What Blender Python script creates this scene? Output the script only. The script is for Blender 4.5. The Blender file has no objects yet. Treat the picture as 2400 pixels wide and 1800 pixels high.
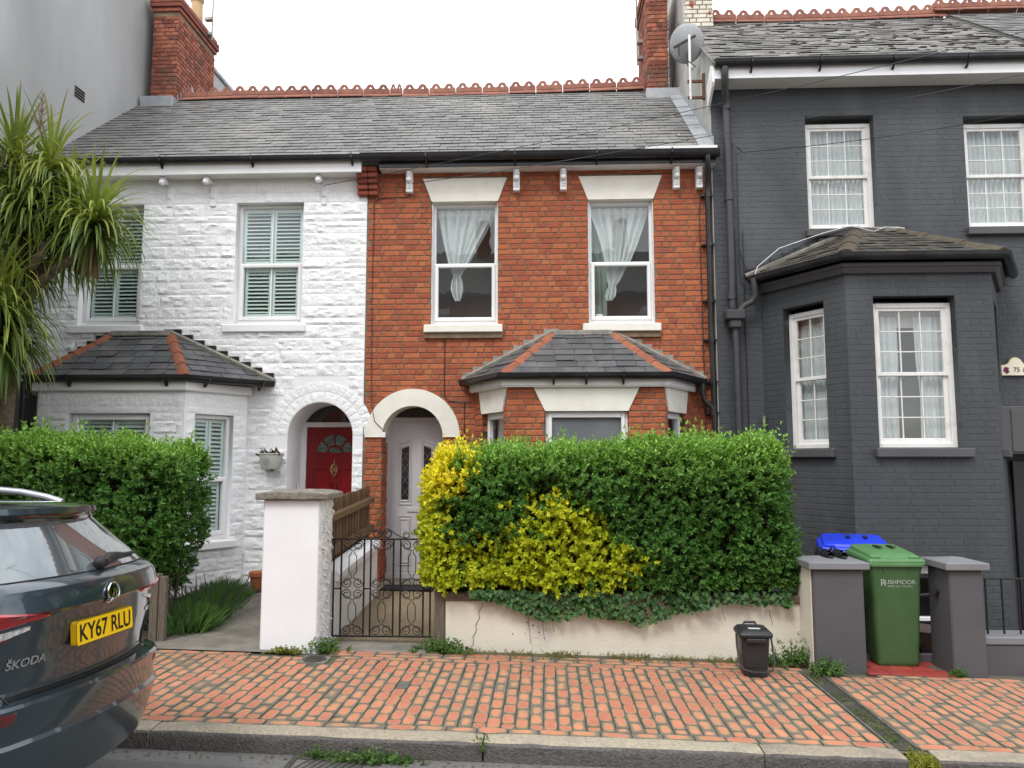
import bpy, bmesh, math, random
import numpy as np
from math import sin, cos, pi, radians, sqrt, atan2, atan
from mathutils import Matrix, Vector
random.seed(7); np.random.seed(7)
SC = bpy.context.scene
COL = SC.collection
# ---------------------------------------------------------------- camera
cam = bpy.data.cameras.new('camera'); cam.lens = 27.045; cam.sensor_width = 36; cam.clip_end = 2000; cam.clip_start = 0.05
camo = bpy.data.objects.new('camera', cam); COL.objects.link(camo)
CAM = Vector((0, 0, 1.82))
camo.location = CAM; camo.rotation_euler = (pi/2 + radians(5.7), 0, radians(2.5)); SC.camera = camo
# ---------------------------------------------------------------- sky
SUN_EL, SUN_AZ = radians(52), radians(205)      # azimuth clockwise from +Y: behind the camera, a little to the left
w = bpy.data.worlds.new('World'); SC.world = w; w.use_nodes = True
nt = w.node_tree; nt.nodes.clear()
def wn(t, **k):
    n = nt.nodes.new(t)
    for a, b in k.items(): setattr(n, a, b)
    return n
out = wn('ShaderNodeOutputWorld'); bg = wn('ShaderNodeBackground'); bg.inputs[1].default_value = 0.1
sky = wn('ShaderNodeTexSky', sky_type='NISHITA', sun_disc=False, sun_elevation=SUN_EL, sun_rotation=SUN_AZ)
tc = wn('ShaderNodeTexCoord'); mp = wn('ShaderNodeMapping'); mp.inputs['Scale'].default_value = (1, 1, 2.2)
nz = wn('ShaderNodeTexNoise'); nz.inputs['Scale'].default_value = 1.9; nz.inputs['Detail'].default_value = 6; nz.inputs['Roughness'].default_value = .55
rp = wn('ShaderNodeValToRGB'); rp.color_ramp.elements[0].position = .34; rp.color_ramp.elements[0].color = (.34, .34, .34, 1); rp.color_ramp.elements[1].position = .52
mx = wn('ShaderNodeMix', data_type='RGBA'); mx.inputs[7].default_value = (13.9, 14.3, 14.9, 1)
L = nt.links.new
L(tc.outputs['Generated'], mp.inputs[0]); L(mp.outputs[0], nz.inputs[0]); L(nz.outputs[0], rp.inputs[0])
L(rp.outputs[0], mx.inputs[0]); L(sky.outputs[0], mx.inputs[6]); L(mx.outputs[2], bg.inputs[0]); L(bg.outputs[0], out.inputs[0])
sun = bpy.data.lights.new('sun', 'SUN'); sun.energy = 1.3; sun.angle = radians(18); sun.color = (1, .98, .95)
suno = bpy.data.objects.new('sun', sun); COL.objects.link(suno)
suno.rotation_euler = Vector((sin(SUN_AZ)*cos(SUN_EL), cos(SUN_AZ)*cos(SUN_EL), sin(SUN_EL))).to_track_quat('Z', 'Y').to_euler()
suno.location = (-4, -8, 20)
vs = SC.view_settings; vs.view_transform = 'Standard'; vs.look = 'None'; vs.exposure = 0.58; vs.gamma = 1
SC.cycles.max_bounces = 8; SC.cycles.transparent_max_bounces = 16; SC.cycles.use_denoising = True
# ---------------------------------------------------------------- materials
MATS = {}
def M(name, c, c2=None, sc=6, rough=.75, bump=0, bsc=40, rnd=0, metal=0, coat=0, lo=.35, hi=.7, spec=.4, det=6, c3=None, sc3=1.3, lo3=.55, hi3=.75, uvdark=None, emis=None, aniso=None, trans=0):
    """procedural principled material: base colour c varied to c2 by noise, large patches of c3, per-piece value jitter rnd"""
    if name in MATS: return MATS[name]
    m = bpy.data.materials.new(name); m.use_nodes = True; t = m.node_tree; N = t.nodes; K = t.links.new
    b = N['Principled BSDF']; b.inputs['Roughness'].default_value = rough; b.inputs['Metallic'].default_value = metal
    b.inputs['Specular IOR Level'].default_value = spec; b.inputs['Coat Weight'].default_value = coat; b.inputs['Coat Roughness'].default_value = .04
    geo = N.new('ShaderNodeNewGeometry'); oi = N.new('ShaderNodeObjectInfo')
    def mapped(a):
        if not aniso: return a
        mm = N.new('ShaderNodeMapping'); mm.inputs['Scale'].default_value = aniso; K(a, mm.inputs[0]); return mm.outputs[0]
    def noise(s, d=det):
        n = N.new('ShaderNodeTexNoise'); n.inputs['Scale'].default_value = s; n.inputs['Detail'].default_value = d; K(mapped(geo.outputs['Position']), n.inputs[0]); return n.outputs[0]
    def ramp(v, a, z):
        r = N.new('ShaderNodeMapRange'); r.inputs[1].default_value = a; r.inputs[2].default_value = z; K(v, r.inputs[0]); return r.outputs[0]
    def mix(f, A, B):
        x = N.new('ShaderNodeMix'); x.data_type = 'RGBA'
        if hasattr(f, 'links'): K(f, x.inputs[0])
        else: x.inputs[0].default_value = f
        for s, v in ((6, A), (7, B)):
            if hasattr(v, 'links'): K(v, x.inputs[s])
            else: x.inputs[s].default_value = (*v, 1)
        return x.outputs[2]
    col = c
    if c2: col = mix(ramp(noise(sc), lo, hi), c, c2)
    if rnd:
        ad = N.new('ShaderNodeMath'); ad.operation = 'ADD'; K(oi.outputs['Random'], ad.inputs[0]); K(geo.outputs['Random Per Island'], ad.inputs[1])
        fr = N.new('ShaderNodeMath'); fr.operation = 'FRACT'; K(ad.outputs[0], fr.inputs[0])
        mr = N.new('ShaderNodeMapRange'); mr.inputs[3].default_value = 1-rnd; mr.inputs[4].default_value = 1+rnd; K(fr.outputs[0], mr.inputs[0])
        h = N.new('ShaderNodeHueSaturation'); K(mr.outputs[0], h.inputs['Value'])
        m2 = N.new('ShaderNodeMath'); m2.operation = 'MULTIPLY_ADD'; m2.inputs[1].default_value = .012; m2.inputs[2].default_value = .494; K(fr.outputs[0], m2.inputs[0]); K(m2.outputs[0], h.inputs['Hue'])
        if hasattr(col, 'links'): K(col, h.inputs['Color'])
        else: h.inputs['Color'].default_value = (*col, 1)
        col = h.outputs[0]
    if uvdark:                                   # grime and moss creeping in from the edges of each piece
        uv = N.new('ShaderNodeUVMap'); s = N.new('ShaderNodeSeparateXYZ'); K(uv.outputs[0], s.inputs[0])
        def edge(o, k):
            a = N.new('ShaderNodeMath'); a.operation = 'SUBTRACT'; K(o, a.inputs[0]); a.inputs[1].default_value = .5
            a2 = N.new('ShaderNodeMath'); a2.operation = 'ABSOLUTE'; K(a.outputs[0], a2.inputs[0])
            a3 = N.new('ShaderNodeMath'); a3.operation = 'POWER'; K(a2.outputs[0], a3.inputs[0]); a3.inputs[1].default_value = k; return a3.outputs[0]
        e = N.new('ShaderNodeMath'); e.operation = 'ADD'; K(edge(s.outputs[0], 3), e.inputs[0]); K(edge(s.outputs[1], 3.4), e.inputs[1])
        e2 = N.new('ShaderNodeMath'); e2.operation = 'MULTIPLY_ADD'; e2.inputs[1].default_value = 7; K(e.outputs[0], e2.inputs[0]); K(noise(9, 3), e2.inputs[2])
        e3 = N.new('ShaderNodeMath'); e3.operation = 'MULTIPLY_ADD'; e3.inputs[1].default_value = 1.1; K(noise(2.1, 2), e3.inputs[0]); K(e2.outputs[0], e3.inputs[2])
        e4 = N.new('ShaderNodeMath'); e4.operation = 'MULTIPLY_ADD'; e4.inputs[1].default_value = .42
        if rnd: K(fr.outputs[0], e4.inputs[0])
        K(e3.outputs[0], e4.inputs[2])
        col = mix(ramp(e4.outputs[0], 1.40, 1.62), col, uvdark[0]); col = mix(ramp(e4.outputs[0], 1.60, 1.86), col, uvdark[1])
    if c3: col = mix(ramp(noise(sc3, 5), lo3, hi3), col, c3)
    if hasattr(col, 'links'): K(col, b.inputs['Base Color'])
    else: b.inputs['Base Color'].default_value = (*col, 1)
    if bump:
        bp = N.new('ShaderNodeBump'); bp.inputs['Strength'].default_value = bump; bp.inputs['Distance'].default_value = .02; K(noise(bsc, 5), bp.inputs['Height']); K(bp.outputs[0], b.inputs['Normal'])
    if emis: b.inputs['Emission Color'].default_value = (*emis, 1); b.inputs['Emission Strength'].default_value = 1
    MATS[name] = m; return m
def glass(name, tint=(.9, .95, .93), boost=1.7, rough=0.0, ior=1.5):
    m = bpy.data.materials.new(name); m.use_nodes = True; t = m.node_tree; N = t.nodes; N.clear(); K = t.links.new
    o = N.new('ShaderNodeOutputMaterial'); tr = N.new('ShaderNodeBsdfTransparent'); tr.inputs[0].default_value = (*tint, 1)
    g = N.new('ShaderNodeBsdfGlossy'); g.inputs['Roughness'].default_value = rough; ge0 = N.new('ShaderNodeNewGeometry'); dp = N.new('ShaderNodeVectorMath'); dp.operation = 'DOT_PRODUCT'; K(ge0.outputs['Incoming'], dp.inputs[0]); K(ge0.outputs['Normal'], dp.inputs[1])
    ab = N.new('ShaderNodeMath'); ab.operation = 'ABSOLUTE'; K(dp.outputs['Value'], ab.inputs[0]); iv = N.new('ShaderNodeMath'); iv.operation = 'SUBTRACT'; iv.inputs[0].default_value = 1; K(ab.outputs[0], iv.inputs[1]); pw = N.new('ShaderNodeMath'); pw.operation = 'POWER'; pw.inputs[1].default_value = 5; K(iv.outputs[0], pw.inputs[0])
    fr = N.new('ShaderNodeMath'); fr.operation = 'MULTIPLY_ADD'; fr.inputs[1].default_value = .55; fr.inputs[2].default_value = .055; K(pw.outputs[0], fr.inputs[0])        # two-sided Schlick reflectance of a thin pane
    mu = N.new('ShaderNodeMath'); mu.operation = 'MULTIPLY'; mu.inputs[1].default_value = boost; mu.use_clamp = True; K(fr.outputs[0], mu.inputs[0])
    ns = N.new('ShaderNodeTexNoise'); ns.inputs['Scale'].default_value = 2.2; bp = N.new('ShaderNodeBump'); bp.inputs['Strength'].default_value = .035; bp.inputs['Distance'].default_value = .05
    ge = N.new('ShaderNodeNewGeometry'); K(ge.outputs['Position'], ns.inputs[0]); K(ns.outputs[0], bp.inputs['Height']); K(bp.outputs[0], g.inputs['Normal'])
    x = N.new('ShaderNodeMixShader'); K(mu.outputs[0], x.inputs[0]); K(tr.outputs[0], x.inputs[1]); K(g.outputs[0], x.inputs[2]); K(x.outputs[0], o.inputs[0])
    MATS[name] = m; return m
def leafmat(name, trans=.35, rough=.45, bumpy=0):
    m = bpy.data.materials.new(name); m.use_nodes = True; t = m.node_tree; N = t.nodes; K = t.links.new
    b = N['Principled BSDF']; b.inputs['Roughness'].default_value = rough; b.inputs['Specular IOR Level'].default_value = .35
    a = N.new('ShaderNodeVertexColor'); a.layer_name = 'Col'; K(a.outputs[0], b.inputs['Base Color'])
    tl = N.new('ShaderNodeBsdfTranslucent'); h = N.new('ShaderNodeHueSaturation'); h.inputs['Value'].default_value = 1.3; h.inputs['Saturation'].default_value = 1.1; K(a.outputs[0], h.inputs['Color']); K(h.outputs[0], tl.inputs[0])
    x = N.new('ShaderNodeMixShader'); x.inputs[0].default_value = trans; K(b.outputs[0], x.inputs[1]); K(tl.outputs[0], x.inputs[2]); K(x.outputs[0], N['Material Output'].inputs[0])
    MATS[name] = m; return m
BRICK = M('red_brick', (.39, .110, .047), (.305, .080, .038), 14, .85, .4, 60, .17, c3=(.22, .066, .042), sc3=2.6, lo3=.58, hi3=.85, lo=.45, hi=.75)
BRICKD = M('old_chimney_brick', (.31, .098, .056), (.19, .06, .042), 12, .9, .5, 50, .42, c3=(.10, .07, .05), sc3=2.2, lo3=.55, hi3=.8)
MORTAR = M('brown_mortar', (.235, .165, .105), (.15, .105, .068), 8, .95, .4, 90)
CREAM = M('cream_paint', (.81, .785, .70), (.74, .71, .62), 5, .7, .12, 30, c3=(.60, .57, .49), sc3=1.7, lo3=.6, hi3=.85)
UPVC = M('white_upvc', (.82, .82, .82), (.77, .77, .765), 3, .3, 0)
UPVCOLD = M('weathered_white_timber', (.74, .73, .70), (.60, .58, .53), 7, .55, .1, 40, lo=.5, hi=.8)
WSTONE = M('white_painted_stone', (.87, .875, .875), (.82, .825, .825), 7, .75, .6, 26, .02, c3=(.70, .69, .665), sc3=1.1, lo3=.6, hi3=.85)
WPAINT = M('white_masonry_paint', (.84, .84, .845), (.79, .79, .79), 2.5, .8, .1, 26, c3=(.62, .60, .56), sc3=.9, lo3=.62, hi3=.9)
WPAINT_ROUGH = M('rough_white_render', (.76, .76, .745), (.62, .615, .60), 16, .85, 1.0, 24)
SLATE = M('grey_slate', (.190, .185, .176), (.140, .136, .130), 7, .66, .25, 45, .16, c3=(.255, .245, .22), sc3=.8, lo3=.55, hi3=.75, spec=.4)
SLATEBAY = M('dark_blue_slate', (.085, .087, .092), (.125, .125, .125), 5, .5, .2, 40, .24, c3=(.17, .165, .155), sc3=2.6, lo3=.6, hi3=.8)
SLATEOLD = M('lichen_slate', (.215, .205, .185), (.15, .145, .135), 5, .8, .4, 30, .17, c3=(.125, .118, .108), sc3=2.3, lo3=.5, hi3=.68)
SLATEMOSS = M('mossy_dark_slate', (.075, .066, .055), (.035, .032, .028), 6, .85, .6, 26, .3, c3=(.12, .10, .07), sc3=4, lo3=.55, hi3=.7)
TERRA = M('terracotta_tile', (.34, .115, .062), (.22, .085, .05), 8, .85, .35, 40, .14, c3=(.14, .095, .07), sc3=4, lo3=.58, hi3=.8)
TERRALIGHT = M('ridge_terracotta', (.30, .125, .085), (.20, .085, .062), 8, .85, .2, 40, .12)
LEAD = M('lead_flashing', (.30, .32, .34), (.42, .42, .42), 5, .5, .3, 12, metal=.2)
LEADOLD = M('stained_mortar_fillet', (.30, .285, .25), (.17, .155, .13), 9, .9, .6, 30)
BLACKP = M('black_gutter_plastic', (.014, .014, .016), (.03, .03, .03), 4, .3, .05, 20)
BLACKM = M('black_iron_paint', (.012, .010, .010), (.035, .018, .012), 30, .45, .2, 80, lo=.55, hi=.75)
GREYP = M('charcoal_masonry_paint', (.056, .062, .067), (.048, .053, .058), 3, .6, .3, 16, .04, c3=(.092, .096, .098), sc3=1.6, lo3=.50, hi3=.85, aniso=(1, 1, .35))
GREYS = M('grey_smooth_paint', (.088, .085, .089), (.076, .074, .077), 2, .7, .12, 30, c3=(.060, .056, .058), sc3=1.6, lo3=.66, hi3=.9)
GREYTOP = M('pale_grey_coping_paint', (.20, .20, .21), (.165, .165, .17), 3, .6, .1, 20)
RENDER = M('grey_cement_render', (.40, .40, .395), (.31, .31, .305), .9, .9, .2, 22, c3=(.54, .54, .54), sc3=.35, lo3=.5, hi3=.7, aniso=(1, 1, .45))
RENDERST = M('stained_cement_render', (.45, .44, .41), (.30, .29, .255), 3.5, .92, .35, 22, aniso=(1, 1, .3), c3=(.16, .155, .11), sc3=1.4, lo3=.6, hi3=.85)
GLASS = glass('window_glass', (.97, .985, .98)); GLASSD = glass('tinted_glass', (.55, .6, .6), 2.2)
GLASSO = M('obscured_film_glass', (.13, .15, .16), (.17, .19, .20), 3, .22, .12, 25, spec=.7)
ROOM = M('room_plaster', (.26, .26, .25), None, rough=.9)
DARK = M('dark_interior', (.015, .015, .015), None, rough=.9)
SHUT = M('mint_shutter_paint', (.58, .70, .66), None, rough=.5)
NET = None
# ---------------------------------------------------------------- mesh helpers
def mkobj(name, me, parent=None, label=None, cat=None, group=None, kind=None, loc=None, rot=None, scl=None):
    o = bpy.data.objects.new(name, me); COL.objects.link(o)
    if loc is not None: o.location = loc
    if rot is not None: o.rotation_euler = rot
    if scl is not None: o.scale = scl
    if parent is not None:
        o.parent = parent
        if parent.parent is None and 'base' in parent: o.matrix_parent_inverse = Matrix.Translation([-v for v in parent['base']])
    if label: o['label'] = label
    if cat: o['category'] = cat
    if group: o['group'] = group
    if kind: o['kind'] = kind
    return o
def thing(name, label, cat, base, group=None):
    o = bpy.data.objects.new(name, None); COL.objects.link(o); o.location = base; o['base'] = list(base); o['label'] = label; o['category'] = cat; o.empty_display_size = .1
    if group: o['group'] = group
    return o
class MB:
    def __init__(s): s.v = []; s.f = []; s.mi = []; s.mats = []; s.uv = []; s.cur = 0
    def mat(s, m):
        if m not in s.mats: s.mats.append(m)
        s.cur = s.mats.index(m); return s
    def add(s, vs, fs):
        n = len(s.v); s.v += [tuple(p) for p in vs]; s.f += [tuple(i+n for i in f) for f in fs]; s.mi += [s.cur]*len(fs); return s
    def quad(s, a, b, c, d): return s.add([a, b, c, d], [(0, 1, 2, 3)])
    def box(s, x0, x1, y0, y1, z0, z1, b=0.0, T=None):
        if b <= 0:
            vs = [(x, y, z) for x in (x0, x1) for y in (y0, y1) for z in (z0, z1)]
            fs = [(0, 1, 3, 2), (4, 6, 7, 5), (0, 4, 5, 1), (2, 3, 7, 6), (0, 2, 6, 4), (1, 5, 7, 3)]
        else:
            vs, fs = bevbox(x0, x1, y0, y1, z0, z1, b)
        if T: vs = [T(p) for p in vs]
        return s.add(vs, fs)
    def prism(s, poly, a, b, ax=1, T=None):
        """polygon (list of 2d points) extruded from a to b along axis ax; 2d axes are the other two in order"""
        n = len(poly)
        def P(p, t):
            q = [0, 0, 0]; o = [i for i in range(3) if i != ax]; q[o[0]] = p[0]; q[o[1]] = p[1]; q[ax] = t; return tuple(q)
        vs = [P(p, a) for p in poly]+[P(p, b) for p in poly]
        if T: vs = [T(p) for p in vs]
        return s.add(vs, [tuple(range(n)), tuple(range(2*n-1, n-1, -1))]+[(i, i+n, (i+1) % n+n, (i+1) % n) for i in range(n)])
    def tube(s, pts, r, n=8, cap=True, closed=False):
        pts = [Vector(p) for p in pts]; k = len(pts); rings = []; u = None
        for i, p in enumerate(pts):
            if closed: t = pts[(i+1) % k]-pts[i-1]
            else: t = pts[min(i+1, k-1)]-pts[max(i-1, 0)]
            t.normalize()
            if u is None: u = t.orthogonal().normalized()
            u = (u-t*u.dot(t)); u = u.normalized() if u.length > 1e-6 else t.orthogonal().normalized()
            v = t.cross(u); ri = r[i] if hasattr(r, '__len__') else r
            rings.append([p+(u*cos(2*pi*j/n)+v*sin(2*pi*j/n))*ri for j in range(n)])
        vs = [q for g in rings for q in g]; fs = []
        for i in range(k if closed else k-1):
            a = i*n; b = ((i+1) % k)*n
            fs += [(a+j, a+(j+1) % n, b+(j+1) % n, b+j) for j in range(n)]
        if cap and not closed: fs += [tuple(range(n-1, -1, -1)), tuple(range((k-1)*n, k*n))]
        return s.add(vs, fs)
    def lathe(s, prof, c=(0, 0, 0), n=20, sx=1, sy=1):
        k = len(prof); vs = [(c[0]+r*cos(2*pi*j/n)*sx, c[1]+r*sin(2*pi*j/n)*sy, c[2]+z) for r, z in prof for j in range(n)]
        fs = [(i*n+j, i*n+(j+1) % n, (i+1)*n+(j+1) % n, (i+1)*n+j) for i in range(k-1) for j in range(n)]
        fs += [tuple(range(n-1, -1, -1)), tuple(range((k-1)*n, k*n))]
        return s.add(vs, fs)
    def ball(s, c, r, n=10, m=6, sz=1):
        return s.lathe([(max(r*sin(pi*i/m), 1e-4), -r*cos(pi*i/m)*sz) for i in range(m+1)], c, n)
    def xf(s, f, start=0):
        s.v[start:] = [tuple(f(p)) for p in s.v[start:]]; return s
    def mesh(s, name, m=None, smooth=None):
        me = bpy.data.meshes.new(name); me.from_pydata(s.v, [], s.f)
        for x in (s.mats or [m]):
            if x: me.materials.append(x)
        if s.mats: me.polygons.foreach_set('material_index', s.mi)
        if s.uv:
            l = me.uv_layers.new(name='UVMap'); l.data.foreach_set('uv', [c for f in me.polygons for i in f.vertices for c in s.uv[i]])
        if smooth is not None:
            me.polygons.foreach_set('use_smooth', [True]*len(me.polygons)); me.update(); me.set_sharp_from_angle(angle=radians(smooth))
        me.update(); return me
    def obj(s, name, m=None, parent=None, smooth=None, **k): return mkobj(name, s.mesh(name, m, smooth), parent, **k)
def bevbox(x0, x1, y0, y1, z0, z1, b):
    b = min(b, (x1-x0)*.45, (y1-y0)*.45, (z1-z0)*.45); X = (x0, x1); Y = (y0, y1); Z = (z0, z1); vs = []; ix = {}
    for i in (0, 1):
        for j in (0, 1):
            for k in (0, 1):
                sx, sy, sz = (b, -b)[i], (b, -b)[j], (b, -b)[k]
                for a, p in enumerate(((X[i], Y[j]+sy, Z[k]+sz), (X[i]+sx, Y[j], Z[k]+sz), (X[i]+sx, Y[j]+sy, Z[k]))): ix[i, j, k, a] = len(vs); vs.append(p)
    fs = []
    for i in (0, 1):
        o = [(0, 0), (0, 1), (1, 1), (1, 0)]; o = o if i == 0 else o[::-1]
        fs.append(tuple(ix[i, j, k, 0] for j, k in o)); fs.append(tuple(ix[j, i, k, 1] for j, k in o[::-1])); fs.append(tuple(ix[j, k, i, 2] for j, k in o))
    for i in (0, 1):
        for j in (0, 1):
            def e(q): return q if (i+j) % 2 == 0 else q[::-1]
            fs.append(tuple(e([ix[i, j, 0, 0], ix[i, j, 1, 0], ix[i, j, 1, 1], ix[i, j, 0, 1]])[::-1]))
            fs.append(tuple(e([ix[i, 0, j, 0], ix[i, 1, j, 0], ix[i, 1, j, 2], ix[i, 0, j, 2]])))
            fs.append(tuple(e([ix[0, i, j, 1], ix[1, i, j, 1], ix[1, i, j, 2], ix[0, i, j, 2]])[::-1]))
            for k in (0, 1):
                t = (ix[i, j, k, 0], ix[i, j, k, 1], ix[i, j, k, 2]); fs.append(t if (i+j+k) % 2 == 0 else t[::-1])
    return vs, fs
class Frame:
    """a wall plane: u along the wall, d inwards, z up"""
    def __init__(s, ox, oy, a=0): s.o = (ox, oy); s.a = a; s.c = cos(a); s.s = sin(a)
    def __call__(s, p): u, d, z = p; return (s.o[0]+u*s.c-d*s.s, s.o[1]+u*s.s+d*s.c, z)
    @staticmethod
    def between(p, q): f = Frame(p[0], p[1], atan2(q[1]-p[1], q[0]-p[0])); f.len = sqrt((q[0]-p[0])**2+(q[1]-p[1])**2); return f
def from_curve(name, loops, thick, m, T=None, bevel=0):
    """filled 2d outline with holes, extruded to a solid; local x,y -> T((x, depth, y))"""
    cu = bpy.data.curves.new(name, 'CURVE'); cu.dimensions = '2D'; cu.fill_mode = 'BOTH'; cu.extrude = thick/2; cu.bevel_depth = bevel
    for lp in loops:
        sp = cu.splines.new('POLY'); sp.points.add(len(lp)-1); sp.use_cyclic_u = True
        for p, q in zip(sp.points, lp): p.co = (q[0], q[1], 0, 1)
    o = bpy.data.objects.new(name, cu); COL.objects.link(o)
    bpy.context.view_layer.update(); dg = bpy.context.evaluated_depsgraph_get()
    me = bpy.data.meshes.new_from_object(o.evaluated_get(dg)); bpy.data.objects.remove(o); bpy.data.curves.remove(cu)
    n = len(me.vertices); co = np.empty(n*3); me.vertices.foreach_get('co', co); co = co.reshape(-1, 3)
    new = [(p[0], thick/2-p[2], p[1]) for p in co]            # front face at depth 0
    if T: new = [T(p) for p in new]
    me.vertices.foreach_set('co', np.array(new, dtype=np.float32).ravel()); me.materials.clear(); me.materials.append(m); me.name = name; me.update()
    bm = bmesh.new(); bm.from_mesh(me); bmesh.ops.recalc_face_normals(bm, faces=bm.faces[:]); bm.to_mesh(me); bm.free()
    return me
def text_mesh(name, s, size, m, depth=.004, align='CENTER', bold=0):
    cu = bpy.data.curves.new(name, 'FONT'); cu.body = s; cu.size = size; cu.extrude = depth/2; cu.align_x = align; cu.align_y = 'CENTER'; cu.offset = bold
    o = bpy.data.objects.new(name, cu); COL.objects.link(o); bpy.context.view_layer.update()
    me = bpy.data.meshes.new_from_object(o.evaluated_get(bpy.context.evaluated_depsgraph_get())); bpy.data.objects.remove(o); bpy.data.curves.remove(cu)
    me.materials.clear(); me.materials.append(m); return me
def arc(cx, cz, r, a0, a1, n): return [(cx+r*cos(a0+(a1-a0)*i/n), cz+r*sin(a0+(a1-a0)*i/n)) for i in range(n+1)]
def rect(a, b, c, d): return [(a, c), (b, c), (b, d), (a, d)]
SL = 0.0215
def gz(x): return -SL*x                                     # the street falls to the right
TILT = atan(SL)
# ================================================================= SETTING: ground, road, kerb, pavement
ASPH = M('asphalt', (.225, .22, .21), (.17, .166, .158), 30, .92, .9, 220, c3=(.28, .268, .25), sc3=.7, lo3=.5, hi3=.75, det=10)
ASPH2 = M('dark_asphalt_patch', (.20, .197, .19), (.155, .153, .148), 40, .92, .9, 240, det=10)
CONC = M('weathered_concrete', (.24, .22, .185), (.15, .138, .115), 5, .92, .5, 40, c3=(.10, .095, .075), sc3=2.2, lo3=.55, hi3=.8)
KFACE = M('dark_granite_face', (.135, .122, .112), (.085, .078, .074), 40, .9, .8, 70, .1)  # darker granite for the road-facing side of each kerbstone
GRANITE = M('granite_kerb', (.42, .365, .27), (.28, .24, .185), 45, .85, .8, 70, .1, c3=(.15, .14, .115), sc3=2.4, lo3=.58, hi3=.8)
PAVER = M('orange_clay_paver', (.52, .205, .118), (.45, .17, .098), 12, .85, .4, 70, .15, uvdark=((.40, .235, .125), (.165, .14, .105)), c3=(.30, .15, .09), sc3=.9, lo3=.55, hi3=.85)
SAND = M('mossy_joint_sand', (.125, .108, .078), (.095, .10, .05), 7, .95, .6, 60, c3=(.07, .065, .05), sc3=3)
SOIL = M('dark_soil', (.045, .032, .022), (.07, .05, .035), 12, .95, .8, 40)
GRAV = M('golden_gravel', (.36, .28, .17), (.20, .15, .095), 60, .9, 1.0, 120, c3=(.42, .36, .26), sc3=90, lo3=.55, hi3=.65)
STEEL = M('galvanised_steel', (.30, .29, .26), (.20, .19, .165), 12, .5, .1, 30, metal=.6)
IRON = M('cast_iron', (.06, .058, .056), (.10, .085, .07), 20, .6, .4, 60, metal=.3)
def sheet(name, x0, x1, y0, y1, zf, m, nx=2, ny=2, kind='structure', parent=None):
    b = MB(); xs = [x0+(x1-x0)*i/nx for i in range(nx+1)]; ys = [y0+(y1-y0)*i/ny for i in range(ny+1)]
    b.v = [(x, y, zf(x, y)) for y in ys for x in xs]
    b.f = [(j*(nx+1)+i, j*(nx+1)+i+1, (j+1)*(nx+1)+i+1, (j+1)*(nx+1)+i) for j in range(ny) for i in range(nx)]; b.mi = [0]*len(b.f)
    return b.obj(name, m, parent, kind=kind)
sheet('ground', -400, 400, -400, 400, lambda x, y: -1.4, M('far_ground', (.12, .12, .10), (.08, .09, .06), .2), 1, 1)
def roadz(x, y): return gz(x)-.125+.018*min(1, max(0, (5.17-y)/3))
road = sheet('road', -60, 60, -3.9, 5.3, roadz, ASPH, 1, 24)
# repair patches with wavy edges
def patch(name, pts, m, dz, parent=None, kind=None):
    b = MB(); b.add([(x, y, roadz(x, y)+dz) for x, y in pts], [tuple(range(len(pts)))]); return b.obj(name, m, parent, kind=kind)
random.seed(3)
def wob(poly, k=6, a=.012):
    o = []
    for i, p in enumerate(poly):
        q = poly[(i+1) % len(poly)]
        for j in range(k): t = j/k; o.append((p[0]+(q[0]-p[0])*t+random.uniform(-a, a), p[1]+(q[1]-p[1])*t+random.uniform(-a, a)))
    return o
patch('asphalt_patch', wob([(-3.6, 2.6), (-1.62, 2.6), (-1.58, 4.78), (-1.68, 4.93), (-3.6, 5.0)]), ASPH2, .005, road)
patch('asphalt_patch', wob([(-.98, 2.6), (4.5, 2.6), (4.5, 4.86), (-.80, 4.90), (-1.0, 4.74)]), ASPH2, .005, road)
sheet('far_pavement', -60, 60, -7.2, -3.9, lambda x, y: gz(x)+.0, CONC, 1, 1)
# kerb stones
kerb = sheet('kerb', -60, 60, 5.19, 5.30, lambda x, y: gz(x)-.06, SAND, 1, 1)
joints = [-9.6, -7.9, -6.1, -4.35, -2.62, -.415, 1.385, 2.285]
def kerbstone(x0, x1, seed):
    r = random.Random(seed); b = MB(); n = 12; prof = [(5.165, -.16), (5.160, -.05), (5.163, -.022), (5.178, -.006), (5.20, 0), (5.26, .002), (5.335, 0), (5.335, -.16)]
    for i in range(n+1):
        x = x0+.006+(x1-x0-.012)*i/n; e = .012 if i in (0, n) else 0
        b.v += [(x, y+r.uniform(-.004, .004)+(e*.4 if j < 5 else 0), gz(x)+z+(r.uniform(-.0035, .0035) if 1 < j < 7 else 0)-(e*.5 if 2 < j < 7 else 0)) for j, (y, z) in enumerate(prof)]
    k = len(prof); b.f = [(i*k+j, (i+1)*k+j, (i+1)*k+j+1, i*k+j+1) for i in range(n) for j in range(k-1)]+[tuple(range(k)), tuple(range(n*k+k-1, n*k-1, -1))]; b.mi = [0]*len(b.f)
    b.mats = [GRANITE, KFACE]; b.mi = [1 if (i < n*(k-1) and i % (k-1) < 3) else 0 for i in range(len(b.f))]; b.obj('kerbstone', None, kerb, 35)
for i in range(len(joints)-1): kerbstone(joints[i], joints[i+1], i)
kerbstone(2.47, 3.55, 40); kerbstone(3.55, 5.3, 41); kerbstone(5.3, 7.1, 42)
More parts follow.
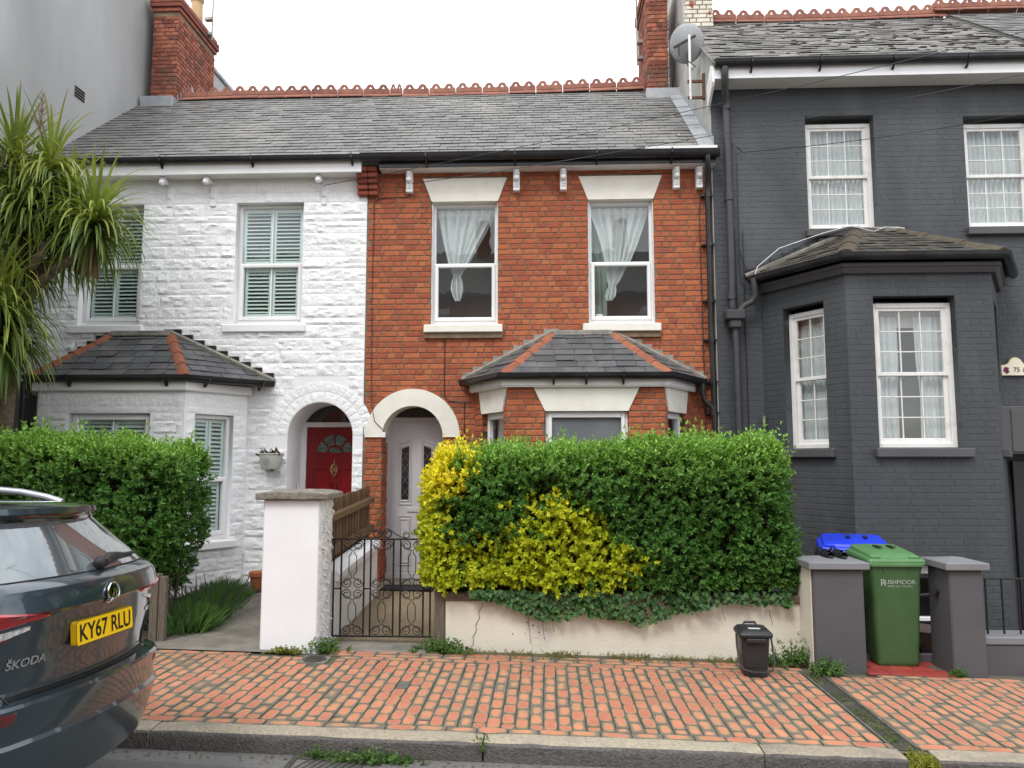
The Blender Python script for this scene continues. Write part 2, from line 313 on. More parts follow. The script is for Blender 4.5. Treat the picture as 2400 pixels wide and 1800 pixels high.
# pavement with pavers
pav = sheet('pavement', -60, 60, 5.30, 7.75, lambda x, y: gz(x)-.016, SAND, 1, 1)
PV = []
def paver_mesh(lx, ly, r):
    b = MB(); h = .014; c = .006
    j = lambda: r.uniform(-.0025, .0025)
    pts = [(-lx/2, -ly/2), (lx/2, -ly/2), (lx/2, ly/2), (-lx/2, ly/2)]; dz = [r.uniform(-.003, .003) for _ in range(4)]
    o = [(x+j(), y+j()) for x, y in pts]
    vs = [(x, y, -.012) for x, y in o]+[(x, y, d-.004) for (x, y), d in zip(o, dz)]+[(x-(c if x > 0 else -c), y-(c if y > 0 else -c), d) for (x, y), d in zip(o, dz)]
    b.add(vs, [(0, 1, 5, 4), (1, 2, 6, 5), (2, 3, 7, 6), (3, 0, 4, 7), (4, 5, 9, 8), (5, 6, 10, 9), (6, 7, 11, 10), (7, 4, 8, 11), (8, 9, 10, 11)])
    b.uv = [(0, 0), (1, 0), (1, 1), (0, 1)]*2+[(.05, .03), (.95, .03), (.95, .97), (.05, .97)]
    return b
rr = random.Random(5)
spec = []                                                   # (cx, cy, lx, ly)
def courses(xa, xb, y0, y1):
    n = round((xb-xa)/.0985); wd = (xb-xa)/n
    for i in range(n):
        cx = xa+(i+.5)*wd; y = y0-(0 if i % 2 else .105)+rr.uniform(-.006, .006)
        while y < y1-.01:
            a, bb = max(y, y0), min(y+.208, y1)
            if bb-a > .035: spec.append((cx+rr.uniform(-.003, .003), (a+bb)/2, wd-.007, bb-a-.0125))
            y += .2085
yk = 5.342
def edging(xa, xb, y, d=.1):
    x = xa
    while x < xb-.02:
        e = min(x+.208, xb); spec.append(((x+e)/2, y+d/2, e-x-.007, d-.006)); x += .208
edging(-9, 2.28, yk); edging(2.44, 7.2, yk)
courses(-9, 2.245, yk+.102, 7.10); courses(2.44, 7.2, yk+.102, 7.06)
edging(-2.1, 2.25, 7.10); edging(-2.0, 2.3, 7.205, .1); edging(-2.0, 2.2, 7.31, .1)
edging(-9, -2.72, 7.10); edging(2.9, 7.2, 7.06)
holes = [(-2.19, -1.97, 6.90, 7.16)]
spec = [s for s in spec if not any(h[0]-s[2]/2 < s[0] < h[1]+s[2]/2 and h[2]-s[3]/2+.02 < s[1] < h[3]+s[3]/2-.02 for h in holes)]
full = [paver_mesh(1, 1, rr) for _ in range(1)]
variants = []
for k in range(8): variants.append(paver_mesh(.0915, .195, rr).mesh('paver', PAVER))
GREYPV = M('grey_replacement_paver', (.14, .125, .11), (.10, .09, .08), 20, .9, .4, 60); BUFFPV = M('buff_replacement_paver', (.30, .25, .16), (.24, .2, .13), 20, .9, .4, 60)
def inview(x, y): return -2.6 < x < 4.4
score = sorted(range(len(spec)), key=lambda i: -(spec[i][2]*spec[i][3]/(spec[i][0]**2+spec[i][1]**2)*(1 if inview(*spec[i][:2]) else 0)))
chosen = set(score[:290]); rest = MB()
for i, (cx, cy, lx, ly) in enumerate(spec):
    z = gz(cx)+rr.uniform(-.002, .002)
    if i in chosen:
        if abs(lx-.0915) < .008 and abs(ly-.195) < .012: me = rr.choice(variants); sc_ = (lx/.0915, ly/.195, 1)
        else: me = paver_mesh(lx, ly, rr).mesh('paver', PAVER); sc_ = (1, 1, 1)
        if (cx+1.18)**2+(cy-6.35)**2 < .006 or (cx+.1)**2+(cy-6.6)**2 < .004: me = me.copy(); me.materials[0] = GREYPV
        elif (cx+1.42)**2+(cy-6.62)**2 < .007: me = me.copy(); me.materials[0] = BUFFPV
        mkobj('paver', me, pav, loc=(cx, cy, z), rot=(rr.uniform(-.006, .006), TILT+rr.uniform(-.008, .008), rr.uniform(-.012, .012)), scl=sc_)
    else:
        pm = paver_mesh(lx, ly, rr); rest.add([(x+cx, y+cy, q+z-SL*x) for x, y, q in pm.v], pm.f); rest.uv += pm.uv
rest.obj('paver_field', PAVER, pav, kind='stuff')
# drainage channel across the pavement
b = MB(); b.quad((2.255, 5.345, gz(2.25)-.012), (2.43, 5.345, gz(2.43)-.012), (2.43, 7.2, gz(2.43)-.012), (2.255, 7.2, gz(2.25)-.012))
ch = b.obj('drain_channel', M('channel_silt', (.055, .05, .043), (.085, .10, .035), 9, .95, .8, 50, lo=.5, hi=.62), pav)
for x in (2.262, 2.425): MB().box(x-.006, x+.006, 5.36, 7.15, -.02, .003, T=lambda p: (p[0], p[1], p[2]+gz(p[0]))).obj('steel_edge', STEEL, ch)
# round water meter cover
b = MB(); b.mat(CONC).box(-.12, .12, -.115, .115, -.03, .002); b.mat(IRON).lathe([(.105, -.01), (.105, .010), (.098, .013), (.09, .011), (.001, .011)], n=28)
for q in range(-3, 4): b.box(-.07, .07, q*.022-.004, q*.022+.004, .010, .0145)
b.obj('meter_cover', None, pav, 40, loc=(-2.08, 7.03, gz(-2.08)), rot=(0, TILT, 0))
# road gully grate
gx, gy = -1.40, 4.93
b = MB(); b.mat(IRON)
for a in ((-.24, .24, -.2, -.165), (-.24, .24, .165, .2), (-.24, -.205, -.165, .165), (.205, .24, -.165, .165)): b.box(a[0], a[1], a[2], a[3], -.04, .006, .003)
gr = b.obj('drain_grate', None, road, loc=(gx, gy, roadz(gx, gy)+.004), rot=(0, TILT, 0), label='cast iron gully grate')
for i in range(9):
    x = -.182+.0455*i; MB().box(x-.011, x+.011, -.165, .165, -.035, .003, .003, T=lambda p: (p[0]+gx+(p[1])*.35, p[1]+gy, p[2]+roadz(gx, gy)+.004)).obj('grate_bar', IRON, gr).matrix_parent_inverse = Matrix.LocRotScale(gr.location, gr.rotation_euler, None).inverted()
MB().box(gx-.25, gx+.25, gy-.21, gy+.21, -.6, -.05, T=lambda p: (p[0], p[1], p[2]+roadz(gx, gy))).obj('gully_pit', DARK, road)
# front gardens and paths
GZ = 0.20
sheet('white_house_path', -3.95, -2.28, 7.203, 10.4, lambda x, y: gz(x)+.008+.05*max(0, (y-7.9)), CONC, 4, 8)
sheet('white_house_garden', -9, -3.72, 7.5, 10.4, lambda x, y: .10+.02*(y-7.5), SOIL, 2, 2)
sheet('gravel_path', -2.15, -.95, 7.72, 10.7, lambda x, y: gz(x)+.015+.056*max(0, y-7.75), GRAV, 6, 12)
b = MB().box(-2.13, -1.0, 7.38, 7.74, -.1, .012, .01, T=lambda p: (p[0], p[1], p[2]+gz(p[0]))); b.obj('concrete_threshold', CONC, pav)
sheet('brick_house_garden', -1.0, 2.3, 7.7, 10.6, lambda x, y: .42, SOIL, 2, 2)
REDT = M('red_tile_paint', (.36, .05, .035), (.24, .045, .035), 8, .6, .25, 30, .15, c3=(.16, .06, .045), sc3=5, lo3=.62, hi3=.8)
rt = sheet('red_tiled_path', 2.84, 3.62, 7.14, 8.6, lambda x, y: gz(x)+.002, SAND, 1, 1)
for j in range(6):
    for i in range(4):
        x = 2.85+i*.19+(.095 if j % 2 else 0); y = 7.15+j*.2
        if x+.18 > 3.62: continue
        MB().box(x, x+.184, y, y+.193, -.02, .012+rr.uniform(-.001, .002), .004, T=lambda p: (p[0], p[1], p[2]+gz(p[0]))).obj('tile', REDT, rt)
sheet('sunken_yard', 2.3, 7, 7.4, 10.4, lambda x, y: -.95, CONC, 1, 1)
# ramps of soil behind walls so nothing is open
MB().box(2.84, 3.62, 7.14, 8.6, -1.0, -.1).obj('path_base', SOIL, rt)
# ================================================================= HOUSES: shared builders
def sub_int(iv, cuts):
    for a, b in cuts:
        o = []
        for p, q in iv:
            if b <= p or a >= q: o.append((p, q)); continue
            if a > p: o.append((p, a))
            if b < q: o.append((b, q))
        iv = o
    return iv
def brick_rows(recs, fr, u0, u1, z0, z1, cut, course=.075, vis=lambda u, z: True, seed=0, L=.215, H=.1025, jit=.004):
    r = random.Random(seed); n = int((z1-z0)/course); per = L+H+.02
    for k in range(n):
        z = z0+(k+.5)*course
        for a, b in sub_int([(u0, u1)], cut(z)):
            u = u0-((.17 if k % 2 else .0)+r.uniform(0, .05))-per; hd = 0
            while u < b:
                l = H if hd else L
                if r.random() < .12: l = L if hd else H
                p, q = max(u, a+.001), min(u+l, b-.001); u += l+.01; hd = 1-hd
                if q-p > .035: recs.append((fr, (p+q)/2, z+r.uniform(-.0015, .0015), q-p, course-.0105+r.uniform(-.0015, .0015), vis((p+q)/2, z)))
def brick_mesh(L, h, r, d0=-.008, d1=.09, c=.007):
    b = MB(); j = lambda s=.0022: r.uniform(-s, s); n = 4
    fz = []; o = []
    for i in range(n+1):                                     # slightly worn arrises
        x = -L/2+L*i/n
        o.append((x+(j() if i in (0, n) else 0), -h/2+j(), h/2+j()))
    vs = []; 
    for i, (x, a, t) in enumerate(o):
        e = c if i in (0, n) else 0; sx = e if i == 0 else -e
        y = d0+j(.0015)
        vs += [(x, d1, a), (x, d0+.007, a), (x+sx, y, a+c), (x+sx, y, t-c), (x, d0+.007, t), (x, d1, t)]
    fs = []
    for i in range(n):
        A = i*6; B = A+6
        fs += [(A+k, B+k, B+k+1, A+k+1) for k in range(5)]
    fs += [(0, 1, 2, 3, 4, 5), tuple(n*6+k for k in (5, 4, 3, 2, 1, 0))]
    b.add(vs, fs); return b
def build_bricks(recs, wall, mat, name='brick', nmax=290, seed=0, rest_name='brick_courses', **kw):
    r = random.Random(seed); sc = []
    for i, (fr, u, z, L, h, v) in enumerate(recs):
        x, y, _ = fr((u, 0, z)); sc.append(((L*h/(x*x+y*y)) if v else 0, i))
    pick = set(i for s, i in sorted(sc, reverse=True)[:nmax] if s > 0); var = {}
    rest = MB()
    for i, (fr, u, z, L, h, v) in enumerate(recs):
        if i in pick:
            key = round(L, 2); lst = var.setdefault(key, [])
            if len(lst) < 5: lst.append((brick_mesh(key, .0645, r, **kw).mesh(name, mat)))
            mkobj(name, r.choice(lst), wall, loc=fr((u, 0, z)), rot=(0, 0, fr.a), scl=(L/key, 1, h/.0645))
        else:
            m = brick_mesh(L, h, r, **kw); rest.add([fr((p[0]+u, p[1], p[2]+z)) for p in m.v], m.f)
    if rest.v: rest.obj(rest_name, mat, wall, kind='stuff')
def slates(parent, O, e, s, T, lim, mat, g=.15, wd=.255, nmax=290, seed=0, thick=.007, jit=.004, gap=.0035, name='slate', skip=lambda p: False):
    """lay slates on a facet: O eave origin, e unit along eave, s unit up the slope, T slope length, lim(t)->(u0,u1)"""
    r = random.Random(seed); O = Vector(O); e = Vector(e).normalized(); s = Vector(s).normalized(); n = e.cross(s).normalized()
    if n.z < 0: n = -n
    recs = []; t = 0; k = 0
    while t < T-.02:
        t1 = min(t+g*1.25, T); a0, b0 = lim(t); a1, b1 = lim(t1)
        u = min(a0, a1)-wd*(.5 if k % 2 else 0)-r.uniform(0, .03)
        while u < max(b0, b1):
            q = u+wd*r.uniform(.96, 1.04)
            c = [min(max(x, a0), b0) for x in (u+gap, q-gap)]+[min(max(x, a1), b1) for x in (q-gap, u+gap)]
            if (c[1]-c[0]) > .02 or (c[2]-c[3]) > .02: recs.append((t, t1, c))
            u = q
        t += g; k += 1
    rest = MB(); objs = []
    recs = [q for q in recs if not skip(O+e*(sum(q[2])/4)+s*q[0])]
    cnt = 0
    for i, (t, t1, c) in enumerate(recs):
        dz = r.uniform(-jit, jit); h = [.020+dz, .020+dz+r.uniform(-.003, .003), .007, .007]; dt = r.uniform(-.012, .008)
        P = lambda u, tt, hh: O+e*u+s*tt+n*hh
        top = [P(c[0], t+dt, h[0]), P(c[1], t+dt+r.uniform(-.004, .004), h[1]), P(c[2], t1, h[2]), P(c[3], t1, h[3])]
        bot = [p-n*thick for p in top]
        b = MB(); b.add(top+bot, [(0, 1, 2, 3), (4, 7, 6, 5), (0, 4, 5, 1), (1, 5, 6, 2), (3, 2, 6, 7), (0, 3, 7, 4)])
        if cnt < nmax and len(recs)-i > 0: b.obj(name, mat, parent); cnt += 1
        else: rest.add(b.v, b.f)
    if rest.v: rest.obj(name+'_courses', mat, parent, kind='stuff')
def sweep(mb, path, prof, n=None):
    """profile (y outward, z) swept along a horizontal polyline, mitred"""
    P = [Vector((p[0], p[1])) for p in path]; k = len(P); m = len(prof); vs = []
    for i in range(k):
        d0 = (P[i]-P[i-1]).normalized() if i else (P[1]-P[0]).normalized(); d1 = (P[i+1]-P[i]).normalized() if i < k-1 else d0
        n0 = Vector((d0.y, -d0.x)); n1 = Vector((d1.y, -d1.x)); nn = (n0+n1).normalized(); nn = nn/max(.3, nn.dot(n0))
        z = path[i][2]
        vs += [(P[i].x+nn.x*a, P[i].y+nn.y*a, z+h) for a, h in prof]
    fs = [(i*m+j, (i+1)*m+j, (i+1)*m+(j+1) % m, i*m+(j+1) % m) for i in range(k-1) for j in range(m)]+[tuple(range(m)), tuple(range(k*m-1, (k-1)*m-1, -1))]
    mb.add(vs, fs); return mb
GUT = [(0, .0), (.0, -.03), (.012, -.062), (.04, -.082), (.07, -.082), (.098, -.062), (.112, -.03), (.112, .004), (.118, .008), (.118, -.0), (.106, -.03), (.092, -.055), (.066, -.073), (.044, -.073), (.018, -.055), (.007, -.028), (.007, 0)]
def gutter(path, parent, mat=BLACKP, sc=1.0, brackets=(), name='gutter'):
    b = sweep(MB(), path, [(a*sc, z*sc) for a, z in GUT]); g = b.obj(name, mat, parent, 50)
    for (x, y, z, ang) in brackets:
        f = Frame(x, y, ang); q = MB(); q.prism([(-.0, -.02), (-.0, -.13*sc), (-.05*sc, -.10*sc), (-.122*sc, -.03), (-.122*sc, .012), (-.128*sc, .012), (-.128*sc, -.05), (-.06*sc, -.108*sc), (-.02, -.15*sc), (.004, -.15*sc), (.004, -.02)], -.012, .012, 0, T=lambda p: f((p[0], p[1], p[2]+z)))
        q.obj('gutter_bracket', mat, g)
    return g
def room(fr, u0, u1, z0, z1, d, dep, parent, mat=ROOM):
    b = MB(); q = [fr((u, dd, z)) for u in (u0, u1) for dd in (d, d+dep) for z in (z0, z1)]
    b.add(q, [(2, 3, 7, 6), (0, 1, 3, 2), (4, 6, 7, 5), (0, 2, 6, 4), (1, 5, 7, 3)]); return b.obj('room_interior', mat, parent)
def members(b, u0, u1, z0, z1, d0, d1, t, tb=None, tt=None, bv=.006, T=None):
    tb = tb or t; tt = tt or t
    b.box(u0, u0+t, d0, d1, z0, z1, bv, T); b.box(u1-t, u1, d0, d1, z0, z1, bv, T)
    b.box(u0+t-.001, u1-t+.001, d0+.001, d1-.001, z0, z0+tb, bv, T); b.box(u0+t-.001, u1-t+.001, d0+.001, d1-.001, z1-tt, z1, bv, T)
def pane(fr, u0, u1, z0, z1, d, parent, mat=None):
    MB().add([fr(p) for p in ((u0, d, z0), (u1, d, z0), (u1, d, z1), (u0, d, z1))], [(0, 1, 2, 3)]).obj('pane', mat or GLASS, parent)
NETM = bpy.data.materials.new('net_curtain'); NETM.use_nodes = True
def _net():
    t = NETM.node_tree; N = t.nodes; K = t.links.new; b = N['Principled BSDF']; b.inputs['Base Color'].default_value = (.74, .80, .79, 1); b.inputs['Roughness'].default_value = .9
    tr = N.new('ShaderNodeBsdfTransparent'); tl = N.new('ShaderNodeBsdfTranslucent'); tl.inputs[0].default_value = (.86, .87, .84, 1); m1 = N.new('ShaderNodeMixShader'); m1.inputs[0].default_value = .12
    K(b.outputs[0], m1.inputs[1]); K(tl.outputs[0], m1.inputs[2]); m2 = N.new('ShaderNodeMixShader'); m2.inputs[0].default_value = .72; K(tr.outputs[0], m2.inputs[1]); K(m1.outputs[0], m2.inputs[2]); K(m2.outputs[0], N['Material Output'].inputs[0])
_net(); MATS['net'] = NETM
def drape(fr, prof, d, parent, n=60, pl=9, amp=.03, seed=0, name='curtain', mat=None):
    """hanging cloth: prof = [(z, u_centre, half_width)], pleated"""
    r = random.Random(seed); ph = [r.uniform(0, 6) for _ in range(4)]; b = MB(); k = len(prof)
    for z, c, h in prof:
        for i in range(n+1):
            s = i/n*2-1; a = amp*min(1, .3+abs(h)*2.2)
            b.v.append(fr((c+h*s+.008*sin(7*s+z*3), d+a*(sin(pl*pi*s+ph[0])+.5*sin(pl*1.7*pi*s+ph[1]+z)), z)))
    b.f = [(j*(n+1)+i, j*(n+1)+i+1, (j+1)*(n+1)+i+1, (j+1)*(n+1)+i) for j in range(k-1) for i in range(n)]; b.mi = [0]*len(b.f)
    b.obj(name, mat or NETM, parent, 180)
def sillbox(fr, u0, u1, z0, z1, d0, d1, mat, parent, bv=.01): MB().box(u0, u1, d0, d1, z0, z1, bv, fr).obj('sill', mat, parent)
SLATM = {}
def shutters(fr, u0, u1, z0, z1, d, parent, cols=2):
    wd = (u1-u0)/cols; b = MB()
    for c in range(cols):
        a = u0+c*wd; members(b, a+.003, a+wd-.003, z0, z1, d, d+.028, .042, .05, .05, .003, fr)
    p = b.obj('shutter', SHUT, parent)
    key = round(wd, 3)
    if key not in SLATM: SLATM[key] = MB().box(-(wd-.09)/2, (wd-.09)/2, -.03, .03, -.004, .004, .002).mesh('slat', SHUT)
    for c in range(cols):
        n = int((z1-z0-.1)/.052)
        for i in range(n):
            z = z0+.05+(i+.5)*(z1-z0-.1)/n
            mkobj('slat', SLATM[key], p, loc=fr((u0+(c+.5)*wd, d+.016, z)), rot=(.62, 0, fr.a))
def upvc(fr, u0, u1, z0, z1, parent, d=.09, zt=None, ft=.05, cill=.07, vbar=False, shut=None, mat=None, sash=True, glass_=None, roomd=.9, rm=None):
    mat = mat or UPVC; b = MB(); members(b, u0, u1, z0, z1, d, d+.075, ft, cill, ft, .007, fr)
    if zt: b.box(u0+ft-.001, u1-ft+.001, d+.002, d+.072, zt-.022, zt+.022, .005, fr)
    w_ = b.obj('window', mat, parent)
    zl = zt if zt else z1
    a = ft*.75; s = MB(); lo = (u0+a, u1-a, z0+cill*.85, (zt+.012) if zt else z1-ft*.6); members(s, *lo, d-.018, d+.05, .05, .055, .05, .009, fr); so = s.obj('sash', mat, w_)
    gp = []
    if zt: gp.append((u0+ft, u1-ft, zt+.022, z1-ft, w_))
    gp.append((lo[0]+.05, lo[1]-.05, lo[2]+.055, lo[3]-.05, so))
    for (a0, a1, c0, c1, p) in gp:
        if vbar:
            m_ = a0+(a1-a0)*.5; pane(fr, a0-.004, m_, c0-.004, c1+.004, d+.03, p, glass_); pane(fr, m_, a1+.004, c0-.004, c1+.004, d+.03, p, glass_); MB().box(m_-.009, m_+.009, d+.022, d+.038, c0, c1, .002, fr).obj('glazing_bar', mat, p)
        else: pane(fr, a0-.004, a1+.004, c0-.004, c1+.004, d+.03, p, glass_)
    for (a0, a1, c0, c1, p) in gp:
        if shut: shutters(fr, a0-.0, a1+.0, c0, c1, d+.055, p)
    if roomd: room(fr, u0-.03, u1+.03, z0-.03, z1+.03, d+.06, roomd, w_, rm or ROOM)
    return w_
def sashwin(fr, u0, u1, z0, z1, parent, d=.1, cols=3, rows=3, mat=None, bars=True):
    mat = mat or UPVCOLD; b = MB(); members(b, u0, u1, z0, z1, d, d+.10, .062, .06, .06, .007, fr); w_ = b.obj('window', mat, parent); zm = (z0+z1)/2+.01
    for nm, c0, c1, dd in (('upper_sash', zm-.02, z1-.05, d+.015), ('lower_sash', z0+.055, zm+.025, d+.045)):
        s = MB(); a0, a1 = u0+.056, u1-.056; t = .052; members(s, a0, a1, c0, c1, dd, dd+.04, t, .06 if nm[0] == 'l' else .045, .045, .005, fr)
        g0, g1, h0, h1 = a0+t, a1-t, c0+(.06 if nm[0] == 'l' else .045), c1-.045
        for i in range(1, cols): u = g0+(g1-g0)*i/cols; s.box(u-.007, u+.007, dd+.01, dd+.03, h0-.002, h1+.002, .003, fr)
        for i in range(1, rows): z = h0+(h1-h0)*i/rows; s.box(g0-.002, g1+.002, dd+.011, dd+.029, z-.007, z+.007, .003, fr)
        so = s.obj(nm, mat, w_)
        for i in range(cols):
            for j in range(rows): pane(fr, g0+(g1-g0)*i/cols, g0+(g1-g0)*(i+1)/cols, h0+(h1-h0)*j/rows, h0+(h1-h0)*(j+1)/rows, dd+.02, so)
    room(fr, u0-.03, u1+.03, z0-.03, z1+.03, d+.09, .9, w_)
    return w_
def trefoil_tile():
    l = .456; o = [(0, -.06), (l, -.06), (l, .03)]
    for c in (l*.75, l*.25): o += [(c+.104, .05)]+arc(c, .062, .072, .10, pi-.10, 12)+[(c-.104, .05)]
    o += [(0, .03)]
    h = []
    for c in (l*.25, l*.75): h.append([(c+.021*(1+.42*cos(3*(t-pi/2)))*cos(t)*1.0, .066+.021*(1+.42*cos(3*(t-pi/2)))*sin(t)) for t in [2*pi*i/24 for i in range(24)]])
    me = from_curve('ridge_tile', [o]+h, .022, TERRALIGHT)
    b = MB(); b.v = [tuple(v.co) for v in me.vertices]; b.f = [tuple(p.vertices) for p in me.polygons]; b.mi = [0]*len(b.f)
    b.v = [(x, y-.011, z) for x, y, z in b.v]
    for s_ in (-1, 1):
        b.add([(0, 0, -.025), (l, 0, -.025), (l, s_*.10, -.11), (0, s_*.10, -.11), (0, 0, -.043), (l, 0, -.043), (l, s_*.10, -.128), (0, s_*.10, -.128)], [(0, 1, 2, 3), (4, 7, 6, 5), (3, 2, 6, 7), (0, 3, 7, 4), (1, 5, 6, 2)])
    b.add([(0, -.02, -.03), (l, -.02, -.03), (l, 0, -.012), (0, 0, -.012)], [(0, 1, 2, 3)])
    return b.mesh('ridge_tile', TERRALIGHT)
RIDGE = trefoil_tile()
def ridge(parent, x0, x1, y, zf, seed=1):
    r = random.Random(seed); x = x0
    while x < x1-.05:
        z = zf(x); dz = zf(x+.46)-z
        mkobj('ridge_tile', RIDGE, parent, loc=(x, y, z+r.uniform(-.006, .006)), rot=(r.uniform(-.03, .03), -atan(dz/.46)+r.uniform(-.008, .008), 0), scl=(min(1, (x1-x)/.46), 1, 1)); x += .464
def hip_tiles(parent, p, q, mat, n, wd=.085, seed=0):
    """line of angled hip tiles from eave corner p up to q"""
    r = random.Random(seed); p = Vector(p); q = Vector(q); d = (q-p).normalized(); side = d.cross(Vector((0, 0, 1))).normalized(); up = side.cross(d)
    L_ = (q-p).length/n
    for i in range(n):
        a = p+d*(L_*i-.02); b_ = p+d*(L_*(i+1)-.004); lift = .012; vs = []
        for c, e in ((a, lift+.012), (b_, lift)):
            w2 = wd*r.uniform(.96, 1.04)
            vs += [c-side*w2-up*.045+up*e, c-side*w2*.45+up*(e+.012), c+up*(e+.028), c+side*w2*.45+up*(e+.012), c+side*w2-up*.045+up*e, c+side*w2*.9-up*.06+up*e, c+up*(e+.005), c-side*w2*.9-up*.06+up*e]
        MB().add(vs, [(j, j+8, (j+1) % 8+8, (j+1) % 8) for j in range(8)]+[tuple(range(8)), tuple(range(15, 7, -1))]).obj('hip_tile', mat, parent, 30)
def bay_roof(parent, A, B, C_, D, P, Q, wallY, mat, hipm, flash, g=.16, wd=.25, seed=0, nhip=4, hw=.085, ridgecap=True):
    """A,D at the wall; B,C front eave corners; P,Q tops at the wall"""
    A, B, C_, D, P, Q = [Vector(v) for v in (A, B, C_, D, P, Q)]
    b = MB(); b.add([A, B, C_, D, P, Q], [(1, 2, 5, 4), (0, 1, 4), (2, 3, 5), (0, 4, 5, 3), (0, 3, 2, 1)]); rf = b.obj('bay_roof', mat, parent)
    def facet(a, c, t0, t1, sd):                            # eave a->c, top t0..t1
        e = (c-a).normalized(); W = (c-a).length
        n = e.cross((t0-a)).normalized(); s = n.cross(e).normalized()
        if s.z < 0: s = -s
        T = max((t0-a).dot(s), (t1-a).dot(s)); u0 = (t0-a).dot(e); u1 = (t1-a).dot(e)
        slates(rf, a, e, s, T, lambda t: (u0*min(t/T, 1), W+(u1-W)*min(t/T, 1)), mat, g, wd, 80, sd, gap=.0055, jit=.006)
    facet(B, C_, P, Q, seed)
    facet(A, B, P, P, seed+1); facet(C_, D, Q, Q, seed+2)
    hip_tiles(rf, B, P, hipm, nhip, hw, seed=seed); hip_tiles(rf, C_, Q, hipm, nhip, hw, seed=seed+5)
    up = Vector((0, 0, 1))
    if ridgecap: MB().box(P.x-.02, Q.x+.02, wallY-.10, wallY+.02, P.z-.04, P.z+.035, .01).obj('top_flashing', LEADOLD, rf)
    for (a, t) in ((A, P), (D, Q)):                        # fillet and stepped flashing against the wall
        d = (t-a); n = 9; L_ = d.length
        MB().tube([a+d*(i/10)+Vector((0, -.02, .03)) for i in range(11)], .035, 6).obj('mortar_fillet', LEADOLD, rf)
        for i in range(n):
            p = a+d*((i+.15)/n); z0 = p.z+.02; x_ = p.x; w2 = abs(d.x)/n*1.35
            s_ = 1 if d.x > 0 else -1
            xa, xb = sorted((x_-s_*.02, x_+s_*w2)); ya = wallY-.016-.0012*i
            b = MB(); b.box(xa, xb, ya, wallY+.01, z0-.03, z0+.105, .004, T=lambda p: p); b.obj('step_flashing', flash, rf)
    return rf
# ================================================================= RED BRICK HOUSE
FY = 10.3; F0 = Frame(0, FY)
bh = thing('terraced_house', 'red brick terraced house with cream arch over a pale grey front door', 'house', (0, FY, .2), 'terraced houses along the street')
W1, W2 = (-1.56, -.645, 3.64, 5.385), (.592, 1.482, 3.64, 5.385)
AX, AZ, AI, AO = -1.79, 2.145, .412, .642
e = .006
archhole = [(AX-AI-e, -.7), (AX+AI+e, -.7)]+arc(AX, AZ, AI+.1, 0, pi, 20)
wall = mkobj('wall', from_curve('wall', [rect(-2.458, 2.275, -.6, 5.93)]+[rect(a-e, b+e, c-e, d+e) for a, b, c, d in (W1, W2)]+[[(AX-AI-e, -.5), (AX+AI+e, -.5), (AX+AI+e, AZ)]+arc(AX, AZ, AI+.1, 0, pi, 20)+[(AX-AI-e, AZ)]], .26, MORTAR, F0), bh)
BX = dict(xl=-.95, xlc=-.485, xrc=1.465, xr=1.93, yf=9.49)
def cut_main(z):
    c = []
    if 3.6 < z < 5.385: c += [W1[:2], W2[:2]]
    if 5.385 <= z < 5.715:
        k = .125*(z-5.385)/.33; c += [(W1[0]-k+.012, W1[1]+k-.012), (W2[0]-k+.012, W2[1]+k-.012)]
    if z < AZ: c.append((AX-AI, AX+AI))
    elif z < AZ+AO: h = sqrt(max(0, (AO-.012)**2-(z-AZ)**2)); c.append((AX-h, AX+h))
    if z < 2.78: c.append((BX['xl']+.01, BX['xr']-.01))
    return c
recs = []
brick_rows(recs, F0, -2.445, 2.262, .05, 5.86, cut_main, seed=1, vis=lambda u, z: not (z < 2 and u > -1.25))
bayp = [(BX['xl'], FY), (BX['xlc'], BX['yf']), (BX['xrc'], BX['yf']), (BX['xr'], FY)]
bf = [Frame.between(bayp[i], bayp[i+1]) for i in range(3)]
win_u = [(.25, .86), (.48, 1.50), (.08, .69)]; wz = (.95, 2.43)
for i, f in enumerate(bf):
    a, b_ = win_u[i]
    mkobj('bay_wall', from_curve('bay_wall', [rect(0, f.len, 0, 2.80), rect(a-e, b_+e, wz[0], wz[1]+e)], .12, MORTAR, f), bh)
    def cut_b(z, a=a, b_=b_):
        if wz[0] < z < wz[1]: return [(a, b_)]
        if wz[1] <= z: k = .15*(z-wz[1])/.30; return [(a-k+.012, b_+k-.012)]
        return []
    brick_rows(recs, f, .0, f.len-.0, .4, 2.78, cut_b, seed=20+i, vis=lambda u, z: z > 1.95)
for jx, an in ((AX-AI, pi/2),):
    brick_rows(recs, Frame(jx, FY+.03, an), 0, .30, .05, AZ, lambda z: [], seed=33)
brick_rows(recs, Frame(AX+AI, FY+.34, -pi/2), 0, .30, .05, AZ, lambda z: [], seed=34, vis=lambda u, z: False)
build_bricks(recs, wall, BRICK, seed=2)
# lintels, sills, arch
def lintel(f, a, b_, z0, z1, k, par, d0=-.022):
    MB().prism([(a, z0), (b_, z0), (b_+k, z1), (a-k, z1)], d0, .11, 1, T=f).obj('lintel', CREAM, par)
for q in (W1, W2):
    lintel(F0, q[0], q[1], 5.385, 5.715, .125, wall)
    sillbox(F0, q[0]-.085, q[1]+.07, 3.548, 3.655, -.085, .14, CREAM, wall)
    MB().box(q[0]-.08, q[1]+.065, -.05, .1, 3.47, 3.545, .004, F0).obj('sill_shadow_course', MORTAR, wall)
for i, f in enumerate(bf): lintel(f, win_u[i][0], win_u[i][1], wz[1], 2.74, .15 if i == 1 else .09, wall)
ring = [(AX+AO, AZ)]+arc(AX, AZ, AO, 0, pi, 28)[1:]+[(AX-AI, AZ)]+arc(AX, AZ, AI, pi, 0, 24)[1:]
am = from_curve('door_arch', [ring], .36, CREAM, Frame(0, FY-.03)); mkobj('door_arch', am, bh)
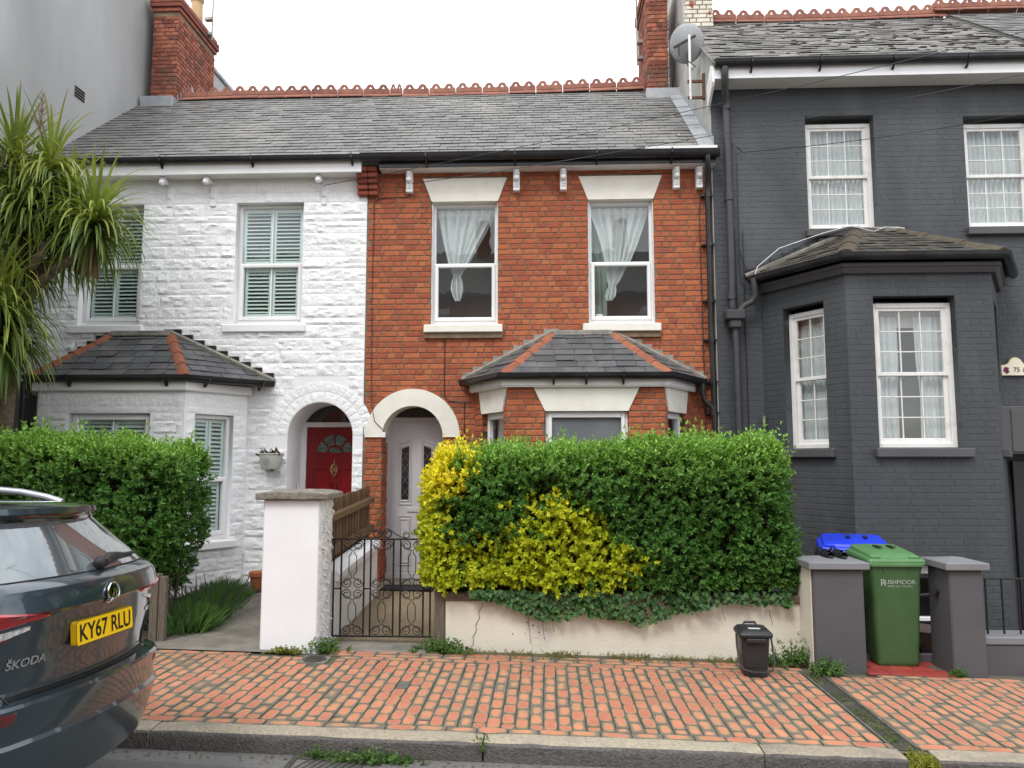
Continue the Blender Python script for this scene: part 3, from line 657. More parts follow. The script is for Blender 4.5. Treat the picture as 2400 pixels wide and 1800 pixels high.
for jx in (AX-AI-.115, AX+AI+.115):
    MB().box(jx-.12, jx+.12, FY-.034, FY+.2, AZ-.012, AZ+.006, .004).obj('impost', CREAM, wall)
# windows
for k, (q, c, prof) in enumerate(((W1, 0, [(5.32, -1.10, .40), (5.25, -1.105, .40), (5.15, -1.115, .375), (4.95, -1.15, .30), (4.75, -1.185, .22), (4.58, -1.21, .15), (4.45, -1.225, .08), (4.38, -1.23, .05), (4.3, -1.23, .075), (4.2, -1.23, .085), (4.1, -1.22, .06), (4.03, -1.215, .03)]),
                                  (W2, 0, [(5.32, 1.03, .40), (5.2, 1.03, .39), (5.0, 1.03, .32), (4.8, 1.02, .255), (4.6, 1.0, .19), (4.45, .975, .13), (4.3, .945, .085), (4.22, .925, .045), (4.16, .915, .065), (4.08, .90, .07), (4.02, .885, .04)]))):
    wd = upvc(F0, q[0], q[1], q[2], q[3], bh, zt=4.515, cill=.10)
    drape(F0, prof, .19, wd, pl=7, amp=.028, seed=k)
    MB().box(q[0]+.05, q[1]-.05, .2, .235, 5.24, 5.33, .004, F0).obj('curtain_header', NETM, wd)
    if k == 1:
        MB().box(q[0]+.1, q[0]+.2, .18, .26, 3.735, 3.83, .006, F0).obj('white_box', UPVC, wd)
        drape(F0, [(5.2, .75, .1), (4.4, .76, .1), (3.7, .77, .1)], .36, wd, pl=4, amp=.02, mat=M('green_curtain', (.28, .36, .31)), name='side_curtain')
    pass
    for s_ in (q[0]-.004, q[1]-.014): MB().box(s_, s_+.018, .02, .09, q[2]+.01, q[3]-.01, .002, F0).obj('jamb_lining', UPVCOLD, wd)
for i, f in enumerate(bf):
    a, b_ = win_u[i]; wdw = upvc(f, a, b_, wz[0], wz[1]-.004, bh, d=.045 if i == 1 else .07, ft=.045, glass_=GLASSO if i == 1 else GLASS, roomd=.3, rm=M('dim_room', (.10, .10, .10), rough=.9))
    if i != 1: drape(f, [(z, (a+b_)/2, .26) for z in (2.4, 1.8, 1.0)], .22, wdw, pl=6, amp=.02, seed=i)
# bay eaves and roof
FAS = [(0, 0), (.07, 0), (.07, .012), (.082, .018), (.082, .105), (0, .105)]
b = sweep(MB(), [(x, y, 2.725) for x, y in bayp], FAS); b.obj('bay_fascia', UPVCOLD, bh)
def off(p, a): return p
bayg = [(BX['xl']-.13, FY, 2.885), (BX['xlc']-.05, BX['yf']-.085, 2.885), (BX['xrc']+.05, BX['yf']-.085, 2.885), (BX['xr']+.13, FY, 2.885)]
bg_ = gutter(bayg, bh, sc=.9, brackets=[(.1, BX['yf']-.085, 2.885, 0), (.5, BX['yf']-.085, 2.885, 0), (.95, BX['yf']-.085, 2.885, 0), (-.75, 9.95, 2.885, bf[0].a), (1.7, 9.95, 2.885, bf[2].a)])
z0 = 2.875
bay_roof(bh, (BX['xl']-.17, FY-.01, z0), (BX['xlc']-.05, BX['yf']-.12, z0), (BX['xrc']+.05, BX['yf']-.12, z0), (BX['xr']+.20, FY-.01, z0), (.115, FY-.01, 3.53), (.88, FY-.01, 3.53), FY, SLATEBAY, TERRA, LEADOLD, seed=5)
# eaves
MB().box(-2.26, 2.30, 10.085, 10.29, 5.795, 5.85, .004).obj('soffit_board', UPVCOLD, bh)
MB().box(-2.262, 2.30, 10.07, 10.11, 5.80, 5.95, .004).obj('fascia', BLACKP, bh)
MB().box(1.35, 2.31, 10.02, 10.05, 5.955, 6.02, .004).obj('tilting_fillet', UPVCOLD, bh)
gutter([(-2.5, 10.08, 5.965), (2.33, 10.08, 5.945)], bh, sc=1.1, brackets=[(x, 10.08, 5.955, 0) for x in (-1.6, -.4, .7, 1.7)])
for x in (-1.864, -.385, .256, 1.79, 2.10):                 # turned timber brackets under the eaves
    b = MB(); b.box(x-.045, x+.045, 10.20, 10.30, 5.50, 5.80, .008); b.box(x-.04, x+.04, 10.165, 10.21, 5.66, 5.80, .008); b.ball((x, 10.165, 5.665), .042, 12, 8); b.lathe([(.02, 0), (.036, .015), (.024, .03), (.04, .05), (.04, .08)], (x, 10.17, 5.70), 12)
    b.box(x-.032, x+.032, 10.188, 10.2, 5.55, 5.62, .004); b.lathe([(.02, 0), (.001, .006)], (x, 10.19, 5.58), 10)
    b.obj('eaves_bracket', UPVC, bh, 40)
b = MB()
for i in range(5):                                          # party wall corbel
    h = .072; z = 5.47+i*h*1.04; pr = .05+.028*i; b.box(-2.585, -2.435-.0, FY-.04-pr, FY+.05, z, z+h, .012); b.box(-2.43, -2.30, FY-.04-pr, FY+.05, z, z+h, .012)
b.obj('corbel', M('dark_red_brick', (.26, .06, .035), (.17, .045, .03), 9, .85, .3, 50, .15), bh)
# roof
RM = .8; RS = Vector((0, 1, RM)).normalized(); EY, EZ = 10.03, 5.965; RY = 12.76
def rz(y): return EZ+RM*(y-EY)
def main_roof(par, xa, xb, seed, mat=SLATE, ey=EY, ez=EZ, ry=RY, lim=None, **k):
    b = MB(); q = lambda x, y, d=0: (x, y, ez+RM*(y-ey)-d)
    b.add([q(xa, ey, .01), q(xb, ey, .01), q(xb, ry, .01), q(xa, ry, .01), q(xa, ey, .07), q(xb, ey, .07), q(xb, ry, .07), q(xa, ry, .07), (xa, 2*ry-ey, ez), (xb, 2*ry-ey, ez)], [(0, 1, 2, 3), (4, 7, 6, 5), (0, 4, 5, 1), (0, 3, 7, 4), (1, 5, 6, 2), (3, 2, 9, 8)])
    rf = b.obj('roof', mat, par); T = (ry-ey)*sqrt(1+RM*RM)
    slates(rf, (xa, ey, ez), (1, 0, 0), (0, 1, RM), T-.01, lim or (lambda t: (0, xb-xa)), mat, .15, .257, 290, seed, **k)
    return rf
rf = main_roof(bh, -2.46, 2.235, 11)
ridge(rf, -2.46, 1.72, RY, lambda x: rz(RY)+.11-.02*sin((x+2.4)*.75)+.012*x)
b = MB()                                                    # lead along the abutment
for i in range(6):
    y0 = EY+.02+i*.42; y1 = y0+.43; b.add([(2.08, y0, rz(y0)+.035+.004), (2.272, y0, rz(y0)+.05), (2.272, y1, rz(y1)+.044), (2.08, y1, rz(y1)+.03), (2.272, y0, rz(y0)+.17), (2.272, y1, rz(y1)+.17)], [(0, 1, 2, 3), (1, 4, 5, 2)])
b.obj('lead_flashing', LEAD, rf)
for i in range(26):                                         # nails, moss lumps
    r = random.Random(i+50); x = r.uniform(.6, 2.0); y = r.uniform(10.2, 12.2); MB().ball((x, y, rz(y)+.018), r.uniform(.008, .018), 6, 4, .6).obj('moss_tuft', M('black_moss', (.03, .03, .022)) if i % 3 else CREAM, rf)
def chimney(par, x0, x1, y0, y1, z0, z1, cap, mat, seed, pots=(), name='chimney_stack', paint=None):
    b = MB(); b.box(x0+.004, x1-.004, y0+.004, y1-.004, z0, z1-.001); st = b.obj(name, MORTAR, par); rc = []
    for f, ln in ((Frame(x0, y0), x1-x0), (Frame(x0, y1, -pi/2), y1-y0), (Frame(x1, y0, pi/2), y1-y0)):
        brick_rows(rc, f, 0, ln, z0, z1, lambda z: [], seed=seed, vis=lambda u, z: True)
    build_bricks(rc, st, mat, seed=seed, nmax=150, d1=.03)
    z = z1
    for k, o in enumerate(cap):
        MB().box(x0-o, x1+o, y0-o, y1+o, z+.003, z+.072, .008).obj('corbel_course', mat, st); z += .075
    for (px, py) in pots: MB().lathe([(.12, 0), (.13, .03), (.115, .06), (.10, .5), (.125, .53), (.125, .6), (.095, .6), (.09, .3)], (px, py, z), 18).obj('chimney_pot', M('buff_pot', (.50, .36, .19), (.4, .27, .14), 9, .85), st, 40)
    return st
chimney(rf, 1.745, 2.09, 12.46, 13.62, 7.55, 9.75, (.03, .06, .06), BRICKD, 61)
MB().box(1.70, 2.28, 12.36, 12.47, rz(12.36)-.02, rz(12.46)+.10, .01).obj('chimney_apron', LEAD, rf)
# downpipe
b = MB(); px, py = 2.20, 10.20
b.tube([(2.17, 10.0, 5.87), (2.17, 10.0, 5.78), (2.18, 10.06, 5.70), (px, py-.02, 5.58), (px, py, 5.45), (px, py, 3.6), (px+.01, py, 2.9), (px+.02, py, 1.2), (px+.02, py, .3)], .036, 12)
for z in (5.40, 4.72, 3.95, 3.42, 2.86, 2.45): b.tube([(px+.005, py, z-.035), (px+.005, py, z+.035)], .045, 12); b.box(px-.08, px+.08, py+.02, FY, z-.012, z+.012)
b.tube([(2.06, 10.18, 2.80), (2.06, 10.18, 2.70), (2.09, 10.19, 2.60), (2.17, 10.2, 2.54), (2.2, 10.2, 2.48)], .036, 12)
b.tube([(2.06, 10.18, 2.83), (2.06, 10.18, 2.74)], .045, 12)
b.obj('downpipe', BLACKP, bh, 40)
# wires on the wall
def wire(par, pts, r=.004, name='wall_cable', mat=BLACKP): return MB().tube(pts, r, 5).obj(name, mat, par, 60)
wire(bh, [(-1.87, 10.27, 5.5), (-1.9, 10.28, 5.46), (-2.3, 10.283, 5.44), (-2.36, 10.283, 5.4), (-2.37, 10.283, 4.0), (-2.36, 10.283, 3.2), (-2.35, 10.27, 2.6), (-2.30, 10.262, 2.35), (-2.2, 10.262, 2.25), (-2.17, 10.29, 2.2), (-2.17, 10.29, 1.9)], .005)
wire(bh, [(-1.36, 10.285, 3.47), (-1.365, 10.283, 2.95), (-1.36, 10.283, 2.68), (-1.3, 10.283, 2.62), (-1.0, 10.283, 2.60)], .006)
wire(bh, [(-1.09, 10.283, 2.62), (-1.09, 10.283, 1.9)], .005)
wire(bh, [(2.13, 10.28, 5.5), (2.10, 10.28, 5.2), (2.11, 10.28, 3.5), (2.12, 10.28, 2.0)], .006)
# front door
DM = M('pale_grey_door', (.49, .475, .48), (.465, .45, .455), 3, .35, .03, 60); DY = Frame(0, FY+.33)
d0, d1 = AX-AI+.0, AX+AI
b = MB(); members(b, d0-.03, d1+.03, .24, 2.42, 0, .08, .075, .06, .06, .006, DY); b.box(d0-.03, d1+.03, -.03, .05, .22, .30, .006, DY); fo = b.obj('door_frame', DM, bh)
b = MB(); b.box(d0+.04, d1-.04, .02, .07, .295, 2.365, .004, DY); leaf = b.obj('door', DM, bh)
def mould(par, u0, u1, z0, z1, d, mat, slope=0, t=.016, T=DY):
    P = [(u0, z0), (u1, z0), (u1, z1-max(slope, 0)), (u0, z1+min(slope, 0))]; b = MB()
    for k in range(4):
        a, c = P[k], P[(k+1) % 4]; b.tube([T((a[0], d, a[1])), T((c[0], d, c[1]))], t*.5, 6)
    b.obj('panel_moulding', mat, par, 60)
for s_, u in ((-1, AX-.155), (1, AX+.155)):
    mould(leaf, u-.085, u+.085, 1.22, 2.10, .018, DM, .05*s_); mould(leaf, u-.06, u+.06, 1.27, 2.04, .016, DM, .04*s_)
    P = [(u-.05, 1.29), (u+.05, 1.29), (u+.05, 2.02-(.035 if s_ > 0 else 0)), (u-.05, 2.02-(.035 if s_ < 0 else 0))]
    MB().add([DY((a, .014, c)) for a, c in P], [(0, 1, 2, 3)]).obj('pane', M('dark_leaded_glass', (.02, .022, .024), rough=.12, spec=.8), leaf)
    b = MB()
    for k in range(4): z = 1.33+k*.16; b.tube([DY((u-.045, .011, z)), DY((u+.045, .011, z+.13))], .0025, 4); b.tube([DY((u+.045, .011, z)), DY((u-.045, .011, z+.13))], .0025, 4)
    b.obj('lead_came', STEEL, leaf)
    mould(leaf, u-.085, u+.085, .40, 1.06, .018, DM); mould(leaf, u-.06, u+.06, .44, 1.02, .016, DM)
mould(leaf, d0+.07, d1-.07, .33, 2.33, .02, DM, t=.01)
MB().box(AX-.12, AX+.12, .006, .03, 1.12, 1.175, .004, DY).obj('letterbox', DM, leaf)
MB().add([DY((d0-.02, .03, 2.42)), DY((d1+.02, .03, 2.42)), DY((d1+.02, .03, 2.62)), DY((d0-.02, .03, 2.62))], [(0, 1, 2, 3)]).obj('fanlight', M('dark_obscured_pane', (.03, .032, .035), (.06, .065, .07), 30, .25, .5, 60), fo)
MB().box(AX-.33, AX+.35, FY-.42, FY+.02, .185, .20, .004).obj('door_mat', M('black_rubber_mat', (.02, .02, .021), rough=.9, bump=.5, bsc=150), None, label='black rubber door mat in front of the pale grey door', cat='mat')
MB().box(d0-.25, d1+.25, FY-.06, FY+.4, -.1, .215, .01).obj('door_step', CONC, bh)
MB().box(-2.20, -2.15, 10.255, 10.30, 2.13, 2.20, .006).obj('junction_box', UPVC, bh)
# ================================================================= WHITE STONE-CLAD HOUSE
from mathutils import noise as mnoise
wh = thing('terraced_house', 'white painted rock-faced stone terraced house with a red front door', 'house', (-4.7, FY, .2), 'terraced houses along the street')
FW = Frame(0, FY-.012); XL, XR = -7.02, -2.462
V1, V2 = (-6.50, -5.63, 3.69, 5.41), (-4.30, -3.352, 3.69, 5.41)
CX, CZ, CI, CO = -3.045, 2.165, .445, .735
wwall = mkobj('wall', from_curve('wall', [rect(XL, XR, -.4, 5.95)]+[rect(*q) for q in (V1, V2)]+[[(CX-CI, -.3), (CX+CI, -.3)]+arc(CX, CZ, CI, 0, pi, 24)], .26, WPAINT, FW), wh)
def stone(f, u0, u1, z0, z1, par, r, mat=WSTONE, proud=.016, name='stone_block'):
    j = .004; u0 += j; u1 -= j; z0 += j; z1 -= j
    nu = max(3, int((u1-u0)/.036)); nz = max(3, int((z1-z0)/.026)); b = MB(); sd = r.uniform(0, 99); tl = r.uniform(-.3, .3)
    for k in range(nz+1):
        for i in range(nu+1):
            s, t = i/nu, k/nz; u, z = u0+(u1-u0)*s, z0+(z1-z0)*t
            ed = min(1, min(s, 1-s)*nu)*min(1, min(t, 1-t)*nz)
            h = .004 if ed == 0 else proud*(.75+.8*mnoise.noise((u*5+sd, z*9, sd))+1.1*mnoise.noise((u*15+sd, z*20, sd)) + tl*(t-.5))
            b.v.append(f((u, -max(h, .002), z)))
    w_ = nu+1; b.f = [(k*w_+i, k*w_+i+1, (k+1)*w_+i+1, (k+1)*w_+i) for k in range(nz) for i in range(nu)]
    n0 = len(b.v); ringi = list(range(w_))+[k*w_+nu for k in range(1, nz+1)]+[nz*w_+i for i in range(nu-1, -1, -1)]+[k*w_ for k in range(nz-1, 0, -1)]
    # skirt back into the wall
    m_ = len(ringi); cu = []
    for i in ringi: cu.append(b.v[i])
    k_ = 0
    for i in ringi:
        t_ = (i // w_)/nz; s_ = (i % w_)/nu; b.v.append(f((u0+(u1-u0)*s_, .01, z0+(z1-z0)*t_)))
    b.f += [(ringi[i], n0+i, n0+(i+1) % m_, ringi[(i+1) % m_]) for i in range(m_)]; b.mi = [0]*len(b.f)
    return b.obj(name, mat, par, 14)
def stone_wall(f, u0, u1, z0, z1, cut, par, seed, proud=.016, mat=WSTONE):
    r = random.Random(seed); z = z1
    while z > z0+.03:
        h = r.choice((.178, .172, .165, .098, .10, .175)); 
        if z-h < z0+.06: h = z-z0
        for a, b_ in sub_int([(u0, u1)], cut(z-h, z)):
            u = a
            while u < b_-.01:
                l = r.uniform(.24, .62) if h > .12 else r.uniform(.4, .85); l = min(l, b_-u)
                if b_-u-l < .12: l = b_-u
                if h > .15 and l > .3 and r.random() < .25:
                    m = z-h*r.uniform(.4, .6); stone(f, u, u+l, z-h, m, par, r, mat, proud*.7); stone(f, u, u+l, m, z, par, r, mat, proud*.7)
                else: stone(f, u, u+l, z-h, z, par, r, mat, proud)
                u += l
        z -= h
YB = dict(xl=-7.0, xlc=-6.46, xrc=-4.55, xr=-4.05, yf=9.5)
def cutw(a, b_):
    z = (a+b_)/2; c = []
    if a < 5.40 and b_ > 3.70: c += [(V1[0], V1[1]), (V2[0], V2[1])]
    for zz in (a, b_):
        if zz < CZ: c.append((CX-CI-(.0 if b_ < CZ-.02 else .29), CX+CI+(.0 if b_ < CZ-.02 else .29)))
        elif zz < CZ+CO: h = sqrt(CO*CO-(zz-CZ)**2); c.append((CX-h, CX+h))
    if a < 2.80: c.append((-7.1, YB['xr']-.0))
    return c
stone_wall(FW, XL+.02, XR, .1, 5.40, cutw, wwall, 3)
stone_wall(FW, XL+.02, XR, 5.41, 5.72, lambda a, b_: [], wwall, 4, .008)
r = random.Random(8)
for ri, (ra, rb, n) in enumerate(((CI+.003, CI+.142, 17), (CI+.150, CO-.005, 21))):
    for i in range(n):
        a0 = pi*i/n; a1 = pi*(i+1)/n
        f = lambda p, a0=a0, a1=a1, ra=ra, rb=rb: FW((CX-cos(a0+(a1-a0)*p[0])*(ra+(rb-ra)*p[2]), p[1], CZ+sin(a0+(a1-a0)*p[0])*(ra+(rb-ra)*p[2])))
        sd = r.uniform(0, 99); b = MB(); N_ = 4
        for k in range(N_+1):
            for q in range(N_+1):
                s, t = q/N_, k/N_; ss = .04+.92*s; tt = .03+.94*t; edg = q in (0, N_) or k in (0, N_)
                b.v.append(f((ss, -.005 if edg else -.009-.007*mnoise.noise((sd, s*3, t*3)), tt)))
        b.f = [(k*5+q, k*5+q+1, (k+1)*5+q+1, (k+1)*5+q) for k in range(N_) for q in range(N_)]
        rg = [0, 1, 2, 3, 4, 9, 14, 19, 24, 23, 22, 21, 20, 15, 10, 5]; n0 = len(b.v); b.v += [(p[0], FY+.02, p[2]) for p in (b.v[i_] for i_ in rg)]; b.f += [(rg[i_], n0+i_, n0+(i_+1) % 16, rg[(i_+1) % 16]) for i_ in range(16)]; b.mi = [0]*len(b.f)
        b.obj('voussoir', WSTONE, wwall, 32)
# smooth porch lining and arch soffit
b = MB(); prof = [(CX-CI-.001, .1)]+[(CX-CI-.001, CZ)]+arc(CX, CZ, CI+.001, pi, 0, 24)[1:]+[(CX+CI+.001, .1)]
for i in range(len(prof)-1): (x0, za), (x1, zb) = prof[i:i+2]; b.quad((x0, FY-.01, za), (x1, FY-.01, zb), (x1, FY+.62, zb), (x0, FY+.62, za))
b.obj('porch_lining', WPAINT, wh, 60)
for q in (V1, V2):
    wd = upvc(FW, q[0], q[1], q[2]+.005, q[3], wh, d=.10, zt=4.545, cill=.075, vbar=True, shut=True)
    sillbox(FW, q[0]-.14, q[1]+.07, 3.575, 3.685, -.05, .12, WPAINT, wwall, .012)
wbp = [(YB['xl'], FY), (YB['xlc'], YB['yf']), (YB['xrc'], YB['yf']), (YB['xr'], FY)]
wf = [Frame.between(wbp[i], wbp[i+1]) for i in range(3)]
ww = [(.2, .7), (.42, 1.47), (.15, .72)]
for i, f in enumerate(wf):
    a, b_ = ww[i]
    mkobj('bay_wall', from_curve('bay_wall', [rect(0, f.len, 0, 2.80), rect(a, b_, .80, 2.42)], .16, WPAINT, f), wh)
    def cutb(p, q, a=a, b_=b_): return [(a, b_)] if (p < 2.42 and q > .72) else []
    if i: stone_wall(f, .02, f.len-.02, .12, 2.42, cutb, wwall, 40+i, .015); stone_wall(f, .02, f.len-.02, 2.43, 2.68, lambda p, q: [], wwall, 50+i, .010)
    wd = upvc(f, a, b_, .80, 2.415, wh, d=.07, zt=1.585 if i != 1 else None, vbar=(i == 1), shut=True if i else None, cill=.07, roomd=.5)
    sillbox(f, a-.08, b_+.08, .69, .79, -.07, .1, WPAINT, wwall, .012)
sweep(MB(), [(x, y, 2.70) for x, y in wbp], [(0, 0), (.06, 0), (.075, .012), (.075, .11), (0, .11)]).obj('bay_fascia', UPVC, wh)
wg = [(YB['xl']-.05, FY, 2.885), (YB['xlc']-.05, YB['yf']-.08, 2.885), (YB['xrc']+.05, YB['yf']-.08, 2.885), (YB['xr']+.32, FY-.02, 2.885)]
gutter(wg, wh, sc=.9, brackets=[(-6.0, YB['yf']-.08, 2.885, 0), (-4.75, YB['yf']-.08, 2.885, 0), (-4.35, 9.6, 2.885, wf[2].a), (-3.85, 10.13, 2.885, wf[2].a)])
bay_roof(wh, (YB['xl']-.1, FY-.02, 2.875), (YB['xlc']-.05, YB['yf']-.115, 2.875), (YB['xrc']+.05, YB['yf']-.115, 2.875), (YB['xr']+.36, FY-.02, 2.875), (-5.94, FY-.02, 3.56), (-5.16, FY-.02, 3.56), FY-.03, SLATEBAY, TERRA, BLACKP, seed=15)
b = MB().tube([(-6.62, 9.44, 2.82), (-6.62, 9.44, 2.70), (-6.63, 9.46, 2.6), (-6.63, 9.47, .4)], .036, 12); b.tube([(-6.63, 9.47, 2.72), (-6.63, 9.47, 2.62)], .047, 12); b.obj('downpipe', BLACKP, wh, 40)
MB().box(XL, -2.50, 10.06, 10.10, 5.745, 5.93, .006).obj('fascia', UPVC, wh); MB().box(XL, -2.505, 10.09, 10.29, 5.752, 5.772, .003).obj('soffit', UPVC, wh)
gutter([(XL, 10.06, 5.965), (-2.46, 10.06, 5.955)], wh, sc=.85, brackets=[(x, 10.06, 5.96, 0) for x in (-6.4, -5.27, -4.0, -2.62)])
for x in (-5.31, -4.69, -3.115):
    b = MB(); b.box(x-.035, x+.035, 10.12, 10.28, 5.67, 5.745, .01); b.ball((x, 10.13, 5.665), .042, 12, 8); b.box(x+.01, x+.09, 10.262, 10.29, 5.36, 5.64, .006); b.box(x+.02, x+.08, 10.25, 10.29, 5.47, 5.53, .006)
    b.obj('eaves_bracket', WPAINT, wh, 40)
wrf = main_roof(wh, XL, -2.455, 12)
ridge(wrf, -6.40, -2.47, RY, lambda x: rz(RY)+.11+.02*sin(x*.9)+.004*x, 4)
chimney(wrf, -6.87, -6.42, 12.58, 14.04, 7.75, 9.70, (.03, .06, .06, .03), BRICKD, 62, pots=((-6.6, 13.6),))
b = MB(); b.box(-6.98, -6.40, 12.44, 12.60, rz(12.44)+.0, rz(12.58)+.09, .01)
for i in range(6): y = 12.62+i*.1; b.add([(-6.41, y, rz(y)+.0), (-6.41, y+.11, rz(y+.11)), (-6.41, y+.005, rz(y)+.19), (-6.34, y, rz(y)+.02), (-6.34, y+.11, rz(y+.11)+.02)], [(0, 1, 2), (0, 3, 4, 1)])
b.obj('chimney_flashing', LEAD, wrf)
# red front door
RDY = Frame(0, FY+.60); REDD = M('deep_red_door', (.20, .008, .010), (.17, .007, .009), 4, .3, .05, 80)
u0, u1 = -3.40, -2.62
b = MB(); members(b, u0-.10, u1+.10, .25, 2.37, 0, .08, .075, .05, .07, .006, RDY); fo = b.obj('door_frame', UPVC, wh)
MB().box(u0-.02, u1+.02, .02, .06, .30, 2.30, .004, RDY).obj('door', REDD, wh); leaf = [o for o in wh.children if o.name.startswith('door') and 'frame' not in o.name][-1]
DGL = M('dark_green_reflecting_glass', (.02, .035, .025), (.09, .14, .09), 16, .15, .8, 40, spec=.7)
fc = (-3.01, 1.93)
for k in range(4):
    a0, a1 = pi*k/4+.07, pi*(k+1)/4-.07; P = arc(fc[0], fc[1], .26, a0, a1, 6)+arc(fc[0], fc[1], .115, a1, a0, 4)
    MB().add([RDY((x, .016, z)) for x, z in P], [tuple(range(len(P)))]).obj('fan_pane', DGL, leaf)
    for t0, t1 in ((.27, .27), (.105, .105)): MB().tube([RDY((x, .016, z)) for x, z in arc(fc[0], fc[1], t0, a0, a1, 6)], .008, 5).obj('fan_moulding', REDD, leaf)
P = arc(fc[0], fc[1], .085, 0.05, pi-.05, 8); MB().add([RDY((x, .016, z)) for x, z in P], [tuple(range(len(P)))]).obj('fan_pane', DGL, leaf)
for s_ in (-.19, .19): mould(leaf, -3.01+s_-.11, -3.01+s_+.11, .45, 1.70, .018, REDD, T=RDY)
BRASS = M('aged_brass', (.55, .45, .28), (.4, .3, .15), 30, .3, metal=.9)
b = MB(); b.tube([RDY((fc[0]+.045*sin(t)*(1 if t < pi else 1), -.01, 1.70+.065*cos(t)-(.02 if abs(t-pi) < .5 else 0))) for t in [2*pi*i/20 for i in range(20)]], .009, 6, closed=True); b.box(fc[0]-.028, fc[0]+.028, 0, .02, 1.66, 1.74, .006, RDY); b.box(fc[0]-.006, fc[0]+.006, -.01, .02, 1.76, 1.84, .003, RDY); b.ball(RDY((fc[0], .0, 1.60)), .01, 8, 5); b.obj('door_knocker', BRASS, leaf, 40)
tm = text_mesh('door_number', '71', .15, M('dark_red_metal', (.10, .03, .025), rough=.3, metal=.5), .012); mkobj('door_number', tm, leaf, loc=RDY((fc[0], .012, 1.45)), rot=(pi/2, 0, 0))
MB().add([RDY((u0-.05, .03, 2.37)), RDY((u1+.05, .03, 2.37)), RDY((u1+.05, .03, 2.66)), RDY((u0-.05, .03, 2.66))], [(0, 1, 2, 3)]).obj('fanlight', M('black_glass', (.012, .014, .016), rough=.04, spec=.9), fo)
MB().box(CX-CI-.1, CX+CI+.1, FY-.05, FY+.7, -.1, .25, .01).obj('door_step', CONC, wh)
MB().box(-3.475, -3.455, FY+.40, FY+.43, 1.0, 1.5, .004).obj('conduit', UPVC, wh)
# ================================================================= CHARCOAL HOUSE
GY = 10.25; FG = Frame(0, GY); XG = 2.285
gh = thing('terraced_house', 'charcoal painted brick terraced house with white sash windows', 'house', (4.8, GY, -.1), 'terraced houses along the street')
U1, U2 = (3.55, 4.465, 4.91, 6.50), (5.655, 6.57, 4.91, 6.46)
gw = mkobj('wall', from_curve('wall', [rect(XG, 7.6, -1.1, 7.02), rect(*U1), rect(*U2)], .24, GREYP, FG), gh)
GB = dict(xl=2.88, xlc=3.565, xrc=5.26, xr=5.95, yf=9.15)
def cutg(z):
    c = []
    if 4.86 < z < 6.50: c += [U1[:2], U2[:2]]
    if z < 4.15: c.append((GB['xl'], GB['xr']))
    return c
grec = []
brick_rows(grec, FG, XG+.01, 7.3, .2, 7.0, cutg, seed=70, vis=lambda u, z: u < 6.3)
gbp = [(GB['xl'], GY), (GB['xlc'], GB['yf']), (GB['xrc'], GB['yf']), (GB['xr'], GY)]; gf = [Frame.between(gbp[i], gbp[i+1]) for i in range(3)]
gwin = [(.36, .98, 1.97, 3.77), (.315, 1.26, 1.97, 3.765), (.3, .95, 1.97, 3.77)]; base_win = (.60, 1.30, -.62, .62)
for i, f in enumerate(gf):
    q = gwin[i]; hs = [rect(*q)]+([rect(*base_win)] if i == 1 else [])
    mkobj('bay_wall', from_curve('bay_wall', [rect(0, f.len, -1.1, 4.15)]+hs, .16, GREYP, f), gh)
    if i < 2: brick_rows(grec, f, 0, f.len, -.2, 4.10, lambda z, q=q, i=i: ([q[:2]] if q[2]-.05 < z < q[3]+.02 else [])+([base_win[:2]] if i == 1 and z < base_win[3] else []), seed=75+i, vis=lambda u, z: z > .7)
    wd = sashwin(f, q[0], q[1], q[2], q[3]-.07, gh, d=.10, cols=2 if i == 0 else 3)
    ck = (q[0]+q[1])/2
    for s_, hw in ((-1, .16), (1, .17)): drape(f, [(z, ck+s_*(.26 if i else .13), hw*(1 if z > 2.6 else .8)) for z in (3.55, 3.0, 2.6, 2.2, 2.02)], .24, wd, pl=5, amp=.02, seed=i*3+s_)
    MB().box(q[0]+.06, q[1]-.06, .26, .27, 3.42, 3.66, .002, f).obj('roller_blind', M('grey_blind', (.42, .41, .38)), wd)
    sillbox(f, q[0]-.06, q[1]+.10, 1.86, 1.965, -.075, .12, GREYS, gw)
sashwin(gf[1], *base_win, gh, d=.08, cols=2, rows=2)
build_bricks(grec, gw, GREYP, seed=71, d0=-.0028, c=.0045)
for q in (U1, U2):
    wd = sashwin(FG, q[0], q[1], q[2], q[3]-.07, gh, d=.11)
    drape(FG, [(z, (q[0]+q[1])/2, .42) for z in (6.42, 5.7, 4.95)], .235, wd, n=90, pl=13, amp=.022, seed=int(q[0]*10))
    sillbox(FG, q[0]-.05, q[1]+.17, 4.80, 4.905, -.08, .12, GREYS, gw)
sweep(MB(), [(x, y, 4.03) for x, y in gbp], [(0, 0), (.05, 0), (.09, .06), (.11, .07), (.11, .11), (0, .11)]).obj('bay_cornice', GREYS, gh)
gg = [(GB['xl']-.12, GY-.1, 4.235), (GB['xlc']-.05, GB['yf']-.13, 4.235), (GB['xrc']+.05, GB['yf']-.13, 4.235), (GB['xr']+.05, GY-.2, 4.235)]
gutter(gg, gh, sc=.95)
bay_roof(gh, (GB['xl']-.2, GY-.01, 4.245), (GB['xlc']-.05, GB['yf']-.17, 4.245), (GB['xrc']+.05, GB['yf']-.17, 4.245), (GB['xr']+.2, GY-.01, 4.245), (4.14, GY-.01, 4.875), (4.68, GY-.01, 4.875), GY, SLATEMOSS, M('mossy_ridge_clay', (.10, .08, .055), (.06, .05, .038), 12, .95, .6, 40), BLACKP, seed=25, nhip=3, hw=.13)
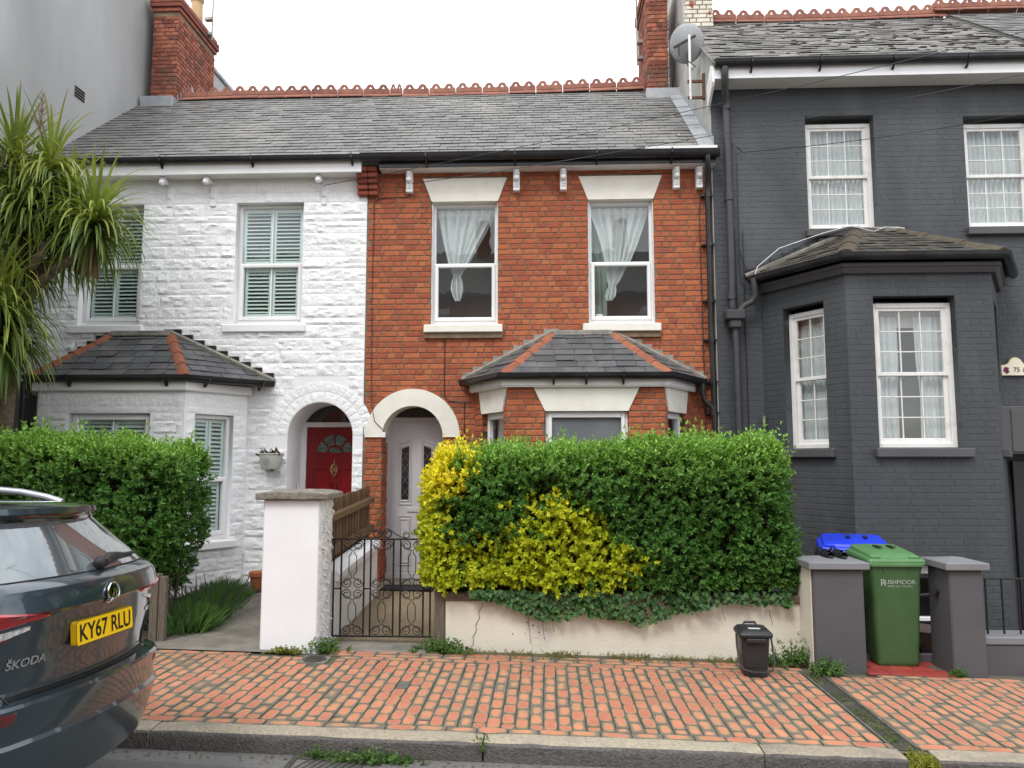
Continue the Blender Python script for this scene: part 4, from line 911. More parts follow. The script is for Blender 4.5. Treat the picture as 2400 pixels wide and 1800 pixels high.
# eaves, roof
MB().box(XG-.03, 7.6, 9.93, 10.24, 6.895, 6.915, .003).obj('soffit', UPVC, gh); MB().box(XG-.035, 7.6, 9.92, 9.945, 6.893, 7.05, .003).obj('fascia', UPVC, gh)
b = MB().prism([(9.915, 6.85), (9.95, 6.80), (10.26, 6.62), (10.26, 6.95), (10.0, 7.12), (9.915, 7.06)], XG-.045, XG-.012, 0); b.obj('box_end', UPVC, gh)
gutter([(XG-.02, 9.925, 7.115), (7.6, 9.925, 7.115)], gh, brackets=[(x, 9.925, 7.11, 0) for x in (2.75, 3.65, 4.6, 5.55, 6.4)])
def gverge(t): return (0, 4.36+.0*t)
grf = main_roof(gh, XG-.02, 6.62, 13, SLATEOLD, 9.88, 7.13, 12.32, jit=.010)
gz_r = lambda y: 7.13+RM*(y-9.88)
ridge(grf, 2.75, 6.60, 12.32, lambda x: gz_r(12.32)+.11-.03*sin((x-2.6)*.8)+.0*x, 6)
b = MB()
for i in range(110):                                        # lumps of dark moss on the old slates
    r = random.Random(i+900); x = r.uniform(2.9, 6.5); y = r.uniform(10.0, 12.1); b.ball((x, y, gz_r(y)+.018), r.uniform(.012, .03), 6, 4, .5); k = len(b.v)-30; b.v[k:] = [(x+(p[0]-x)*2.2, p[1], p[2]) for p in b.v[k:]]
b.obj('moss', M('brown_moss', (.045, .035, .025), (.07, .06, .03), 20, .95), grf, kind='stuff')
# gable side above the brick house roof
b = MB(); prof = [(GY+.001, -1), (GY+.001, 7.0), (9.95, 7.09), (12.32, gz_r(12.32)-.02), (14.6, gz_r(12.32)-1.9), (14.6, -1)]
b.prism(prof, XG-.012, XG+.20, 0); b.obj('gable_wall', RENDERST, gh)
b = MB().prism([(9.90, 7.10), (12.32, gz_r(12.32)+.0), (12.32, gz_r(12.32)+.045), (9.90, 7.15)], XG-.05, XG+.06, 0); b.obj('verge', SLATEOLD, gh)
CRB = M('flaking_cream_brick', (.66, .62, .52), (.58, .53, .43), 6, .85, .3, 40, .04, c3=(.34, .11, .06), sc3=4.5, lo3=.62, hi3=.66)
st = chimney(grf, XG+.01, 2.76, 12.05, 13.5, 8.2, 10.2, (.04,), CRB, 63)
MB().box(XG-.014, XG+.012, 12.045, 13.5, 8.2, 10.2).obj('stack_render', RENDERST, st)
# iron downpipes
b = MB(); b.tube([(2.40, 9.88, 7.03), (2.40, 9.88, 6.93), (2.42, 9.98, 6.80), (2.46, 10.15, 6.65), (2.47, 10.16, 6.5), (2.475, 10.16, 5.5), (2.48, 10.16, 3.82)], .048, 12)
for z in (6.62, 5.35, 4.0): b.tube([(2.475, 10.16, z-.05), (2.475, 10.16, z+.05)], .06, 12)
b.box(2.37, 2.63, 10.03, 10.22, 3.66, 3.80, .02); b.box(2.42, 2.58, 10.06, 10.2, 3.55, 3.67, .02)
b.tube([(2.50, 10.14, 3.6), (2.51, 10.14, 3.4), (2.53, 10.14, .2)], .045, 12)
b.tube([(2.73, 10.03, 4.20), (2.74, 10.03, 4.08), (2.76, 10.05, 3.98), (2.72, 10.08, 3.90), (2.63, 10.1, 3.86), (2.58, 10.12, 3.80)], .04, 12)
b.obj('downpipe', M('grey_painted_iron', (.045, .046, .050), (.06, .06, .062), 8, .5, .2, 30), gh, 40)
for pts, r_ in (([(2.60, 10.2, 5.98), (2.60, 10.22, 4.5), (2.62, 10.22, 4.2), (2.75, 10.2, 4.08), (3.1, 10.2, 4.1), (3.5, 10.2, 4.5), (3.55, 10.2, 4.85)], .007), ([(2.61, 10.2, 4.6), (2.7, 10.2, 4.35), (3.0, 10.18, 4.45), (3.6, 10.18, 4.78), (4.1, 10.14, 4.90), (4.5, 10.13, 4.86)], .007), ([(2.66, 10.22, 4.9), (2.66, 10.23, 3.5), (2.67, 10.23, 1.9)], .006), ([(2.55, 10.2, 4.9), (2.56, 10.21, 2.0)], .006), ([(2.65, 10.2, 2.2), (2.75, 10.18, 2.22), (3.0, 9.9, 2.12)], .008)): wire(gh, pts, r_)
wire(gh, [(2.74, 10.03, 4.20), (2.78, 10.0, 4.35), (3.1, 10.1, 4.62), (3.7, 10.13, 4.83), (4.05, 10.12, 4.92), (4.35, 10.13, 4.84), (4.5, 10.13, 4.90), (4.75, 10.12, 4.88)], .005, 'white_cable', UPVC)
MB().box(2.83, 2.87, 10.16, 10.2, 2.28, 2.40, .006).obj('tap', STEEL, gh)
# neighbouring higher roof at the far side
nh = thing('terraced_house', 'clean slate roof of the next house stepping up beyond the charcoal one', 'house', (8.5, 10.3, 0), 'terraced houses along the street')
main_roof(nh, 6.64, 10.4, 14, SLATE, 9.90, 7.20, 12.34); nrf = nh.children[0]
ridge(nrf, 6.42, 10.4, 12.34, lambda x: 7.20+RM*2.44+.15, 9); MB().box(7.62, 10.4, 10.27, 10.6, -.5, 7.0).obj('wall', GREYP, nh)
# tall rendered building on the other side
tb = thing('rendered_building', 'tall blank grey rendered building beside the white house', 'building', (-9, 10, 0))
MB().box(-14, XL-.005, 4.2, 22, -1, 10.05, .02).obj('wall', RENDER, tb); MB().box(-14.05, XL+.04, 4.15, 22.05, 10.06, 10.16, .02).obj('coping', LEAD, tb)
b = MB().mat(DARK)
for i in range(4): b.box(XL-.01, XL+.006, 10.73, 10.97, 7.26+i*.045, 7.285+i*.045)
b.obj('air_vent', DARK, tb)
# ================================================================= WALLS, PILLARS, FENCE, GATE
def gT(p): return (p[0], p[1], p[2]+gz(p[0]))
LICH = M('lichened_sandstone', (.26, .235, .195), (.15, .135, .11), 14, .92, .7, 40, c3=(.42, .41, .37), sc3=9, lo3=.62, hi3=.72)
wp = thing('gate_pillar', 'white painted gate pillar with a lichened stone cap', 'pillar', (-2.42, 7.5, gz(-2.4)))
MB().box(-2.684, -2.146, 7.29, 7.73, -.1, 1.452, .012).obj('shaft', WPAINT, wp)
b = MB(); n1, n2 = 16, 44
for k in range(n2+1):
    for i in range(n1+1):
        y = 7.298+.43*i/n1; z = .0+1.45*k/n2; h = .012+.02*max(0, mnoise.noise((y*16, z*9, 3)))+.010*mnoise.noise((y*40, z*30, 9)); b.v.append((-2.146+(h if 0 < i < n1 else .002), y, z))
b.f = [(k*(n1+1)+i, k*(n1+1)+i+1, (k+1)*(n1+1)+i+1, (k+1)*(n1+1)+i) for k in range(n2) for i in range(n1)]; b.mi = [0]*len(b.f); b.obj('rough_side', WPAINT_ROUGH, wp, 50)
b = MB()
for i in range(46):
    r = random.Random(i); y, z = r.uniform(7.34, 7.70), r.uniform(.1, 1.4); l = r.uniform(.02, .05); b.tube([(-2.14, y, z), (-2.118, y+.004, z-l*.4), (-2.108, y+.01, z-l)], [.012, .009, .001], 5)
b.obj('render_spikes', WPAINT_ROUGH, wp, 60, kind='stuff')
b = MB(); b.box(-2.745, -2.055, 7.225, 7.80, 1.453, 1.515, .012); me = b.mesh('cap', LICH)
bm = bmesh.new(); bm.from_mesh(me); bmesh.ops.subdivide_edges(bm, edges=bm.edges[:], cuts=5, use_grid_fill=True)
for v in bm.verts: v.co += Vector((mnoise.noise(v.co*14), mnoise.noise(v.co*14+Vector((5, 0, 0))), mnoise.noise(v.co*17)))*.007+Vector((0, 0, .02 if v.co.z > 1.5 and abs(v.co.x+2.4) < .25 else 0))
bm.to_mesh(me); bm.free(); mkobj('cap', me, wp)
dw = thing('dividing_wall', 'low white dividing wall with a smooth coping beside the gravel path', 'wall', (-2.2, 8.6, .1))
b = MB(); b.add([(-2.27, 7.74, -.1), (-2.10, 7.74, -.1), (-2.10, 9.66, .1), (-2.27, 9.66, .1), (-2.27, 7.74, .63), (-2.10, 7.74, .63), (-2.10, 9.66, .75), (-2.27, 9.66, .75)], [(0, 1, 5, 4), (1, 2, 6, 5), (2, 3, 7, 6), (3, 0, 4, 7), (4, 5, 6, 7)]); b.obj('masonry', WPAINT, dw)
b = MB(); P = [(-2.30, 0), (-2.06, 0), (-2.06, .07), (-2.09, .10), (-2.27, .10), (-2.30, .07)]; ys = [7.74, 8.6, 9.5, 9.66, 9.70]; zz = [.625, .68, .74, .75, .72]
b.v = [(x, y, z0_+z) for y, z0_ in zip(ys, zz) for x, z in P]; b.f = [(i*6+j, i*6+(j+1) % 6, (i+1)*6+(j+1) % 6, (i+1)*6+j) for i in range(4) for j in range(6)]+[(5, 4, 3, 2, 1, 0), tuple(range(24, 30))]; b.mi = [0]*len(b.f); b.obj('coping', WPAINT, dw, 35)
FW_ = M('brown_fence_timber', (.22, .13, .065), (.12, .07, .038), 9, .85, .5, 30, .25, aniso=(14, 14, 1), c3=(.24, .17, .10), sc3=3, lo3=.6, hi3=.8)
fe = thing('picket_fence', 'brown stained close-set picket fence behind the white gate pillar', 'fence', (-2.3, 9, .7))
nb = 17; r = random.Random(2)
for i in range(nb):
    y = 7.78+i*.136; z1 = 1.385+.105*i/nb+r.uniform(-.012, .012); z0_ = .62+.16*i/nb
    MB().add([(-2.315, y, z0_), (-2.297, y, z0_), (-2.297, y+.1, z0_), (-2.315, y+.1, z0_), (-2.315, y, z1), (-2.297, y, z1), (-2.297, y+.1, z1+.012), (-2.315, y+.1, z1+.012)], [(0, 1, 5, 4), (1, 2, 6, 5), (2, 3, 7, 6), (3, 0, 4, 7), (4, 5, 6, 7)]).obj('board', FW_, fe)
    MB().box(-2.333, -2.318, y+.06, y+.14, z0_+.01, z1-.02).obj('board', FW_, fe)
for za, zb in ((1.16, 1.24), (.80, .88)): MB().add([(-2.296, 7.76, za), (-2.245, 7.76, za), (-2.245, 10.12, za+.12), (-2.296, 10.12, za+.12), (-2.296, 7.76, zb), (-2.245, 7.76, zb-.012), (-2.245, 10.12, zb+.108), (-2.296, 10.12, zb+.12)], [(0, 1, 5, 4), (1, 2, 6, 5), (2, 3, 7, 6), (3, 0, 4, 7), (4, 5, 6, 7)]).obj('rail', FW_, fe)
# wrought iron gate
ga = thing('iron_gate', 'black wrought iron scroll gate between white pillar and wooden post', 'gate', (-1.62, 7.72, gz(-1.6)))
g0, gyy, zb_, zt_ = -2.108, 7.70, .105, 1.045
def gbar(u, za, zb2, t=.008, name='upright'): MB().box(g0+u-t, g0+u+t, gyy-t, gyy+t, za, zb2, .002).obj(name, BLACKM, ga)
U = [0, .076, .304, .37, .597, .668, .895, .965]
for u in U: gbar(u, zb_, zt_)
for z, nm in ((zt_, 'top_rail'), (zb_, 'bottom_rail')): MB().box(g0-.02, g0+.985, gyy-.011, gyy+.011, z-.008, z+.008, .002).obj(nm, BLACKM, ga)
for a, c in ((0, 1), (2, 3), (4, 5), (6, 7)): MB().box(g0+U[a], g0+U[c], gyy-.006, gyy+.006, .555, .568).obj('cross_bar', BLACKM, ga)
def lyre(uc, z0_, z1, s):
    h = .057; R = .046; P = []
    for i in range(16): t = i/15; a = (-pi*.1+t*pi*1.75); rr_ = R*(.35+.65*t); P.append((uc+s*(.060-rr_*cos(a-.9)), z1-.052+rr_*sin(a-.9)))
    P = []
    for i in range(18):
        t = i/17; a = radians(200)-t*radians(380); rr_ = R*(.38+.62*min(1, t*1.3)); P.append((uc+s*(.062+rr_*cos(a)), z1-.055+rr_*sin(a)))
    P = [(u, z) for u, z in P]
    P2 = [(uc+s*.012, z1-.10), (uc+s*.010, z1-.125), (uc+s*.036, z1-.165), (uc+s*.038, z1-.2)]
    T_ = P+P2; B_ = [(u, z0_+z1-z) for u, z in T_][::-1]
    MB().tube([(g0+u, gyy, z) for u, z in T_+B_], .0045, 6).obj('scroll', BLACKM, ga, 60)
def spiral(cx, cz, R, a0, a1, n=18, r0=.35): return [(cx+R*(r0+(1-r0)*min(1, i/n*1.25))*cos(a0+(a1-a0)*i/n), cz+R*(r0+(1-r0)*min(1, i/n*1.25))*sin(a0+(a1-a0)*i/n)) for i in range(n+1)]
def lyre(uc, z0_, z1, s):
    top = spiral(.058, z1-.056, .048, radians(150), radians(150-500))     # ends at the inner side heading down
    top += [(.006, z1-.105), (.018, z1-.135), (.037, z1-.16), (.038, z1-.19)]
    bot = [(u, z0_+z1-z) for u, z in top][::-1]
    MB().tube([(g0+uc+s*u, gyy, z) for u, z in top+bot], .0045, 6).obj('scroll', BLACKM, ga, 60)
for uc in (.19, .4835, .7815):
    for s in (-1, 1): lyre(uc, .565, zt_-.008, s); lyre(uc, zb_+.008, .560, s)
for s in (-1, 1):                                           # crest
    P = spiral(.055, zt_+.055, .048, radians(-60), radians(-60+400))[:]
    P = spiral(.056, zt_+.056, .047, radians(200), radians(200-470)); P += [(.10, zt_+.075), (.13, zt_+.05), (.19, zt_+.022), (.235, zt_+.004)]
    MB().tube([(g0+.4825+s*u, gyy, z) for u, z in P], .006, 6).obj('crest_scroll', BLACKM, ga, 60)
    P = spiral(.245, zt_+.042, .034, radians(180), radians(180-440)); MB().tube([(g0+.4825+s*u, gyy, z) for u, z in P], .005, 6).obj('crest_scroll', BLACKM, ga, 60)
MB().tube([(-2.18, 7.70, 1.045), (-2.09, 7.70, 1.045)], .012, 8).obj('hinge', BLACKM, ga)
POSTM = M('silvered_timber', (.20, .165, .125), (.10, .08, .06), 8, .9, .6, 30, aniso=(18, 18, 1.2))
po = MB().box(-1.085, -.975, 7.58, 7.69, -.1, .66, .012).obj('gate_post', POSTM, None, label='weathered grey-brown wooden gate post at the end of the cream wall', cat='post')
pp = thing('boundary_post', 'pale weathered timber post at the corner of the clipped privet hedge', 'post', (-3.76, 7.5, .08))
MB().box(-3.84, -3.765, 7.46, 7.56, -.05, .72, .006).obj('post', POSTM, pp); MB().box(-3.758, -3.69, 7.47, 7.53, -.05, .70, .006).obj('board', POSTM, pp)
WALLC = M('cream_rendered_wall', (.74, .69, .58), (.66, .61, .50), 1.8, .85, .2, 30, c3=(.30, .265, .20), sc3=2.6, lo3=.63, hi3=.9, aniso=(1, 1, 1.6))
COPB = M('brown_weathered_coping', (.19, .14, .10), (.11, .08, .055), 9, .92, .6, 40, .15, c3=(.085, .07, .045), sc3=3)
gwl = thing('garden_wall', 'low cream rendered garden wall under the green and golden hedge', 'wall', (.75, 7.6, gz(.75)))
b = MB(); nx, nz_ = 60, 8
for k in range(nz_+1):
    for i in range(nx+1):
        x = -.972+3.44*i/nx; z = gz(x)-.06+(.475-gz(x)+.06)*k/nz_; b.v.append((x, 7.575+.008*mnoise.noise((x*2.2, z*3, 1)), z))
b.f = [(k*(nx+1)+i, k*(nx+1)+i+1, (k+1)*(nx+1)+i+1, (k+1)*(nx+1)+i) for k in range(nz_) for i in range(nx)]; b.mi = [0]*len(b.f)
b.box(-.971, 2.467, 7.60, 7.79, -.3, .474); b.quad((-.972, 7.575, -.2), (-.972, 7.61, -.2), (-.972, 7.61, .475), (-.972, 7.575, .475)); b.obj('masonry', WALLC, gwl, 60)
x = -.985; r = random.Random(9)
while x < 2.44: l = min(r.uniform(.40, .48), 2.475-x); MB().box(x, x+l-.006, 7.545, 7.80, .476, .553+r.uniform(-.004, .004), .012).obj('coping_stone', COPB, gwl); x += l
b = MB(); b.tube([(-.62+.012*sin(i*1.9)-.10*i/12, 7.570, .455-.42*i/12) for i in range(13)], [.0022]*13, 4); b.obj('crack', DARK, gwl)
# grey pillars, low wall, railing
def grey_pillar(label, x0, x1, y0, y1, zt, capo, left_mat=None, cx=None):
    t = thing('gate_pillar', label, 'pillar', ((x0+x1)/2, (y0+y1)/2, gz(x0)))
    MB().box(x0, x1, y0, y1, -.3, zt, .012).obj('shaft', GREYS, t)
    if left_mat: MB().box(x0-.012, x0-.002, y0+.03, y1+.02, -.3, zt-.002, .003).obj('unpainted_side', left_mat, t)
    c = .045; b = MB(); b.box(x0-c, x1+c, y0-c, y1+c, zt+.002, zt+.068, .008)
    b.add([(x0-c+.008, y0-c+.008, zt+.066), (x1+c-.008, y0-c+.008, zt+.066), (x1+c-.008, y1+c-.008, zt+.066), (x0-c+.008, y1+c-.008, zt+.066), ((x0+x1)/2-capo, (y0+y1)/2, zt+.10), ((x0+x1)/2+capo, (y0+y1)/2, zt+.10)], [(0, 1, 5, 4), (1, 2, 5), (2, 3, 4, 5), (3, 0, 4)]); b.obj('cap', GREYTOP, t)
    return t
grey_pillar('grey painted gate pillar with black sandals on its cap', 2.405, 2.855, 7.20, 7.62, .842, .10, WALLC)
p2 = grey_pillar('grey painted gate pillar standing between green bin and iron railing', 3.61, 3.905, 7.20, 7.60, .842, .02)
b = MB(); b.tube([(3.608, 7.4, .62), (3.58, 7.4, .63), (3.57, 7.4, .60), (3.575, 7.4, .57)], .018, 8); b.obj('gate_latch', BLACKM, p2, 40)
lw = thing('low_wall', 'low grey rendered wall beneath the black iron railing', 'wall', (5, 7.4, gz(5)))
MB().box(3.905, 7.4, 7.33, 7.6, -.5, .16, .01).obj('masonry', GREYS, lw); MB().box(3.906, 7.4, 7.318, 7.62, .163, .238, .012).obj('coping', GREYTOP, lw)
ra = thing('iron_railing', 'black iron railing along the low grey wall', 'railing', (5, 7.45, .24))
MB().box(3.9, 7.4, 7.43, 7.465, .728, .742, .003).obj('top_rail', BLACKM, ra)
for i in range(20): MB().box(4.055+i*.147-.006, 4.055+i*.147+.006, 7.44, 7.455, .235, .73).obj('railing_bar', BLACKM, ra)
MB().box(2.3, 7.4, 7.62, 7.7, -1, -.0).obj('yard_retaining_wall', GREYS, lw)
# ================================================================= BINS, CADDY, SHOES
def wheelie(name, label, cat, loc, rz_, W, D, H, body, lid, brand=None):
    t = thing(name, label, cat, loc, 'wheeled bins')
    f = Frame(loc[0], loc[1], rz_); Z = loc[2]; T = lambda p: (lambda q: (q[0], q[1], q[2]+Z))(f(p))
    def ringp(w, d0, d1, z, c=.035, n=4):
        P = []
        for (cx, cy, a0) in ((w/2-c, d0+c, -pi/2), (w/2-c, d1-c, 0), (-w/2+c, d1-c, pi/2), (-w/2+c, d0+c, pi)):
            P += [(cx+c*cos(a0+pi/2*i/n), cy+c*sin(a0+pi/2*i/n), z) for i in range(n+1)]
        return P
    b = MB(); L_ = [(.74, .075, .86, .0), (.78, .055, .9, .015), (.79, .052, .9, .04), (.93, .008, .96, H*.74), (.935, .006, .965, H*.76), (1.0, -.012, .985, H*.86), (1.0, -.012, .985, H*.885), (.93, 0.01, .97, H*.885)]
    rings = [ringp(W*w, D*a+.0, D*d, z, .04 if z < H*.8 else .03) for w, a, d, z in L_]; n = len(rings[0])
    b.add([T(p) for g in rings for p in g], [(i*n+j, i*n+(j+1) % n, (i+1)*n+(j+1) % n, (i+1)*n+j) for i in range(len(L_)-1) for j in range(n)]+[tuple(range(n-1, -1, -1)), tuple(range((len(L_)-1)*n, len(L_)*n))])
    b.obj('body', body, t, 35)
    for x in (-.22, .22): MB().prism([(-.004, H*.80), (.02, H*.745), (.02, H*.85), (-.012, H*.85)], x*W-.008, x*W+.008, 0, T=T).obj('rib', body, t)
    lz = H*.888; b = MB()
    LL = [(1.06, -.06, 1.0, lz-.035, 0), (1.075, -.068, 1.0, lz-.01, 0), (1.06, -.06, 1.0, lz+.0, .02), (1.075, -.065, 1.0, lz+.010, .02), (1.04, -.045, .99, lz+.03, .03), (.93, .04, .95, lz+.034, .045), (.90, .06, .94, lz+.055, .052), (.80, .12, .90, lz+.066, .056)]
    rings = [[(p[0], p[1], p[2]+k*max(0, p[1]/D)) for p in ringp(W*w, D*a, D*d, z, .035)] for w, a, d, z, k in LL]
    b.add([T(p) for g in rings for p in g], [(i*n+j, i*n+(j+1) % n, (i+1)*n+(j+1) % n, (i+1)*n+j) for i in range(len(LL)-1) for j in range(n)]+[tuple(range(n-1, -1, -1)), tuple(range((len(LL)-1)*n, len(LL)*n))])
    lo = b.obj('lid', lid, t, 35)
    for x in (-.36, .36): MB().box(x*W-.05, x*W+.05, D*.02, D*.09, lz+.028, lz+.058, .012, T).obj('lid_lug', lid, lo)
    for x in (-.06, .20): MB().box(x*W-.02, x*W+.02, D*.45, D*.72, lz+.108, lz+.118, .004, T).obj('lid_slot', DARK, lo)
    for x in (-.5, .5): MB().lathe([(.03, -.02), (.095, -.02), (.1, 0), (.095, .02), (.03, .02)], (0, 0, 0), 20).xf(lambda p: T((x*W*.86+p[2], D*.93+p[0], .1+p[1]))).obj('wheel', BLACKP, t, 40)
    MB().tube([T((-W*.42, D*1.0, H*.86)), T((-W*.42, D*1.07, H*.88)), T((W*.42, D*1.07, H*.88)), T((W*.42, D*1.0, H*.86))], .014, 8).obj('handle', lid, t, 50)
    if brand: brand(t, T)
    return t
GRB = M('green_bin_plastic', (.052, .118, .040), (.043, .10, .034), 5, .45, .08, 60, c3=(.075, .125, .06), sc3=2.6, lo3=.55, hi3=.8); GRL = M('green_lid_plastic', (.085, .21, .075), (.072, .18, .065), 5, .45, .06, 60, c3=(.12, .23, .11), sc3=3, lo3=.55, hi3=.8)
BLB = M('blue_bin_plastic', (.012, .03, .42), (.010, .025, .36), 5, .4, .06, 60); BLL = M('blue_lid_plastic', (.015, .05, .68), (.012, .04, .6), 5, .38, .05, 60)
def brand(t, T):
    WH = M('white_print', (.75, .77, .75), (.30, .36, .28), 60, .6, lo=.55, hi=.66)
    for s, sz, x, z in (('R', .086, -.122, .753), ('USHMOOR', .054, .032, .760), ('BOROUGH COUNCIL', .0225, .032, .722)):
        me = text_mesh('lettering', s, sz, WH, .001)
        for v in me.vertices: x_, y_ = v.co.x, v.co.y; v.co = T((x+x_*1.05, -.004-.001-.075*0+(.76-z-y_)*.024+.008, z+y_)) ; 
        mkobj('lettering', me, t)
wheelie('green_bin', 'green wheeled bin with white council lettering on its front', 'bin', (3.235, 7.40, gz(3.2)+.012), 0, .49, .55, 1.06, GRB, GRL, brand)
wheelie('blue_bin', 'blue wheeled bin standing behind the green bin', 'bin', (3.17, 8.17, -.06), -.30, .66, .72, 1.08, BLB, BLL)
# kitchen caddy
CAD = M('black_caddy_plastic', (.022, .022, .025), (.03, .03, .032), 8, .42, .08, 80)
ct = thing('food_caddy', 'small black food waste caddy against the cream garden wall', 'bin', (1.80, 6.98, gz(1.8)))
cf = Frame(1.805, 6.90, -.05); CT = lambda p: (lambda q: (q[0], q[1], q[2]+gz(1.8)))(cf(p))
def rring(w, d0, d1, z, c, n=3):
    P = []
    for (cx, cy, a0) in ((w/2-c, d0+c, -pi/2), (w/2-c, d1-c, 0), (-w/2+c, d1-c, pi/2), (-w/2+c, d0+c, pi)): P += [(cx+c*cos(a0+pi/2*i/n), cy+c*sin(a0+pi/2*i/n), z) for i in range(n+1)]
    return P
def loft(levels, T, c=.03):
    rg = [rring(*l, c) for l in levels]; n = len(rg[0]); b = MB()
    b.add([T(p) for g in rg for p in g], [(i*n+j, i*n+(j+1) % n, (i+1)*n+(j+1) % n, (i+1)*n+j) for i in range(len(rg)-1) for j in range(n)]+[tuple(range(n-1, -1, -1)), tuple(range((len(rg)-1)*n, len(rg)*n))]); return b
loft([(.19, .035, .24, 0), (.20, .03, .25, .012), (.205, .028, .255, .08), (.212, .022, .255, .085), (.24, .005, .27, .335), (.262, -.005, .28, .335), (.262, -.005, .28, .36)], CT).obj('body', CAD, ct, 35)
ld = loft([(.285, -.02, .285, .345), (.29, -.025, .287, .365), (.28, -.018, .283, .378), (.235, .02, .265, .40), (.22, .03, .26, .402)], CT).obj('lid', CAD, ct, 35)
MB().box(-.05, .05, .05, .10, .403, .4045, 0, CT).obj('lid_label', M('pale_sticker', (.5, .5, .5)), ld); MB().tube([CT((-.06, .25, .39)), CT((-.045, .262, .42)), CT((.045, .262, .42)), CT((.06, .25, .39))], .012, 8).obj('lid_grip', CAD, ld, 50)
MB().box(-.085, .085, -.03, .0, .30, .335, .006, CT).obj('latch', CAD, ct)
MB().tube([CT(p) for p in ((-.147, .12, .35), (-.15, .08, .25), (-.145, 0, .12), (-.12, -.055, .085), (-.05, -.075, .07), (.05, -.075, .07), (.12, -.055, .085), (.15, 0, .13), (.153, .08, .25), (.147, .12, .35))], .008, 8).obj('handle', CAD, ct, 60)
# sandals
SHO = M('black_sandal', (.012, .012, .013), (.022, .02, .02), 30, .5, .3, 60)
for k, (sx, sy, an) in enumerate(((2.585, 7.42, .30), (2.70, 7.40, .26))):
    t = thing('sandal', ('black strapped sandal on the pillar cap, nearer the hedge', 'black strapped sandal on the pillar cap, nearer the green bin')[k], 'shoe', (sx, sy, .93), 'pair of sandals on the pillar')
    f = Frame(sx, sy, an); zc = .925; T = lambda p: (lambda q: (q[0], q[1], q[2]+zc))(f(p))
    out_ = [(.043*(1 if a < .5 else .82)*cos(2*pi*a)*(1.0), -.005+.125*sin(2*pi*a)) for a in [i/20 for i in range(20)]]
    out_ = [(x*(1.12 if y < -.04 else .92), y) for x, y in out_]
    b = MB(); b.add([T((x, y, 0)) for x, y in out_]+[T((x*1.04, y*1.01, .018)) for x, y in out_]+[T((x*.9, y*.94, .026)) for x, y in out_], [(i, (i+1) % 20, 20+(i+1) % 20, 20+i) for i in range(20)]+[(20+i, 20+(i+1) % 20, 40+(i+1) % 20, 40+i) for i in range(20)]+[tuple(range(40, 60)), tuple(range(19, -1, -1))]); b.obj('sole', SHO, t, 40)
    for y, h, w2 in ((-.085, .045, .036), (-.045, .058, .042), (-.0, .068, .042), (.055, .078, .038)):
        P = []
        for q in (-.024, .022): P.append([T((w2*1.05*cos(a), y+q, .012+h*sin(a))) for a in [pi*i/10 for i in range(11)]])
        MB().add(P[0]+P[1], [(i, i+1, i+12, i+11) for i in range(10)]).obj('strap', SHO, t, 60)
# wheelbarrow glimpsed behind the green bin
wb = thing('wheelbarrow', 'black wheelbarrow half hidden behind the green bin', 'wheelbarrow', (3.72, 8.1, -.1))
MB().tube([(3.62, 8.0, .1), (3.62, 8.0, .36), (3.65, 8.02, .44), (3.72, 8.05, .48), (3.85, 8.1, .48), (4.1, 8.2, .42)], .014, 8).obj('frame', BLACKM, wb, 60)
b = MB(); b.add([(3.55, 7.8, .18), (4.1, 7.95, .10), (4.15, 8.3, .12), (3.6, 8.2, .2), (3.66, 7.86, -.08), (3.98, 7.95, -.1), (4.0, 8.2, -.1), (3.68, 8.1, -.06)], [(0, 1, 5, 4), (1, 2, 6, 5), (2, 3, 7, 6), (3, 0, 4, 7), (4, 5, 6, 7)]); b.obj('tray', M('black_tray', (.02, .02, .022), (.09, .04, .02), 7, .4), wb)
MB().lathe([(.05, -.03), (.15, -.035), (.16, 0), (.15, .035), (.05, .03)], (0, 0, 0), 18).xf(lambda p: (3.72+p[0], 7.95+p[2], .02+p[1]-.1)).obj('wheel', BLACKP, wb, 40)
# ================================================================= SMALL FIXTURES
pt = thing('wall_planter', 'pale grey oval tub planter hanging on the white wall', 'planter', (-3.67, 10.16, 1.7))
PL = M('pale_enamel', (.52, .53, .49), (.47, .48, .44), 4, .4)
MB().lathe([(.115, 0), (.125, .01), (.158, .19), (.17, .195), (.172, .205), (.16, .21), (.15, .2), (.14, .16)], (-3.665, 10.16, 1.71), 28, 1, .62).obj('tub', PL, pt, 40)
MB().tube([(-3.69+.042*cos(a), 10.055, 1.81+.042*sin(a)) for a in [2*pi*i/24 for i in range(24)]], .0022, 4, closed=True).obj('emblem_ring', M('grey_print', (.12, .12, .12)), pt)
me = text_mesh('emblem', 'ef', .05, M('grey_print', (.12, .12, .12)), .002); mkobj('emblem', me, pt, loc=(-3.69, 10.053, 1.812), rot=(pi/2, 0, .0))
MB().box(-3.68, -3.65, 10.2, 10.29, 1.68, 1.74, .004).obj('bracket', STEEL, pt)
MB().lathe([(.13, 0), (.001, .01)], (-3.665, 10.16, 1.88), 20, 1, .62).obj('soil', SOIL, pt)
tp = thing('terracotta_pot', 'small terracotta pot on the concrete path behind the white pillar', 'pot', (-3.63, 9.74, .2))
MB().lathe([(.07, 0), (.075, .01), (.098, .17), (.11, .17), (.113, .22), (.105, .225), (.098, .2), (.09, .19)], (-3.63, 9.74, .205), 24).obj('pot', M('terracotta_clay', (.42, .14, .06), (.36, .12, .055), 8, .85, .2), tp, 40)
MB().lathe([(.095, 0), (.001, .005)], (-3.63, 9.74, .395), 20).obj('soil', SOIL, tp)
